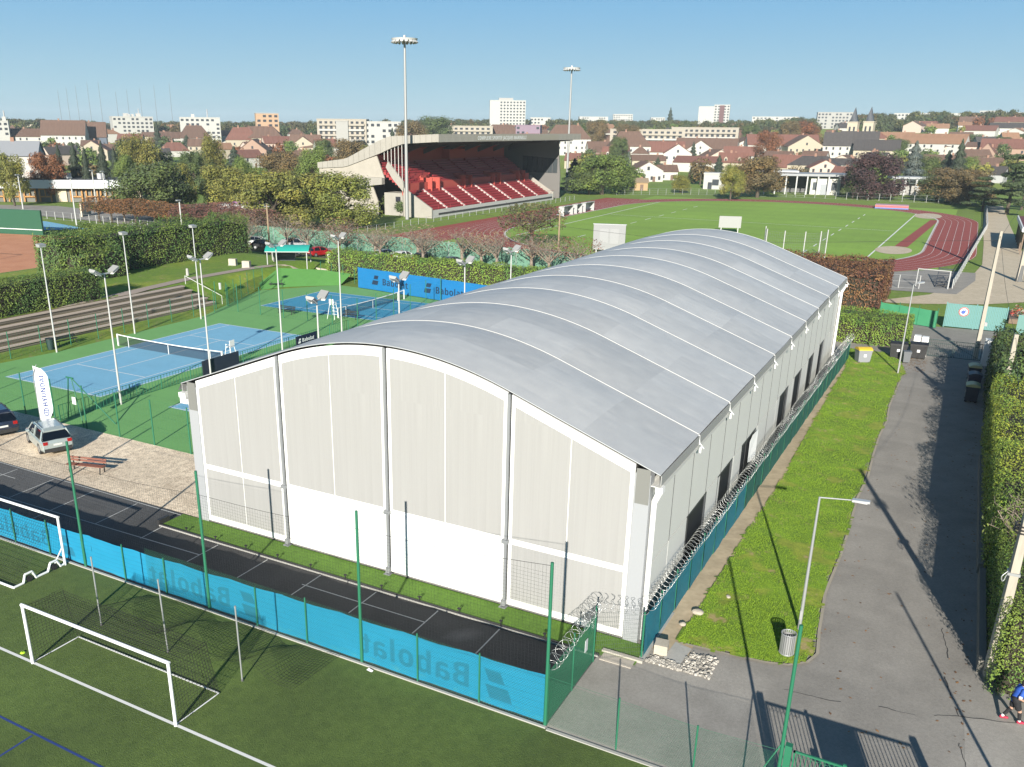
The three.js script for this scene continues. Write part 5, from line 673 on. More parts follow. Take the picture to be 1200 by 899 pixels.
// ---------- car park ----------
const cars = [['black hatchback parked beneath the bare trees behind the shelter', -92.5, -83.5, 0.5, [0.015, 0.015, 0.018], 'hatch'], ['dark red-lit black car in the shade beside the shelter', -82.5, -77.2, 0.5, [0.012, 0.012, 0.014], 'suv'], ['bright red hatchback half hidden by russet branches', -79.5, -81.5, 1.3, [0.45, 0.01, 0.015], 'hatch'], ['silver hatchback parked behind the trimmed hedge', -69, -84.5, 1.45, [0.42, 0.43, 0.44], 'hatch'], ['white hatchback parked in the row behind the trimmed hedge', -65.6, -84.3, 1.5, [0.75, 0.75, 0.75], 'hatch'], ['black estate parked beside the white hatchback behind the trimmed hedge', -61.4, -83.6, 1.55, [0.014, 0.014, 0.016], 'suv'], ['dark grey car parked under the bare trees by the green screen', -56.2, -83, 1.5, [0.06, 0.065, 0.07], 'hatch'], ['black hatchback at the end of the parked row by the hedge', -51.6, -80.2, 1.5, [0.012, 0.012, 0.014], 'hatch'], ['white estate parked at the end of the row by the hedge', -46.2, -79.6, 1.52, [0.72, 0.72, 0.72], 'suv'], ['grey hatchback beside the white estate near the hall', -42.8, -79, 1.5, [0.2, 0.2, 0.21], 'hatch'], ['white hatchback parked behind the shelter under bare trees', -96.5, -86.5, 0.5, [0.7, 0.7, 0.7], 'hatch'], ['blue-grey car parked behind the tall hedge end', -100.6, -86.8, 0.5, [0.1, 0.13, 0.18], 'hatch'], ['silver estate parked behind the shelter beside the black hatchback', -88.6, -87, 0.6, [0.4, 0.4, 0.42], 'suv']];
for (const [l, x, z, t, c, k] of cars) car(l, x, z, t, c, k);
postFence('screen_fence', 'long pale green screen fence between car park and running track', [[-108, -90.2], [-72, -89.5], [-45, -87], [-30, -84]], 2.9, 3, 0.05, { cloth: M([0.13, 0.27, 0.19], 0.8), clothH: 0.95, wires: [], wr: 0.01, mat: galv });
// ---------- grandstand ----------
{
  const s = thing('grandstand', 'concrete grandstand with red tiers under a wide cantilever roof', 'grandstand');
  const cm = MT((() => { const t = tex(256, (u, v, n) => { const k = 0.4 * n(64, 133) + 0.3 * n(16, 134) + 0.3 * n(4, 135); return mixc([0.31, 0.29, 0.25], [0.39, 0.365, 0.32], k); }); t.repeat.set(0.12, 0.12); return t; })(), 0.9), red = M([0.36, 0.045, 0.045], 0.7), redSeat = M([0.38, 0.03, 0.04], 0.5), redWall = M([0.42, 0.07, 0.05], 0.8), pale = M([0.62, 0.5, 0.47], 0.8), dark = M([0.05, 0.045, 0.045], 0.8);
  const Z0 = -143, Z1 = -224, prof = [[-94.3, 17.8], [-107, 17.2], [-110.4, 16], [-119, 12.2], [-127.3, 11.2]], low = [[-127.4, 9.9], [-119.2, 10.4], [-113, 12.4], [-109, 13.7], [-105.8, 15.0], [-103, 15.7], [-94.3, 16.2]];
  const ext = (pts, z, d) => { const g = new THREE.ExtrudeGeometry(new THREE.Shape(pts.map((p) => new THREE.Vector2(...p))), { depth: d, bevelEnabled: false }); g.translate(0, 0, z); return g; };
  // side fascia in upright concrete panels
  const yAt = (P, x) => { for (let i = 0; i + 1 < P.length; i++) { const [a, b] = [P[i], P[i + 1]]; if ((x - a[0]) * (x - b[0]) <= 0) return lerp(a[1], b[1], (x - a[0]) / (b[0] - a[0] || 1)); } return P[P.length - 1][1]; };
  for (let x = -94.3; x > -127.2; x -= 1.5) { const a = x - 0.03, b = Math.max(-127.25, x - 1.47); if (a - b < 0.2) continue; part('fascia_panel', ext([[a, yAt(low, a)], [a, yAt(prof, a)], [b, yAt(prof, b)], [b, yAt(low, b)]], Z0 - 0.1, 0.5), cm, s); }
  for (let i = 0; i < 27; i++) part('fascia_panel', slab(-94.35, -94.1, 16.15, 17.8, Z0 + 0.38 - i * 3 - 2.96, Z0 + 0.38 - i * 3), cm, s);
  const tt = canvasTex(2048, 64, (x, w, h) => { x.fillStyle = 'rgb(160,154,140)'; x.fillRect(0, 0, w, h); x.fillStyle = 'rgb(226,228,228)'; x.font = 'bold 58px sans-serif'; x.fillText('COMPLEXE SPORTIF JACQUES MARINELLI', 20, 54, w - 40); });
  part('lettering_panel', new THREE.PlaneGeometry(47.6, 1.3).rotateY(PI / 2).translate(-94.07, 16.97, -183.6), MT(tt, 0.8), s);
  part('roof', ext([...prof.map(([x, y]) => [x - 0.02, y - 0.25]), ...[...prof].reverse().map(([x, y]) => [x - 0.02, y - 0.75])], Z1, Z0 - Z1 - 0.2), M([0.16, 0.15, 0.14], 0.9), s);
  for (let i = 0; i < 9; i++) part('roof_beam', ext([[-96, 15.9], [-96, 16.9], [-107, 16.3], [-112, 14], [-112, 13], [-106.5, 15.0]], Z0 - 4 - i * 9.4, 0.6), M([0.10, 0.09, 0.09], 0.9), s);
  part('rear_wall', slab(-127, -126.6, 0, 10.3, Z1, Z0), cm, s);
  part('side_wall', ext([[-127, 0], [-110.5, 0], [-110.5, 3], [-112, 6.6], [-109, 6.9], [-108.6, 8.2], [-110.6, 13.0], [-119, 10.6], [-127, 9.9]], Z0 - 0.2, 0.3), MT(cm.map, 0.9, { color: col([1.15, 1.12, 1.08]) }), s);
  part('side_balcony', ext([[-115, 6.2], [-108.6, 6.9], [-108.6, 8.3], [-112.6, 8.4], [-115.5, 6.6]], Z0, 1.2), cm, s); part('service_block', slab(-109.6, -104.6, 0, 5.0, Z0 - 6, Z0 - 1.2), cm, s); part('service_window', slab(-106.5, -105.2, 3.0, 4.2, Z0 - 1.22, Z0 - 1.15), M([0.03, 0.03, 0.04], 0.3), s);
  part('right_wall', ext([[-127, 0], [-97, 0], [-97, 6.4], [-97.6, 12.5], [-97.9, 17.2], [-107, 16.9], [-119, 11.8], [-127, 10.8]], -216.5, 0.4), M([0.17, 0.16, 0.15], 0.9), s);
  for (let i = 0; i < 7; i++) part('glass_bay', slab(-109 + i * 1.6, -107.5 + i * 1.6, 7, 11.6 - i * 0.1, -216.05, -216.0), M([0.06, 0.07, 0.075], 0.15), s);
  // lower tier
  part('front_wall', slab(-96.5, -96.2, 0, 1.7, -210, Z0), M([0.55, 0.53, 0.5], 0.8), s); part('front_band', slab(-96.19, -96.1, 0.55, 0.95, -209, Z0 - 3), dark, s);
  const ends = [Z0 - 0.4, -209.6], secL = (ends[0] - ends[1]) / 8;
  for (let r = 0; r < 8; r++) { const x = -97.0 - r * 0.85, y = 1.6 + r * 0.5; part('tier_step', slab(x - 0.86, x, y - 0.6, y, ends[1], ends[0]), red, s); for (let k = 0; k < 8; k++) part('seat_row', slab(x - 0.55, x - 0.12, y + 0.12, y + 0.40, ends[0] - k * secL - secL + 0.9, ends[0] - k * secL - 0.2), redSeat, s); }
  for (let k = 1; k < 8; k++) part('aisle_stair', ext([[-96.9, 1.5], [-96.9, 1.75], [-103.6, 5.7], [-103.6, 5.3]], ends[0] - k * secL + 0.1, 0.6), pale, s);
  part('tier_parapet', ext([[-96.1, 0], [-96.1, 2.1], [-103.6, 6.4], [-103.6, 0]], Z0 - 0.35, 0.45), cm, s); part('tier_parapet', ext([[-96.1, 0], [-96.1, 2.1], [-103.6, 6.4], [-103.6, 0]], -210.2, 0.45), cm, s);
  // vomitories and walls between the tiers
  part('tier_wall', slab(-104.2, -103.9, 4.6, 7.1, ends[1], ends[0]), redWall, s); part('cross_walk', slab(-104, -103.2, 4.9, 5.0, ends[1], ends[0]), red, s);
  for (const z of [-156, -172, -188, -203]) part('vomitory', [slab(-106.4, -102.8, 5, 8.0, z - 1.9, z - 1.6), slab(-106.4, -102.8, 5, 8.0, z + 1.6, z + 1.9), slab(-106.4, -106.1, 5, 8.4, z - 1.6, z + 1.6)], redWall, s);
  for (let r = 0; r < 9; r++) { const x = -104.4 - r * 0.82, y = 6.9 + r * 0.52; part('tier_step', slab(x - 0.83, x, y - 0.6, y, ends[1], ends[0]), red, s); for (let k = 0; k < 8; k++) if (r > 3 || k % 2 === 0) part('seat_row', slab(x - 0.55, x - 0.12, y + 0.12, y + 0.42, ends[0] - k * secL - secL + 0.9, ends[0] - k * secL - 0.2), redSeat, s); }
  part('upper_parapet', ext([[-103.4, 5.2], [-103.6, 7.6], [-107.6, 11.9], [-108.2, 10.6], [-106.5, 8.2]], Z0 - 0.35, 0.45), cm, s); part('upper_wall', slab(-112.4, -112.0, 11, 15, ends[1], ends[0]), redWall, s); part('press_box', slab(-112.0, -109.6, 11.8, 14.0, -182, -174), redWall, s);
  for (let i = 0; i < 7; i++) { const x = -108.6 + i * 0.95; part('screen_mullion', slab(x - 0.06, x + 0.06, yAt([[-103.4, 6.8], [-107.6, 11.6], [-109, 12.4]], Math.min(-103.5, x)), yAt(low, x) + 0.1, Z0 - 0.1, Z0 + 0.02), M([0.6, 0.58, 0.55], 0.6), s); }
  for (let i = 0; i < 12; i++) part('crowd_rail', [rod(V(-96.2, 1.7, -146 - i * 5.4), V(-96.2, 2.6, -146 - i * 5.4), 0.04), rod(V(-96.2, 2.55, -146 - i * 5.4), V(-96.2, 2.55, -151.2 - i * 5.4), 0.035)], red, s);
}
// ---------- stadium floodlights ----------
function bigLight(x, z, h, label) { const f = thing('stadium_floodlight', label, 'floodlight', [x, 0, z]); part('pole', rod(V(0, 0, 0), V(0, h, 0), 0.42, 0.22, 16), M([0.36, 0.36, 0.35], 0.5, { metalness: 0.3 }), f); part('platform', new THREE.CylinderGeometry(2.75, 2.6, 0.35, 24).translate(0, h, 0), M([0.55, 0.55, 0.53], 0.5), f); part('cap', new THREE.CylinderGeometry(0.3, 0.4, 0.7, 12).translate(0, h + 0.45, 0), galv, f); for (let i = 0; i < 18; i++) { const a = i / 18 * 2 * PI; const g = new THREE.CylinderGeometry(0.36, 0.26, 0.5, 12); g.rotateX(0.9); g.rotateY(a); g.translate(2.45 * Math.sin(a), h - 0.45, 2.45 * Math.cos(a)); part('lamp', g, M([0.5, 0.5, 0.5], 0.35), f); } }
bigLight(-99.6, -138.2, 36.2, 'very tall floodlight mast with a ring of lamps before the grandstand'); bigLight(-110.7, -254, 37.4, 'very tall floodlight mast with a ring of lamps beyond the grandstand');
// ---------- things round the track ----------
const wht = M([0.44, 0.44, 0.43], 0.5);
[[-167, 5.4, 'white covered dugout at the track edge, largest of three'.replace(', largest of three', ' beside the grandstand steps')], [-173.8, 3.2, 'narrow white covered dugout between two longer dugouts'], [-180.5, 5.6, 'white covered dugout at the track edge beside the narrow dugout']].forEach(([z, l, lab]) => { const d = thing('dugout', lab, 'dugout', [-73.4, 0, z]); part('back_shell', box(0.15, 2.1, l, -1.2, 1.05, 0), wht, d); part('roof', new THREE.BoxGeometry(1.5, 0.14, l).rotateZ(0.12).translate(-0.5, 2.15, 0), wht, d); for (const q of [-1, 1]) part('side_shell', box(1.3, 2.05, 0.1, -0.55, 1.02, q * l / 2), wht, d); part('bench', box(0.5, 0.1, l - 0.3, -0.8, 0.5, 0), M([0.1, 0.1, 0.12], 0.6), d); });
{ const c = thing('throwing_cage', 'tall netted throwing cage on posts at the edge of the field', 'cage', [-15, 0, -121]); const P = [[-5, -2], [-4, 2], [-1, 3.5], [2, 3], [4, 1], [4.6, -2]]; P.forEach(([x, z]) => part('post', rod(V(x, 0, z), V(x, 4.4, z), 0.09), wht, c)); for (let i = 0; i + 1 < P.length; i++) { const [a, b] = P[i], [d, e] = P[i + 1], l = []; for (let k = 0; k <= 10; k++) { l.push([[lerp(a, d, k / 10), 0.1, lerp(b, e, k / 10)], [lerp(a, d, k / 10), 4.1, lerp(b, e, k / 10)]]); l.push([[a, 0.1 + k * 0.4, b], [d, 0.1 + k * 0.4, e]]); } part('net', wires(l, 0.012), M([0.2, 0.22, 0.2], 0.8), c); } }
{ const b = thing('score_board', 'large pale grey scoreboard seen from behind at the field edge', 'scoreboard', [-42, 0, -109.5], 0.25); part('panel', box(5.2, 4.0, 0.4, 0, 2.6, 0), M([0.27, 0.275, 0.28], 0.6), b); for (const x of [-0.85, 0.85]) part('service_hatch', box(1.4, 2.4, 0.05, x, 2.7, 0.22), M([0.30, 0.305, 0.31], 0.5), b); for (const x of [-2, 2]) part('leg', slab(x - 0.1, x + 0.1, 0, 0.7, -0.15, 0.15), galv, b); part('frame_edge', [box(5.4, 0.1, 0.46, 0, 4.6, 0), box(5.4, 0.1, 0.46, 0, 0.6, 0)], galv, b);
  const w = thing('small_board', 'small white board with a lamp behind the hall ridge', 'board', [-32, 0, -150], 0.3); part('panel', box(4.2, 2.2, 0.25, 0, 2.2, 0), M([0.32, 0.32, 0.31], 0.6), w); for (const x of [-1.6, 1.6]) part('leg', slab(x - 0.08, x + 0.08, 0, 1.2, -0.1, 0.1), galv, w); }
{ const m = thing('landing_mat', 'red and blue high-jump landing mat at the far track curve', 'mat', [-9.4, 0, -235], 0.05); part('cushion', box(8, 0.85, 5, 0, 0.45, 0), M([0.5, 0.12, 0.12], 0.7), m); part('cover', box(8.05, 0.08, 5.05, 0, 0.92, 0), M([0.5, 0.3, 0.36], 0.7), m); part('side_band', box(8.1, 0.3, 5.1, 0, 0.2, 0), M([0.1, 0.2, 0.45], 0.7), m); }
{ // barrier on the far side of the right-hand curve
  const f = thing('track_barrier', 'grey panelled barrier between the running track and the dirt path', 'barrier'); const X = (z) => 8.4 + 4.2 * Math.min(1, (z + 101) / -90) ; for (let z = -101; z > -262; z -= 3) { part('post', slab(X(z) - 0.05, X(z) + 0.05, 0, 1.25, z - 0.05, z + 0.05), wht, f); const z1 = z - 3; part('panel', quadsGeo([[[X(z), 0.12, z - 0.1], [X(z1), 0.12, z1 + 0.1], [X(z1), 0.95, z1 + 0.1], [X(z), 0.95, z - 0.1]]]), M([0.17, 0.20, 0.20], 0.6), f); part('rail', rod(V(X(z), 1.2, z), V(X(z1), 1.2, z1), 0.05, 0.05, 6), wht, f); }
  const st = thing('metal_stair', 'dark metal bleacher stair at the near end of the track barrier', 'stair', [7.3, 0, -101]); for (let i = 0; i < 9; i++) part('tread', slab(-0.9, 0.9, 0.18 * i, 0.18 * i + 0.05, -i * 0.9 - 0.5, -i * 0.9), M([0.06, 0.06, 0.065], 0.5), st); for (const x of [-0.9, 0.9]) part('stringer', bar(V(x, 0, 0), V(x, 1.6, -8), 0.08, 0.12), M([0.06, 0.06, 0.065], 0.5), st);
}
postFence('white_post_fence', 'white post fence beyond the far curve of the track', [[10, -264], [-12, -262], [-36, -263]], 2.0, 3.2, 0.06, { mat: wht, wires: [1], wr: 0.02 });
postFence('white_post_fence', 'long grey mesh fence behind the far straight of the track', [[-36, -263], [-62, -258], [-88, -240]], 1.8, 2.6, 0.05, { mat: galv, wires: [0.6, 1.2], wr: 0.02 });
postFence('white_post_fence', 'grey tube fence on the near side of the track by the hard standing', [[-12, -94], [4.6, -98.5]], 1.7, 2.6, 0.06, { mat: wht, wires: [0.9], wr: 0.02 });
postFence('white_post_fence', 'low grey fence between grandstand and running track', [[-92, -100], [-92, -140], [-90.5, -212]], 1.2, 3.2, 0.05, { mat: galv, wires: [0.6], wr: 0.02 });
{ const g = thing('swing_frame', 'white tubular goal frame on the hard standing', 'frame', [6.0, 0, -100.5], -0.1); part('upright', rod(V(-1.9, 0, 0), V(-1.9, 2.3, 0), 0.07), wht, g); part('upright', rod(V(1.9, 0, 0), V(1.9, 2.3, 0), 0.1), wht, g); part('crossbar', rod(V(-1.9, 2.25, 0), V(1.9, 2.25, 0), 0.07), wht, g); }
{ // school pavilion behind the far curve
  const p = thing('pavilion', 'long low pavilion with grey canopy roof on white columns behind the track', 'building', [-34.5, 0, -279], 0.27); part('roof', box(25, 0.7, 13, 0, 6.0, -5), M([0.30, 0.31, 0.32], 0.6), p); part('wing_roof', box(13, 0.5, 10, -13, 6.9, -5), M([0.5, 0.5, 0.5], 0.6), p); part('central_block', box(9, 5.2, 8, 2, 2.6, -4.6), M([0.62, 0.6, 0.54], 0.8), p); part('rear_wall', box(24, 5.6, 0.4, 0, 2.8, -10.5), M([0.12, 0.12, 0.12], 0.8), p); for (let i = 0; i < 10; i++) part('column', slab(-16.8 + i * 3.2, -16.4 + i * 3.2, 0, 5.8, 0.9, 1.3), wht, p); part('door', [slab(0.6, 3.2, 0, 3.2, -0.58, -0.52)], M([0.3, 0.32, 0.34], 0.4), p); for (const x of [-1, 4.6]) part('window', box(1.6, 2.4, 0.1, x, 2.6, -0.58), M([0.08, 0.09, 0.1], 0.2), p);
  const c = thing('covered_walk', 'open covered walk with grey roof and white columns beside the purple tree', 'building', [-7.5, 0, -292], 0.3); part('roof', box(15, 0.6, 7, 0, 5.5, -2), M([0.36, 0.37, 0.38], 0.5), c); for (let i = 0; i < 5; i++) part('column', slab(-6.9 + i * 3.3, -6.4 + i * 3.3, 0, 5.2, 0.6, 1.1), wht, c); part('rear_wall', box(14, 3.4, 0.3, 0, 1.7, -5), M([0.35, 0.34, 0.32], 0.8), c);
}
// ---------- trees ----------
const bark = M([0.09, 0.07, 0.05], 0.95), twigBark = M([0.26, 0.21, 0.165], 0.95);
function crownGeo(kind, n, sd, leaf) { // unit tree: width 1, height 1, leaves only
  seed(sd); const q = [], c = []; const lobes = [];
  if (kind === 'round') for (let i = 0; i < 24; i++) { const a = i * 2.4 + rr(-0.4, 0.4), e = rr(-1, 1), r = rr(0.2, 0.36) * Math.sqrt(1 - Math.max(0, e) * Math.max(0, e) * 0.75); lobes.push([r * Math.cos(a), 0.5 + e * 0.33, r * Math.sin(a), rr(0.12, 0.24)]); }
  if (kind === 'bush') for (let i = 0; i < 10; i++) { const a = rr(0, 6.28), r = rr(0, 0.22); lobes.push([r * Math.cos(a), rr(0.35, 0.7), r * Math.sin(a), 0.28]); }
  if (kind === 'willow') for (let i = 0; i < 14; i++) { const a = rr(0, 6.28), r = rr(0.05, 0.32); lobes.push([r * Math.cos(a), rr(0.5, 0.84) - r * 0.4, r * Math.sin(a), rr(0.14, 0.2)]); }
  if (kind === 'layer') for (let i = 0; i < 22; i++) { const k = i % 6, a = rr(0, 6.28), r = rr(0.1, 0.42) * (1.1 - k * 0.13); lobes.push([r * Math.cos(a), 0.2 + k * 0.14, r * Math.sin(a), rr(0.12, 0.18)]); }
  for (let i = 0; i < n; i++) {
    let p, nn;
    if (kind === 'conifer') { const t = Math.pow(rnd(), 0.8), y = 0.08 + 0.92 * (1 - t), R = 0.5 * Math.pow(t, 0.8) * (0.72 + 0.28 * Math.sin(y * 46 + rr(-1, 1))); const a = rr(0, 6.28), r = R * Math.sqrt(rr(0.35, 1)); p = V(r * Math.cos(a), y - r * 0.12, r * Math.sin(a)); nn = V(Math.cos(a), rr(-0.2, 0.9), Math.sin(a)); }
    else if (kind === 'sparse') { const a = rr(0, 6.28), e = rr(-0.6, 1), r = 0.5 * Math.sqrt(rr(0.1, 1)) * Math.sqrt(1 - e * e * 0.8); p = V(r * Math.cos(a), 0.62 + e * 0.34, r * Math.sin(a)); nn = V(rr(-1, 1), rr(-1, 1), rr(-1, 1)); }
    else { const [x, y, z, R] = lobes[Math.floor(rnd() * lobes.length)]; const u = V(rr(-1, 1), rr(-1, 1), rr(-1, 1)).normalize(), r = R * Math.pow(rr(0.1, 1), 0.4) * (rnd() < 0.12 ? rr(1, 1.3) : 1) * (0.8 + 0.4 * vnoise(u.x * 3 + x * 9, u.y * 3 + u.z * 3, sd)); const sy = kind === 'layer' ? 0.28 : kind === 'willow' ? 1.5 : 0.82; p = V(x + u.x * r, y + u.y * r * sy, z + u.z * r); nn = u.clone().add(V(rr(-0.6, 0.6), rr(-0.3, 0.8), rr(-0.6, 0.6))); }
    const m = vnoise(p.x * 6 + sd, p.y * 6 + p.z * 5, sd); let s = tone(0.55, 1.3); s = [s[0] * (0.8 + 0.5 * m), s[1] * (0.85 + 0.3 * m), s[2]]; if (p.y < 0.03) p.y = 0.03; leafQuad(p, nn.normalize(), leaf, q, c, s);
  }
  return quadsGeo(q, c);
}
function trunkGeo(kind, sd) { seed(sd); const g = []; if (kind === 'conifer') return rod(V(0, -0.02, 0), V(0, 0.9, 0), 0.03, 0.006, 7); const top = kind === 'bush' ? 0.3 : 0.4; g.push(rod(V(0, -0.02, 0), V(0.01, top, 0), 0.035, 0.024, 8)); const nb = kind === 'sparse' ? 9 : 6; for (let i = 0; i < nb; i++) { const a = i / nb * 6.28 + rr(-0.3, 0.3), e = V(0.3 * Math.cos(a) * rr(0.5, 1.2), rr(0.6, 0.85), 0.3 * Math.sin(a) * rr(0.5, 1.2)), b = V(0.008 * Math.cos(a), top * rr(0.75, 1), 0); g.push(rod(b, e, 0.016, 0.005, 5)); if (kind === 'sparse') for (let k = 0; k < 6; k++) { const p = b.clone().lerp(e, rr(0.35, 1)); const t = p.clone().add(V(rr(-0.22, 0.22), rr(0.02, 0.22), rr(-0.22, 0.22))); g.push(rod(p, t, 0.005, 0.002, 4)); for (let j = 0; j < 2; j++) { const u = p.clone().lerp(t, rr(0.4, 1)); g.push(rod(u, u.clone().add(V(rr(-0.12, 0.12), rr(0, 0.12), rr(-0.12, 0.12))), 0.003, 0.0015, 3)); } } } return merge(g); }
const CG = { round: [1, 2, 3].map((i) => crownGeo('round', 13000, 400 + i, 0.036)), conifer: [1, 2].map((i) => crownGeo('conifer', 5000, 420 + i, 0.045)), willow: [crownGeo('willow', 9000, 430, 0.036)], layer: [crownGeo('layer', 7000, 440, 0.04)], bush: [crownGeo('bush', 1800, 450, 0.08)], sparse: [1, 2, 3].map((i) => crownGeo('sparse', 420, 460 + i, 0.035)), thin: [1, 2].map((i) => crownGeo('sparse', 1700, 465 + i, 0.045)), far: [1, 2, 3].map((i) => crownGeo('round', 900, 470 + i, 0.12)) };
const TG = { round: trunkGeo('round', 1), conifer: trunkGeo('conifer', 2), willow: trunkGeo('round', 3), layer: trunkGeo('conifer', 4), bush: trunkGeo('bush', 5), sparse: trunkGeo('sparse', 6), thin: trunkGeo('sparse', 9), far: trunkGeo('round', 7) };
const TM = { yel: ['round', [0.245, 0.255, 0.04], 'olive-yellow broadleaf tree'], ygr: ['round', [0.22, 0.26, 0.04], 'yellow-green broadleaf tree'], grn: ['round', [0.155, 0.235, 0.035], 'mid-green broadleaf tree'], dgr: ['round', [0.095, 0.145, 0.03], 'dark green broadleaf tree'], org: ['round', [0.26, 0.10, 0.03], 'rust-orange autumn tree'], aut: ['round', [0.20, 0.145, 0.05], 'brownish autumn tree'], pur: ['round', [0.07, 0.03, 0.03], 'dark purple-leaved tree'], con: ['conifer', [0.035, 0.06, 0.025], 'dark pointed conifer'], ced: ['conifer', [0.10, 0.13, 0.11], 'blue-grey conifer'], wil: ['willow', [0.21, 0.21, 0.03], 'yellow-green weeping tree'], lay: ['layer', [0.06, 0.10, 0.025], 'layered cedar tree'], bush: ['bush', [0.10, 0.16, 0.03], 'rounded green shrub'], bare: ['sparse', [0.30, 0.23, 0.13], 'nearly bare tree with pale twigs'], barer: ['sparse', [0.20, 0.075, 0.045], 'sparse russet-leaved tree'], twiggy: ['sparse', [0.14, 0.2, 0.03], 'thin green sapling'], multi: ['thin', [0.15, 0.15, 0.05], 'many-stemmed thin-leaved shrub tree'], poll: ['thin', [0.26, 0.12, 0.035], 'low orange-leaved pollard tree'], pollr: ['thin', [0.20, 0.085, 0.06], 'low russet pollard tree'] };
const treeMat = {}; for (const k of Object.keys(TM)) treeMat[k] = leafMat(TM[k][1], 0.3);
seed(900);
function tree(x, y, z, w, h, k, where, farGeo) {
  const [shape, , nm] = TM[k], sh = farGeo && shape === 'round' ? 'far' : shape; const t = thing(shape === 'bush' ? 'shrub' : shape === 'conifer' ? 'conifer_tree' : 'broadleaf_tree', `${nm} ${where}`, 'tree', [x, y, z], rr(0, 6.28), `${nm} group ${where}`);
  part('trunk', TG[sh], shape === 'sparse' ? twigBark : bark, t); const c = part('crown', CG[sh][Math.floor(rnd() * CG[sh].length)], treeMat[k], t); for (const m of t.children) m.scale.set(w * 1.15, h, w * 1.15); return t;
}
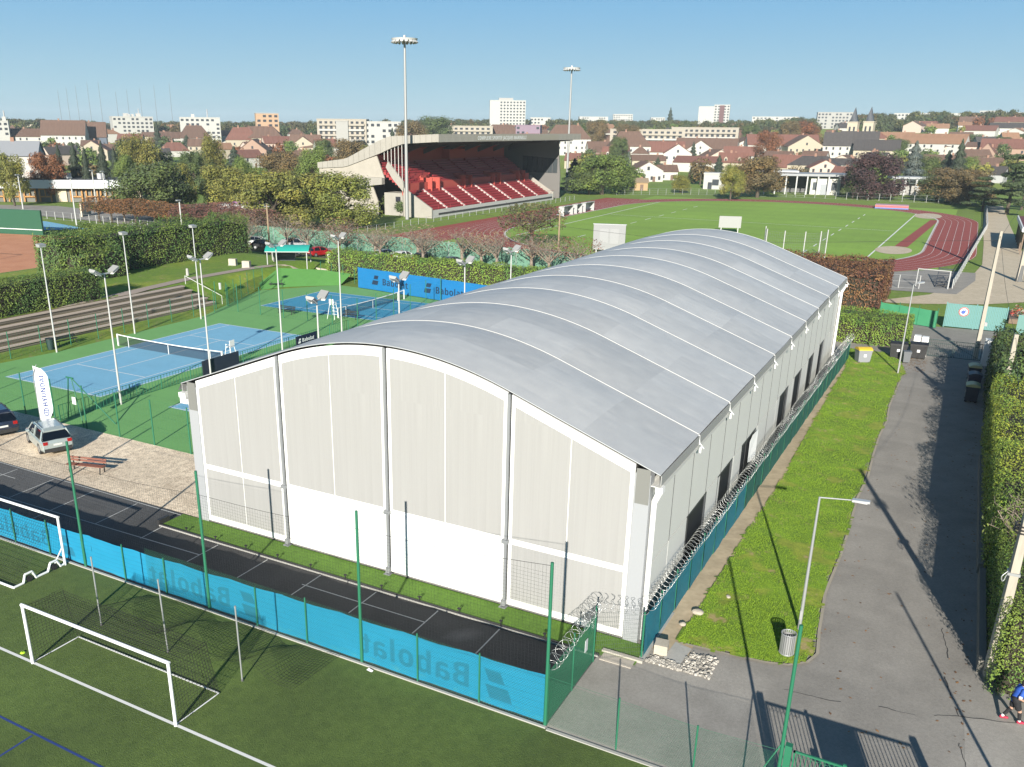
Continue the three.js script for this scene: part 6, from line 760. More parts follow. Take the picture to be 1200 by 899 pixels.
const HOUSES=[[-500.1,4.1,-330.3,31.5,7.8,4.4,0.8,'f','w','br'],[-478.1,3.8,-343.3,25.1,9.3,8.2,0.7,'f','w','br'],[-475.8,4.1,-360.9,18.8,8,8.4,0.8,'f','s','br'],[-394.8,1.5,-295.6,15.1,5,4.6,0.7,'g','c','rd'],[-213.1,0,-124.8,11,11.3,3.4,0.7,'f','w','gy'],[-401.2,1.9,-313,9.4,4.3,3,0.8,'f','c','br'],[-475.1,5.3,-427,16.8,5.5,3.8,1.1,'f','w','br'],[-464.9,5.3,-439,20.7,5.5,8.3,1,'h','w','br'],[-390,2.2,-348.2,15.5,3.2,4.6,1,'h','w','rd'],[-394.1,2.6,-368.4,9.9,5.2,3.8,0.6,'f','c','br'],[-400.1,3.6,-414,20,7.1,7.6,0.8,'h','c','rd'],[-392.1,3.7,-421.2,28.8,8.2,7.1,0.6,'h','c','br'],[-315.4,0.9,-328.9,14.1,6.6,5.3,0.5,'g','k','br'],[-336,2.3,-395.4,18.1,5.7,6.6,0.4,'f','c','br'],[-336.4,2.3,-395.1,14.9,6.1,5.1,0.5,'g','c','br'],[-370.5,3.2,-413.5,17,6,4,1,'f','p','rd'],[-314.8,2,-390.5,13.4,6.4,4.1,0.9,'f','w','rd'],[-348,4,-453.1,15.8,5.1,5.2,0.8,'f','w','rd'],[-366.3,6.1,-510.2,23.7,6.8,7.3,0.8,'g','w','br'],[-341.7,4.7,-478.6,21,4.3,4.8,0.4,'h','w','br'],[-288,6.9,-553.5,26.7,8.5,6.2,0.4,'h','w','br'],[-326,6.5,-532.5,19.1,6.8,6.8,0.6,'h','c','br'],[-213.1,3.8,-496.8,27.8,9.4,8.3,0.5,'h','w','br'],[-190.5,3.4,-492.9,14.1,4.8,3.9,0.6,'f','w','br'],[-169.8,3.1,-488.7,23.5,6.6,8.4,0.6,'h','w','br'],[-158.2,1.3,-428.1,13.7,4.6,4.6,0.1,'f','w','rd'],[-137.9,1.1,-424.5,16.7,3.3,2.5,0.4,'f','c','br'],[-151.9,3.2,-498.7,21.5,3.8,5.7,0.4,'f','w','rd'],[-125.6,1.2,-432.5,14,6.6,4.5,0.3,'g','w','rd'],[-140.4,4.5,-541.4,37.3,3.9,6,0.1,'f','w','br'],[-142.9,4.5,-539.8,17.2,3,5.5,0.2,'g','w','br'],[-104.2,0.5,-400,27.7,4.2,2.7,0,'f','w','rd'],[-103.1,0,-317,12,4.1,3.2,0.6,'g','w','br'],[-100.1,0,-333.6,7.7,3.3,2.3,0.5,'f','w','br'],[-89.5,0,-264.6,6.6,2.5,1.1,0.4,'f','t','tn'],[-105.1,2.2,-475.9,16.1,4.3,4.4,0.1,'f','w','rd'],[-122.1,6.2,-582.8,20.1,4.1,4.7,0.5,'g','w','br'],[-147.8,8.2,-633.4,18.6,4,4,0.3,'f','c','br'],[-93.5,4.6,-538.5,41,6.7,5.7,0.4,'f','w','rd'],[-78.6,4.3,-526.8,20.3,6.4,6,0.4,'g','c','br'],[-59.2,3.5,-502.3,14.1,8.7,6.5,0.1,'f','w','dk'],[-48.9,3.7,-504.5,18.8,9.1,6.4,0.1,'f','w','dk'],[-38.8,3.4,-494.4,22,6.7,5,0.1,'f','c','dk'],[-86,0.2,-381.8,12.3,5.7,3.9,0.2,'f','c','rd'],[-65,0.5,-402.3,17,3.3,5.1,-0,'f','c','rd'],[-53.7,0.3,-389,20.6,4.9,3.8,0,'h','c','dk'],[-47.1,0.2,-379.8,12.1,4.4,3.1,0.3,'g','p','rd'],[-38.6,0.1,-371.8,9.8,2.7,2.7,-0.2,'f','w','rd'],[-15.4,5.8,-539.1,32.1,7.5,4.9,-0.2,'f','w','or'],[-41.3,11.1,-635.7,23.4,3.6,4.2,0.2,'f','c','or'],[-14.2,6.9,-557.1,20.6,5,2.7,-0.1,'f','w','or'],[2.1,5.9,-537.5,21,6.1,2.2,0,'f','p','br'],[20.7,5.6,-531.4,24.6,5.9,4.6,-0,'f','k','rd'],[11.6,4.8,-517.5,8.5,4.2,5,-0.1,'g','k','rd'],[10.4,1.6,-443.6,19.3,3.6,3.3,0.3,'f','w','br'],[11.1,0.3,-390.5,14.7,3.3,2.9,-0.2,'f','g','dk'],[-6.2,2.1,-458.3,16.6,3.8,3.1,-0,'f','c','br'],[4.9,16.6,-708.5,21.5,3.9,3.3,-0.2,'f','w','rd'],[-22,18.6,-747,15.1,3.5,3,0.1,'f','w','or'],[-15.4,24,-847.2,20.5,3.3,3.3,-0.1,'f','c','or'],[2.2,25.7,-889.5,26.8,3.5,3.4,-0.1,'f','w','br'],[23.1,17.9,-729.4,22.2,4.5,3.4,0.1,'f','w','dk'],[26.7,22.8,-816.4,24.7,4.4,3.8,-0.1,'f','c','rd'],[-3.7,12.6,-647.4,13.2,3.6,3.1,0.1,'f','c','br'],[-30.6,22.4,-821.7,16.6,2.6,2.6,0.3,'f','c','rd'],[-509.4,5.9,-420.3,16.7,3.9,3.3,0.6,'f','w','rd'],[-537.9,7.4,-466.6,15.8,3.6,3,0.6,'f','c','br'],[-503.7,7.6,-506,18,4.3,3.7,0.6,'f','w','rd'],[-482.3,8.8,-558.7,14.9,3.9,4.5,0.9,'f','c','rd'],[-370.8,7.8,-557.7,20.4,3.6,4.2,0.6,'f','w','br'],[-318.5,7.5,-559.9,23.6,4.7,3.5,0.3,'f','p','br'],[-245.5,4.9,-515.2,18.7,6.3,4.7,0.3,'f','w','rd'],[-161.7,0.7,-392.5,16.8,3.9,3.2,0.2,'f','c','rd'],[-305.2,10.6,-644.1,21.7,3.8,3.8,0.4,'f','c','br'],[-217.1,6.7,-574.8,13.8,4.4,4.4,0.1,'f','w','br'],[-161.9,12,-722.5,22.5,3.8,3.2,0.3,'f','w','rd'],[-802.2,12,-555.9,29.2,5.7,3.1,1.2,'f','c','br']];
const BLOCKS=[[-562.7,8,-471.9,29.6,16.8,1,'antenna'],[-500.7,6.9,-479.6,28.7,17.6,0.8,'plain'],[-399.2,4.2,-437.7,14.5,22.6,0.8,'peach'],[-326.3,2.8,-419.4,29.4,20.4,0.5,'slab'],[-302.3,1.8,-387.5,6.6,20.2,0.6,'tower'],[-307.2,3,-433,20.7,19,0.7,'white'],[-416.7,16.4,-820.1,36.1,29,0.5,'hospital'],[-407.5,16.9,-879.9,21.4,13.1,0.4,'white'],[-501.2,17,-1274.5,42.2,19.2,0.5,'far'],[-461.3,17,-1289.4,28.6,23,0.4,'far'],[-413.1,17,-1305.6,20.4,18.7,0.4,'far'],[-284.3,17,-1082.7,17.9,28.4,0.2,'towerw'],[-267.1,17,-1087,17.9,30.3,0.2,'towerd'],[-177.8,4.9,-540.9,46.7,14.2,0.3,'low'],[-149.2,5.7,-570.2,42.2,14.8,0.2,'low'],[-235.8,18.6,-1247.4,58.2,17.8,0.2,'far'],[-122,21.8,-962,36,14.9,0.2,'greyb'],[-307.4,6.1,-527.2,46.7,14.1,0.5,'low'],[-265.2,6.4,-549,16.8,14.7,0.3,'purple'],[-70,25.1,-1067.7,17.1,12.6,-0,'far'],[-40.3,26.4,-1219.6,46.2,13.9,-0,'far'],[37.9,27,-1220.2,24.3,14.2,0,'far'],[-69.5,0,-286.1,7.3,5,0.2,'modern'],[-502.4,4,-321.7,6,16.5,0.9,'plain'],[11.1,27,-1170.6,21,15.1,-0.1,'far'],[-597.4,14.9,-888.6,17.1,10.1,0.7,'far'],[-512.8,17,-1161.4,27.8,13.2,0.4,'far']];
const TREES=[[-197.6,0,-112,7.3,13.5,'yel'],[-202.4,0,-125.9,8.7,13.8,'org'],[-205.3,0,-132.1,4.7,14.3,'con'],[-204.7,0,-136.3,6.8,14.5,'con'],[-196.7,0,-133.4,4.6,13.6,'con'],[-223.4,0,-160.8,6.4,14.3,'con'],[-213.6,0,-157,5.6,13,'con'],[-204.4,0,-152.4,6,11.9,'grn'],[-216.3,0,-169.2,12.8,17.5,'wil'],[-144,0,-107.6,15.6,12.8,'dgr'],[-154.6,0,-125.5,7.4,12.2,'yel'],[-191.7,0,-166.3,9.3,13,'dgr'],[-201.4,0,-184.8,9.3,17.7,'wil'],[-140.2,0,-125.9,13.4,12.1,'yel'],[-139.4,0,-133.4,8.6,11.2,'grn'],[-108.4,0,-104.7,13.9,11.8,'yel'],[-100.9,0,-116,13.8,11.3,'ygr'],[-108.7,0,-114.9,15.2,11.8,'yel'],[-186.3,0,-198.7,14.6,12.5,'aut'],[-175.3,0,-201.3,9.8,14.1,'grn'],[-186.9,0,-236.5,14.1,17,'aut'],[-110,0,-146.3,3.7,5,'bush'],[-105.4,0,-144.6,3.2,3.9,'bush'],[-92.2,0,-238.2,18.4,12.6,'grn'],[-101.9,0,-238.7,10.2,10.4,'con'],[-92.6,0,-257.2,9.5,9.1,'grn'],[-95.5,0,-235.9,11.1,9.1,'dgr'],[-74,0,-261.1,6.5,6.3,'yel'],[-52.7,0,-238.7,7,10.6,'yel'],[-48.4,0,-254.9,14.7,13.6,'aut'],[-18,0,-269.4,17.5,14,'pur'],[-10.1,0,-310,11.9,16.4,'ced'],[-23,0,-268.9,7,8.5,'dgr'],[3,0,-270.5,16.9,10.6,'aut'],[-0.1,0,-270.4,11.7,8.6,'dgr'],[8.1,0,-260.6,13,10.1,'aut'],[2.5,0,-350.5,8.9,16.9,'con'],[-1.4,0,-360.4,9.9,12.8,'con'],[4.8,0,-360.5,9.1,11.5,'grn'],[17,0,-232.4,14.3,15.2,'lay'],[11.6,0,-240.5,8.9,9,'lay'],[20.7,0,-250.3,10.9,12,'lay'],[-81.3,4.5,-533.4,10,12.1,'con'],[-270.9,2,-409.1,20.2,21.3,'aut'],[-321.3,5.9,-519,28.7,21.7,'dgr'],[-268.6,1.4,-386.8,9.7,17.3,'con'],[-240.5,0,-187.1,12.8,15.4,'dgr'],[-219.3,0,-180.8,9.1,11.6,'dgr'],[-202.6,0,-183.7,9.9,11.4,'dgr'],[-181.6,0,-176.1,6.5,11.4,'grn'],[-448.4,4,-389.6,8.4,17.4,'con'],[-163.4,0.2,-353.7,8.2,17.4,'dgr'],[-190.6,0.6,-374.1,9.6,14.8,'con'],[-153.6,1.2,-422.4,10.3,15.3,'dgr'],[-280.8,17,-927.8,11.7,24,'con'],[-121.7,0.4,-387.7,6,6.8,'con'],[-87.9,0,-321.6,2.8,5.6,'con'],[-85.9,0,-323.1,2.8,6.9,'con'],[-70.7,0,-335,8,6.9,'yel'],[-48.8,0,-280.3,4.9,5.3,'grn'],[-6.3,0,-330.2,9.1,12.1,'dgr'],[-29.5,4.1,-507.2,10.5,12.8,'dgr'],[-91.1,2.4,-480.9,13.2,19,'org'],[-101.8,7.4,-601,14.9,18.8,'aut'],[-93.2,8.2,-612.5,15.2,18.6,'org'],[-127.4,7.2,-606.2,13.9,17.9,'dgr'],[-188.9,0.3,-352.6,10,16.3,'dgr'],[-163.5,0.1,-331.7,7.8,14.4,'dgr'],[-221.7,6.5,-567.7,14.9,19.4,'aut'],[-219.9,4.9,-525.4,15.2,18.9,'dgr'],[-189.6,4.9,-536.9,15.2,19.1,'aut'],[-229.9,4.9,-521.1,12.8,18.3,'dgr'],[-149.1,0,-283,8.2,10.1,'dgr'],[-249.1,0.2,-302.3,9,15.5,'dgr'],[4.6,9.4,-596.5,12.2,9.5,'dgr'],[17.8,9.6,-599.5,14.7,8.5,'dgr'],[26.9,11.3,-626.3,14,7.8,'dgr'],[-260.6,0,-161.5,6.4,13.2,'dgr']];

const whereT = (x, y, z) => { const D = Math.hypot(x - CX, z - CZ); if (D > 420) return 'standing among the distant town houses'; if (x < -130 && z > -175) return 'behind the clay court'; if (x < -95 && z > -165) return 'beside the grandstand'; if (z < -220 && x < -60) return 'behind the far end of the grandstand'; if (x > -35) return 'behind the far curve of the track'; return 'between the houses beyond the track'; };
for (const [x, y, z, w, h, k] of TREES) tree(x, y, z, w, h, k, whereT(x, y, z));
// bare and russet trees standing in the car park
seed(77); [[-93, -80, 'bare'], [-88, -84, 'bare'], [-83, -83, 'bare'], [-79, -86, 'barer'], [-76.5, -82.5, 'barer'], [-72, -86, 'bare'], [-68, -81.5, 'bare'], [-64, -86, 'bare'], [-60, -81, 'bare'], [-56, -85.5, 'bare'], [-52, -84, 'bare'], [-48, -81, 'bare'], [-44, -84, 'barer'], [-40, -81, 'bare'], [-37, -83.5, 'barer'], [-98, -85, 'barer'], [-102, -88, 'bare']].forEach(([x, z, k]) => tree(x, 0, z, rr(6, 8), rr(4.8, 6.2), k, 'in the car park'));
for (let i = 0; i < 13; i++) tree(lerp(-150, -104, i / 12) + rr(-1, 1), 0, lerp(-98, -99, i / 12) + rr(-1, 1) + (i > 9 ? 3 : 0), rr(6, 8), rr(4.6, 6), i < 7 ? 'poll' : 'pollr', 'in the row along the street');
tree(13.1, 0, -12, 3.2, 5.4, 'twiggy', 'sprouting from the lane hedge');
tree(-55.5, 0, -108.5, 10.5, 7.5, 'multi', 'between the car park and the track');
// ---------- houses ----------
const wallM = { w: M([0.50, 0.485, 0.45], 0.85), c: M([0.43, 0.375, 0.285], 0.85), s: M([0.10, 0.12, 0.16], 0.7), k: M([0.36, 0.24, 0.18], 0.9), p: M([0.56, 0.44, 0.37], 0.85), t: M([0.42, 0.28, 0.15], 0.85), g: M([0.4, 0.4, 0.4], 0.85) };  // s: wall in shade, its blue-grey shade put into the colour
const roofTex = (a, b, sd) => { const t = tex(64, (u, v, n) => mixc(a, b, 0.5 * n(32, sd) + 0.5 * n(8, sd + 1))); t.repeat.set(0.3, 0.3); return t; };
const roofM = { br: MT(roofTex([0.105, 0.062, 0.045], [0.17, 0.10, 0.07], 141), 0.85), rd: MT(roofTex([0.14, 0.062, 0.045], [0.215, 0.095, 0.07], 143), 0.85), gy: M([0.26, 0.27, 0.29], 0.5), dk: MT(roofTex([0.045, 0.04, 0.04], [0.08, 0.07, 0.065], 145), 0.8), or: MT(roofTex([0.23, 0.125, 0.075], [0.31, 0.175, 0.105], 147), 0.85), tn: MT(roofTex([0.3, 0.22, 0.14], [0.36, 0.27, 0.18], 149), 0.85) };
const wallN = { w: 'white', c: 'cream', s: 'slate-clad', k: 'brick', p: 'pale pink', t: 'timber', g: 'grey' }, roofN = { br: 'brown tiled', rd: 'red tiled', gy: 'grey metal', dk: 'dark slate', or: 'orange tiled', tn: 'tan' };
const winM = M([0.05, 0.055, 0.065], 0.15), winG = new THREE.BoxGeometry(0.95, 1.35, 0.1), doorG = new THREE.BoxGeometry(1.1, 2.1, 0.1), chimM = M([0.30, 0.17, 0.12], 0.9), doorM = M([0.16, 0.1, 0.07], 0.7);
function house(x, y, z, w, he, hr, yaw, t, wk, rk, where) {
  const D = Math.hypot(x - CX, z - CZ), size = w > 20 ? 'large' : w < 12 ? 'small' : 'mid-sized', lab = `${size} ${wallN[wk]} house with ${roofN[rk]} ${t === 'h' ? 'hipped roof' : t === 'g' ? 'gable-fronted roof' : 'pitched roof'} ${where}`;
  const o = thing('town_house', lab, 'house', [x, y - 0.4, z], yaw, 'houses ' + where); he += 0.4; const dp = t === 'g' ? Math.max(9, w * 0.9) : Math.min(13, Math.max(8, w * 0.5)), ov = 0.35;
  const quadSlab = (a, b, c, d) => { const n = new THREE.Vector3().subVectors(V(...b), V(...a)).cross(new THREE.Vector3().subVectors(V(...d), V(...a))).normalize().multiplyScalar(0.18); if (n.y < 0) n.negate(); const up = (p) => [p[0] + n.x, p[1] + n.y, p[2] + n.z]; const A = [a, b, c, d], B = A.map(up), qs = [B, A]; for (let i = 0; i < 4; i++) qs.push([A[i], A[(i + 1) % 4], B[(i + 1) % 4], B[i]]); const g = quadsGeo(qs); const p = g.attributes.position, uv = g.attributes.uv; for (let i = 0; i < p.count; i++) uv.setXY(i, p.getX(i), p.getY(i) + p.getZ(i)); return g; };
  let wall, roof;
  if (t === 'h') { wall = box(w, he, dp, 0, he / 2, -dp / 2); const rl = Math.max(0.5, w / 2 - dp / 2); const R0 = [-rl, he + hr, -dp / 2], R1 = [rl, he + hr, -dp / 2], e = (sx, sz) => [sx * (w / 2 + ov), he - 0.05, sz > 0 ? ov : -dp - ov]; const qs = [[e(-1, 1), e(1, 1), R1, R0], [e(1, -1), e(-1, -1), R0, R1], [e(1, 1), e(1, -1), R1, R1], [e(-1, -1), e(-1, 1), R0, R0], [e(-1, 1), e(-1, -1), e(1, -1), e(1, 1)]]; roof = quadsGeo(qs); const p = roof.attributes.position, uv = roof.attributes.uv; for (let i = 0; i < p.count; i++) uv.setXY(i, p.getX(i), p.getY(i) + p.getZ(i)); }
  else if (t === 'f') { const s = new THREE.Shape([[0, 0], [dp, 0], [dp, he], [dp / 2, he + hr], [0, he]].map((p) => new THREE.Vector2(...p))); wall = new THREE.ExtrudeGeometry(s, { depth: w, bevelEnabled: false }); wall.rotateY(PI / 2); wall.translate(-w / 2, 0, 0); const k = hr / (dp / 2), yo = he - ov * k, W2 = w / 2 + ov; roof = [quadSlab([-W2, yo, ov], [W2, yo, ov], [W2, he + hr + 0.02, -dp / 2], [-W2, he + hr + 0.02, -dp / 2]), quadSlab([W2, yo, -dp - ov], [-W2, yo, -dp - ov], [-W2, he + hr + 0.02, -dp / 2], [W2, he + hr + 0.02, -dp / 2])]; }
  else { const s = new THREE.Shape([[-w / 2, 0], [w / 2, 0], [w / 2, he], [0, he + hr], [-w / 2, he]].map((p) => new THREE.Vector2(...p))); wall = new THREE.ExtrudeGeometry(s, { depth: dp, bevelEnabled: false }); wall.translate(0, 0, -dp); const k = hr / (w / 2), yo = he - ov * k; roof = [quadSlab([-w / 2 - ov, yo, ov], [0, he + hr + 0.02, ov], [0, he + hr + 0.02, -dp - ov], [-w / 2 - ov, yo, -dp - ov]), quadSlab([0, he + hr + 0.02, ov], [w / 2 + ov, yo, ov], [w / 2 + ov, yo, -dp - ov], [0, he + hr + 0.02, -dp - ov])]; }
  part('wall', wall, wallM[wk], o); const r = part('roof', roof, roofM[rk], o);
  if (D < 900) { const cx = rr(-0.3, 0.3) * w; part('chimney', box(0.9, 1.9, 0.7, t === 'g' ? w * 0.2 : cx, he + hr + 0.1 - (t === 'g' ? hr * 0.3 : 0), -dp / 2), chimM, r); if (rnd() < 0.4) part('chimney', box(0.8, 1.6, 0.7, -cx * 0.8, he + hr - 0.3, -dp * 0.6), chimM, r); }
  const nc = Math.max(1, Math.round(w / 3.4)), nr = Math.max(1, Math.round(he / 3.1)); if (D < 650) for (let i = 0; i < nc; i++) for (let j = 0; j < nr; j++) { if (rnd() < 0.18) continue; const m = part('window', winG, winM, o); m.position.set((i + 0.5) / nc * w - w / 2 + (nc > 1 ? 0 : 0.4), 1.7 + j * (he - 0.6) / nr, 0.0); }
  if (t !== 'g' && D < 650) for (const s of [-1, 1]) { const m = part('window', winG, winM, o); m.position.set(s * w / 2, he * 0.6, -dp / 2); m.rotation.y = PI / 2; } if (t === 'g' && D < 650) { const m = part('window', winG, winM, o); m.position.set(0, he + hr * 0.25, 0); }
  if (D < 480) { const m = part('door', doorG, doorM, o); m.position.set(w * 0.2, 1.2, 0.01); }
  if (t === 'f' && D < 520 && hr > 3.5 && rnd() < 0.6) for (const sx of [-0.25, 0.22]) { const dm = part('dormer', (() => { const s2 = new THREE.Shape([[-0.7, 0], [0.7, 0], [0.7, 1.1], [0, 1.8], [-0.7, 1.1]].map((p) => new THREE.Vector2(...p))); const g = new THREE.ExtrudeGeometry(s2, { depth: 2.4, bevelEnabled: false }); g.translate(sx * w, he + 0.5, -2.8); return g; })(), wallM[wk], o); part('dormer_window', box(0.8, 0.9, 0.06, sx * w, he + 1.05, -0.38), winM, dm); }
  return o;
}
const whereH = (x, z) => { const D = Math.hypot(x - CX, z - CZ), dx = x - CX, dz = z - CZ, b = Math.atan2(dx * Math.cos(CA) - dz * Math.sin(CA), -(dx * Math.sin(CA) + dz * Math.cos(CA))); return D > 560 ? 'far off at the town edge' : b < -0.2 ? 'behind the clay court' : b < 0.1 ? 'behind the grandstand' : b < 0.36 ? 'behind the athletics field' : 'behind the pavilion'; };
seed(311); for (const h of HOUSES) house(...h, whereH(h[0], h[2]));
// further houses and trees that fill the town
{
  const taken = [...HOUSES.map((h) => [h[0], h[2], h[3] * 0.55 + 4]), ...BLOCKS.map((b) => [b[0], b[2], b[3] * 0.5 + 8])]; seed(515); let n = 0;
  for (let t = 0; t < 2600 && n < 150; t++) { const D = rr(430, 880), b = rr(-0.54, 0.6), x = CX + D * Math.sin(b - CA), z = CZ - D * Math.cos(b - CA), w = rr(8.5, 15); if (taken.some(([a, c, r]) => Math.hypot(a - x, c - z) < r + w * 0.6)) continue; taken.push([x, z, w * 0.6]); const k = rnd(); house(x, hill(x, z), z, w, rr(3.8, 6), rr(2.2, 3.8), -(b - CA) + rr(-0.6, 0.6), k < 0.6 ? 'f' : k < 0.8 ? 'g' : 'h', ['w', 'w', 'c', 'p'][Math.floor(rnd() * 4)], ['br', 'rd', 'br', 'or', 'dk'][Math.floor(rnd() * 5)], whereH(x, z)); n++; }
  n = 0; for (let t = 0; t < 1500 && n < 170; t++) { const D = rr(330, 900), b = rr(-0.54, 0.6), x = CX + D * Math.sin(b - CA), z = CZ - D * Math.cos(b - CA), w = rr(6, 11); if (taken.some(([a, c, r]) => Math.hypot(a - x, c - z) < r + 2)) continue; taken.push([x, z, 3]); tree(x, hill(x, z), z, w, rr(6, 12), ['dgr', 'dgr', 'grn', 'aut', 'yel', 'con', 'org'][Math.floor(rnd() * 7)], whereT(x, 0, z), true); n++; }
}
// ---------- blocks of flats and towers ----------
const blockM = { w: M([0.46, 0.45, 0.42], 0.8), p: M([0.45, 0.30, 0.19], 0.85), g: M([0.36, 0.35, 0.33], 0.85), d: M([0.16, 0.15, 0.15], 0.7), c: M([0.38, 0.34, 0.28], 0.85), v: M([0.24, 0.17, 0.22], 0.8) };
const BK = { antenna: ['w', 'white block of flats with rooftop masts and tanks', 1], plain: ['w', 'plain white block of flats with a rooftop mast', 1], peach: ['p', 'peach-coloured block of flats above the hipped roofs', 1], slab: ['c', 'wide concrete apartment block with banded balconies', 2], tower: ['g', 'narrow blank concrete stair tower', 0], white: ['w', 'flat white block behind the gabled roofs', 1], hospital: ['w', 'tall white slab tower with a grid of windows', 3], far: ['w', 'pale low block on the wooded skyline', 1], towerw: ['w', 'plain white twin tower on the skyline', 0], towerd: ['w', 'white twin tower with a dark red stripe on the skyline', 3], low: ['c', 'long low cream apartment block with flat roof', 2], greyb: ['g', 'grey office block on the wooded skyline', 1], purple: ['v', 'low block with a mauve front beyond the grandstand', 1], modern: ['w', 'white modern cube house behind the track fence', 4] };
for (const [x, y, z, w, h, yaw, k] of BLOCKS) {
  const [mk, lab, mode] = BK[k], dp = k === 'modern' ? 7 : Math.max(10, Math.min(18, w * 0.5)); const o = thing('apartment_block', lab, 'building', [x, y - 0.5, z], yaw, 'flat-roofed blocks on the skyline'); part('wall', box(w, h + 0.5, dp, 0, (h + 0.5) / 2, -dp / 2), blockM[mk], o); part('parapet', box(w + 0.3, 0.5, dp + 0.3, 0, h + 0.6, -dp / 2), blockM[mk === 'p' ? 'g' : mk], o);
  const D = Math.hypot(x - CX, z - CZ), fl = Math.max(2, Math.round(h / 3)), nc = Math.min(12, Math.max(2, Math.round(w / 3.4)));
  if (mode === 1 || mode === 3) for (let j = 0; j < Math.min(fl, 10); j++) for (let i = (k === 'hospital' ? Math.round(nc * 0.25) : 0); i < nc; i++) { if (mode === 1 && rnd() < 0.25) continue; const m = part('window', box(w / nc * 0.55, h / fl * 0.5, 0.12), winM, o); m.position.set((i + 0.5) / nc * w - w / 2, (j + 0.6) * h / Math.min(fl, 10), 0.0); }
  if (mode === 2) for (let j = 1; j < fl; j++) { part('balcony', box(w * 0.92, 1.0, 1.2, 0, j * h / fl + 0.4, 0.6), blockM[j % 2 ? 'w' : 'c'], o); for (let i = 0; i < nc; i++) part('window', box(w / nc * 0.5, h / fl * 0.45, 0.1, (i + 0.5) / nc * w * 0.95 - w * 0.475, j * h / fl + 1.7, 0.03), winM, o); }  // windows; their dark boxes also stand in for shade behind the balconies
  if (mode === 4) { part('window', box(w * 0.3, 2, 0.1, w * 0.05, h * 0.55, 0.02), winM, o); part('door', box(1.4, 2.3, 0.1, -w * 0.2, 1.6, 0.02), winM, o); }
  if (k === 'towerd') part('stripe', box(w * 0.3, h, 0.3, 0, h / 2, 0.1), M([0.12, 0.05, 0.05], 0.7), o);
  if (k === 'antenna' || k === 'plain') { for (let i = 0; i < (k === 'plain' ? 1 : 4); i++) part('rooftop_box', box(rr(1.5, 3.5), rr(1.2, 3), 3, rr(-0.35, 0.35) * w, h + 1.8, -dp / 2), blockM.w, o); part('rooftop_mast', rod(V(w * 0.2, h, -dp / 2), V(w * 0.2, h + 6.5, -dp / 2), 0.5, 0.35, 8), M([0.4, 0.4, 0.4], 0.6), o); }
  if (k === 'hospital') part('rooftop_plant', box(w * 0.4, 3, dp * 0.6, -w * 0.05, h + 1.6, -dp / 2), blockM.g, o);
}
{ // twin-towered church
  const at = (u) => u; for (const [x, z, l] of [[-64.6, -606.4, 'stone church tower with a dark pointed spire beside its twin'], [-55.4, -607.3, 'stone church tower with a dark pointed spire beside its twin']]) { const c = thing('church_tower', l, 'church tower', [x, hill(x, z), z], -0.1, 'twin church towers'); part('shaft', box(6, 16, 6, 0, 8, 0), M([0.50, 0.43, 0.33], 0.9), c); part('cornice', box(6.5, 0.6, 6.5, 0, 16, 0), M([0.46, 0.40, 0.31], 0.9), c); const sp = new THREE.ConeGeometry(3.3, 9, 4); sp.rotateY(PI / 4); sp.translate(0, 20.6, 0); part('spire', sp, M([0.07, 0.075, 0.085], 0.6), c); for (const sx of [-1.3, 1.3]) part('belfry_opening', box(1.1, 3.4, 0.2, sx, 11.6, 3.0), winM, c); }
}
{ // radio masts on the skyline
for (const [x, y, z, h] of [[-1181.4,12,-883.8,52],[-1174.3,12,-893,56],[-1166.4,12,-903,60],[-1156.2,12,-915.8,63.5],[-1146.4,12,-927.7,66],[-1131.8,12,-945,52.6],[-1121.6,12,-956.9,55],[-1109.5,12,-970.5,58],[-1095.5,12,-986,62],[-1080.3,12,-1002.3,66]]) { const m = thing('radio_mast', 'hair-thin lattice radio mast far off on the wooded skyline', 'mast', [x, y, z], 0, 'radio masts on the skyline'); part('shaft', rod(V(0, 0, 0), V(0, h, 0), 0.42, 0.3, 5), M([0.2, 0.22, 0.24], 0.7), m); part('tip', rod(V(0, h, 0), V(0, h + 3, 0), 0.15, 0.1, 4), M([0.2, 0.22, 0.24], 0.7), m); }
}
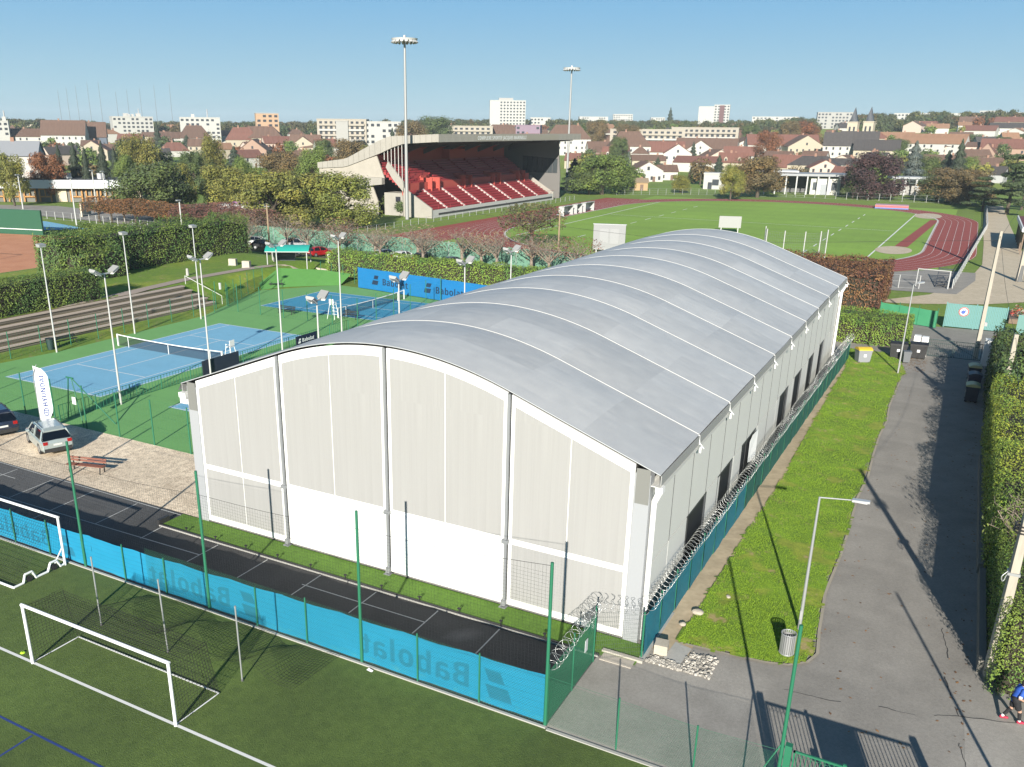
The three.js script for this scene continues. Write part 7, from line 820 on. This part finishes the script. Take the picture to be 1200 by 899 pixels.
// ---------- restaurant and things beyond the clay court ----------
{
  const r = thing('club_house', 'low curved club house with white fascia and timber-framed windows', 'building'); const A = [[-240, -98], [-224, -110], [-206, -120], [-190, -131], [-182, -138]]; const wood = M([0.45, 0.22, 0.06], 0.7), fas = M([0.62, 0.63, 0.65], 0.6);
  for (let i = 0; i + 1 < A.length; i++) { const [x0, z0] = A[i], [x1, z1] = A[i + 1], Ln = Math.hypot(x1 - x0, z1 - z0), a = -Math.atan2(z1 - z0, x1 - x0), cx = (x0 + x1) / 2, cz = (z0 + z1) / 2; const seg = (name, g, m) => { g.rotateY(a); g.translate(cx, 0, cz); part(name, g, m, r); };
    seg('fascia', box(Ln + 0.4, 2.1, 0.3, 0, 4.6, 1.2), fas); seg('roof', box(Ln + 0.4, 0.3, 14, 0, 5.5, -6), M([0.05, 0.05, 0.055], 0.8)); seg('wall', box(Ln, 3.6, 0.3, 0, 1.8, -1.2), M([0.12, 0.12, 0.10], 0.5)); const n = Math.round(Ln / 4.2); for (let k = 0; k < n; k++) { const X = (k + 0.5) / n * Ln - Ln / 2; if (k % 3 === 2) { seg('cream_bay', box(2.8, 3.2, 0.3, X, 1.7, -0.8), M([0.62, 0.52, 0.38], 0.8)); continue; } seg('timber_frame', merge([box(2.9, 0.35, 0.3, X, 3.3, -0.6), box(2.9, 0.35, 0.3, X, 1.4, -0.6), box(0.35, 3.4, 0.3, X - 1.4, 1.8, -0.6), box(0.35, 3.4, 0.3, X + 1.4, 1.8, -0.6), box(0.2, 2, 0.3, X, 2.4, -0.6)]), wood); } }
  for (const [x, z] of [[-214, -126], [-204, -133], [-200, -130], [-196, -137], [-192, -134], [-226, -118]]) part('roof_unit', box(1.3, 1.4, 1.3, x, 6.2, z), M([0.5, 0.5, 0.5], 0.5), r);
  const w = thing('practice_wall', 'dark green practice wall standing on the small blue court', 'wall'); part('board', (() => { const g = box(24, 4.4, 0.4, 0, 2.2, 0); g.rotateY(0.22); g.translate(-150, 0, -73.5); return g; })(), M([0.015, 0.09, 0.045], 0.7), w); part('white_line', (() => { const g = box(24, 0.12, 0.05, 0, 0.95, 0.24); g.rotateY(0.22); g.translate(-150, 0, -73.5); return g; })(), white, w);
  const c = thing('cream_wall', 'plain cream garden wall in front of the club house', 'wall', [-163.5, 0, -105.5], -0.95); part('wall', box(6.8, 2.7, 0.3, 0, 1.35, 0), M([0.62, 0.55, 0.42], 0.85), c); part('coping', box(7, 0.12, 0.45, 0, 2.76, 0), MG.conc, c);
  [[-188.7, -107.9, 7.8, 'grey lamp pole before the club house beside the practice wall'], [-146.6, -89.7, 9.3, 'tall grey lamp pole behind the small blue court'], [-184.8, -125.6, 8.3, 'grey lamp pole before the club house windows, one of a pair'], [-182.4, -126.8, 8.1, 'grey lamp pole before the club house windows, one of a pair'], [-179.3, -131.5, 7.3, 'grey lamp pole at the end of the club house'], [-85.8, -77.2, 7.8, 'brown wooden pole behind the turquoise shelter'], [-45.3, -96.4, 7.2, 'brown wooden pole beside the scoreboard'], [-120, -92, 6, 'slim white lamp pole along the street of russet trees']].forEach(([x, z, h, l]) => { const p = thing('lamp_pole', l, 'pole', [x, 0, z], 0, l.includes('pair') ? 'pair of lamp poles' : undefined); part('shaft', rod(V(0, 0, 0), V(0, h, 0), 0.17, 0.12, 8), l.includes('brown') ? M([0.3, 0.22, 0.14], 0.9) : mastWhite, p); part('head', l.includes('brown') ? rod(V(-0.5, h - 0.3, 0), V(0.5, h - 0.3, 0), 0.07) : box(0.5, 0.2, 0.9, 0, h, 0.2), galv, p); });
  const wp = thing('tennis_net', 'tennis net frame across the clay court', 'tennis net', [-118, 0, -52], 0.2); part('net_post', slab(-5, -4.86, 0, 2.2, -0.07, 0.07), wht, wp); part('net_post', slab(1, 1.14, 0, 2.2, -0.07, 0.07), wht, wp); part('headband', box(6, 0.1, 0.06, -2, 2.2, 0), wht, wp);
  postFence('street_fence', 'grey mesh fence with white posts along the street behind the clay court', [[-172, -96], [-150, -95.5], [-128, -93]], 1.6, 2.6, 0.08, { mat: wht, wires: [0.8], wr: 0.02 });
  const bb = thing('festoon_stall', 'white canopied stall with purple flowers beside the street', 'stall', [-128, 0, -118], 0.5); part('canopy', box(11, 0.5, 5, 0, 3.1, 0), wht, bb); for (const [a, b] of [[-5, -2], [5, -2], [-5, 2], [5, 2]]) part('post', rod(V(a, 0, b), V(a, 3, b), 0.08), wht, bb); part('front_cloth', box(10.8, 1.3, 0.08, 0, 2.2, 2.45), M([0.6, 0.58, 0.6], 0.8), bb); part('flowers', box(6, 0.35, 0.8, 0, 3.5, -1.5), M([0.22, 0.10, 0.2], 0.9), bb);
}
// ---------- woods on the skyline ----------
{
  const n = 2600, im = new THREE.InstancedMesh(CG.far[0], leafMat([0.075, 0.092, 0.035], 0.1), n), m4 = new THREE.Matrix4(), q = new THREE.Quaternion(), c = new THREE.Color(); seed(606); let k = 0;
  for (let t = 0; t < n * 6 && k < n; t++) { const D = rr(760, 1500), b = rr(-0.62, 0.68), x = CX + D * Math.sin(b - CA), z = CZ - D * Math.cos(b - CA); if (fbm(x * 0.006, z * 0.006, 33) < 0.40 + (b > 0.4 ? 0.1 : 0)) continue; if (BLOCKS.some((B) => Math.hypot(B[0] - x, B[2] - z) < B[3] * 0.6 + 6)) continue; if (k > 0 && BLOCKS.some((B) => { const bb = Math.atan2(B[0] - CX, -(B[2] - CZ)), tt = Math.atan2(x - CX, -(z - CZ)), d = Math.hypot(B[0] - CX, B[2] - CZ); return D < d && Math.abs(bb - tt) * d < B[3] * 0.55 && D > d - 260; })) continue; q.setFromAxisAngle(V(0, 1, 0), rr(0, 6.28)); const w = rr(9, 16), h = rr(9, 15); m4.compose(V(x, hill(x, z) - 1.5, z), q, V(w, h, w)); im.setMatrixAt(k, m4); const u = rnd(); c.setRGB(...(u < 0.14 ? [1.7, 1.0, 0.7] : u < 0.3 ? [1.5, 1.35, 0.8] : [0.8 + rnd() * 0.4, 0.85 + rnd() * 0.3, 0.8])); im.setColorAt(k, c); k++; }
  im.count = k; im.name = 'far_woods'; im.userData = { label: 'distant woods of mixed autumn trees along the skyline', category: 'woods', kind: 'stuff' }; scene.add(im);
}
// ---------- haze ----------
scene.fog = new THREE.FogExp2(new THREE.Color().setRGB(0.70, 0.80, 0.88), 0.00015);
// ---------- the person at the edge of the lane ----------
{
  const p = thing('person', 'person in a blue shirt, black shorts and red shoes walking beside the hedge', 'person', [12.82, 0, -1.8], 0.25);
  const sdf = (caps, c, half, res, k = 0.05) => { // smooth union of tapered capsules, meshed
    const mc = new MarchingCubes(res, M([1, 1, 1]), false, false, 60000); mc.isolation = 0; const S = mc.size, hs = mc.halfsize, f = mc.field;
    for (let z = 0; z < S; z++) for (let y = 0; y < S; y++) for (let x = 0; x < S; x++) { const P = [c[0] + (x - hs) / hs * half, c[1] + (y - hs) / hs * half, c[2] + (z - hs) / hs * half]; let d = 9; for (const [a, b, ra, rb] of caps) { const ab = [b[0] - a[0], b[1] - a[1], b[2] - a[2]], ap = [P[0] - a[0], P[1] - a[1], P[2] - a[2]], t = clamp01((ap[0] * ab[0] + ap[1] * ab[1] + ap[2] * ab[2]) / (ab[0] ** 2 + ab[1] ** 2 + ab[2] ** 2 + 1e-9)); const q = Math.hypot(ap[0] - ab[0] * t, ap[1] - ab[1] * t, ap[2] - ab[2] * t) - lerp(ra, rb, t); const h = clamp01(0.5 + 0.5 * (d - q) / k); d = lerp(d, q, h) - k * h * (1 - h); } f[x + y * S + z * S * S] = -d; }
    mc.update(); const n = mc.count, g = new THREE.BufferGeometry(), pos = new Float32Array(n * 3); for (let i = 0; i < n; i++) { pos[i * 3] = c[0] + mc.positionArray[i * 3] * half; pos[i * 3 + 1] = c[1] + mc.positionArray[i * 3 + 1] * half; pos[i * 3 + 2] = c[2] + mc.positionArray[i * 3 + 2] * half; } g.setAttribute('position', new THREE.BufferAttribute(pos, 3)); g.setAttribute('normal', new THREE.BufferAttribute(new Float32Array(mc.normalArray.slice(0, n * 3)), 3)); g.computeVertexNormals(); return g;
  };
  // facing +x, leaning forward a little, right leg ahead
  const hipL = [0, 0.86, -0.09], hipR = [0, 0.86, 0.09], kneeL = [-0.04, 0.46, -0.1], kneeR = [0.16, 0.47, 0.1], ankL = [-0.26, 0.1, -0.1], ankR = [0.22, 0.08, 0.1], chest = [0.09, 1.24, 0], neck = [0.13, 1.40, 0], head = [0.19, 1.53, 0], shL = [0.1, 1.33, -0.18], shR = [0.1, 1.33, 0.18], elL = [0.02, 1.08, -0.26], elR = [0.0, 1.07, 0.25], wrL = [0.22, 0.95, -0.24], wrR = [0.2, 0.96, 0.22];
  const leg = (h, k, a, s) => [[h, k, 0.085 + s, 0.06 + s], [k, a, 0.058 + s, 0.04 + s]], arm = (sh, e, w, s) => [[sh, e, 0.05 + s, 0.04 + s], [e, w, 0.04 + s, 0.028 + s]];
  const hand = (w, sz) => { const o = []; o.push([w, [w[0] + 0.07, w[1] - 0.03, w[2]], 0.03, 0.03]); for (let i = 0; i < 4; i++) { const z = w[2] + (i - 1.5) * 0.021, L = [0.06, 0.072, 0.068, 0.05][i]; o.push([[w[0] + 0.08, w[1] - 0.035, z], [w[0] + 0.08 + L * 0.7, w[1] - 0.07, z], 0.0095, 0.009]); o.push([[w[0] + 0.08 + L * 0.7, w[1] - 0.07, z], [w[0] + 0.07 + L * 0.5, w[1] - 0.11, z], 0.009, 0.008]); } o.push([[w[0] + 0.03, w[1] - 0.02, w[2] + sz * 0.03], [w[0] + 0.075, w[1] - 0.06, w[2] + sz * 0.05], 0.011, 0.009]); return o; };
  const skin = M([0.46, 0.27, 0.19], 0.6);
  const body = [sdf([[[0, 0.9, 0], chest, 0.13, 0.15], [chest, neck, 0.13, 0.055], [neck, head, 0.05, 0.06], ...leg(hipL, kneeL, ankL, 0), ...leg(hipR, kneeR, ankR, 0), ...arm(shL, elL, wrL, 0), ...arm(shR, elR, wrR, 0), [ankL, [ankL[0] + 0.14, 0.04, ankL[2]], 0.04, 0.035], [ankR, [ankR[0] + 0.14, 0.04, ankR[2]], 0.04, 0.035]], [0.02, 0.82, 0], 0.85, 110, 0.03),
    sdf([[[0.17, 1.55, 0], [0.2, 1.5, 0], 0.095, 0.08], [[0.25, 1.47, 0], [0.26, 1.45, 0], 0.045, 0.04], [[0.285, 1.52, 0], [0.3, 1.5, 0], 0.014, 0.018], [[0.272, 1.545, -0.035], [0.272, 1.545, -0.03], 0.016, 0.016], [[0.272, 1.545, 0.03], [0.272, 1.545, 0.035], 0.016, 0.016], [[0.19, 1.53, -0.095], [0.18, 1.5, -0.098], 0.02, 0.016], [[0.19, 1.53, 0.095], [0.18, 1.5, 0.098], 0.02, 0.016], [[0.285, 1.47, -0.02], [0.285, 1.47, 0.02], 0.012, 0.012]], [0.2, 1.52, 0], 0.19, 60, 0.02), sdf(hand(wrL, 1), [wrL[0] + 0.06, wrL[1] - 0.05, wrL[2]], 0.13, 64, 0.008), sdf(hand(wrR, -1), [wrR[0] + 0.06, wrR[1] - 0.05, wrR[2]], 0.13, 64, 0.008)];
  part('body', body, skin, p);
  part('shirt', sdf([[[0, 0.9, 0], chest, 0.165, 0.165], [chest, [0.11, 1.34, 0], 0.165, 0.10], [shL, [0.05, 1.18, -0.225], 0.075, 0.07], [shR, [0.05, 1.18, 0.22], 0.075, 0.07]], [0.06, 1.12, 0], 0.42, 60, 0.04), M([0.02, 0.09, 0.42], 0.75), p);
  for (const [a, b] of [[[0.03, 1.16, -0.235], [0.02, 1.09, -0.258]], [[0.03, 1.16, 0.23], [0.01, 1.09, 0.248]]]) part('sleeve_cuff', rod(V(...a), V(...b), 0.062, 0.056, 14), M([0.7, 0.7, 0.72], 0.8), p);
  part('shorts', sdf([[[0, 0.93, -0.05], [0, 0.93, 0.05], 0.16, 0.16], [hipL, [-0.02, 0.6, -0.1], 0.12, 0.105], [hipR, [0.09, 0.6, 0.1], 0.12, 0.105]], [0.03, 0.78, 0], 0.4, 56, 0.04), M([0.012, 0.012, 0.014], 0.8), p);
  for (const [k, a] of [[kneeL, ankL], [kneeR, ankR]]) { part('sock', sdf([[[lerp(k[0], a[0], 0.05), lerp(k[1], a[1], 0.05), k[2]], [lerp(k[0], a[0], 0.8), lerp(k[1], a[1], 0.8), a[2]], 0.066, 0.052]], [(k[0] + a[0]) / 2, (k[1] + a[1]) / 2, k[2]], 0.32, 44, 0.01), M([0.015, 0.015, 0.017], 0.85), p); part('ankle_band', rod(V(lerp(k[0], a[0], 0.8), lerp(k[1], a[1], 0.8), a[2]), V(a[0], a[1] - 0.005, a[2]), 0.052, 0.05, 12), M([0.7, 0.7, 0.7], 0.8), p); part('shoe', sdf([[[a[0] - 0.03, 0.055, a[2]], [a[0] + 0.17, 0.045, a[2]], 0.052, 0.042], [[a[0] - 0.02, 0.08, a[2]], [a[0] + 0.05, 0.07, a[2]], 0.05, 0.045]], [a[0] + 0.07, 0.06, a[2]], 0.2, 44, 0.02), M([0.42, 0.02, 0.06], 0.6), p); }
  part('hair', sdf([[[0.15, 1.59, 0], [0.2, 1.61, 0], 0.095, 0.08], [[0.11, 1.56, 0], [0.12, 1.5, 0], 0.075, 0.06]], [0.15, 1.57, 0], 0.2, 52, 0.02), M([0.02, 0.015, 0.012], 0.7), p);
}
renderer.render(scene, camera);
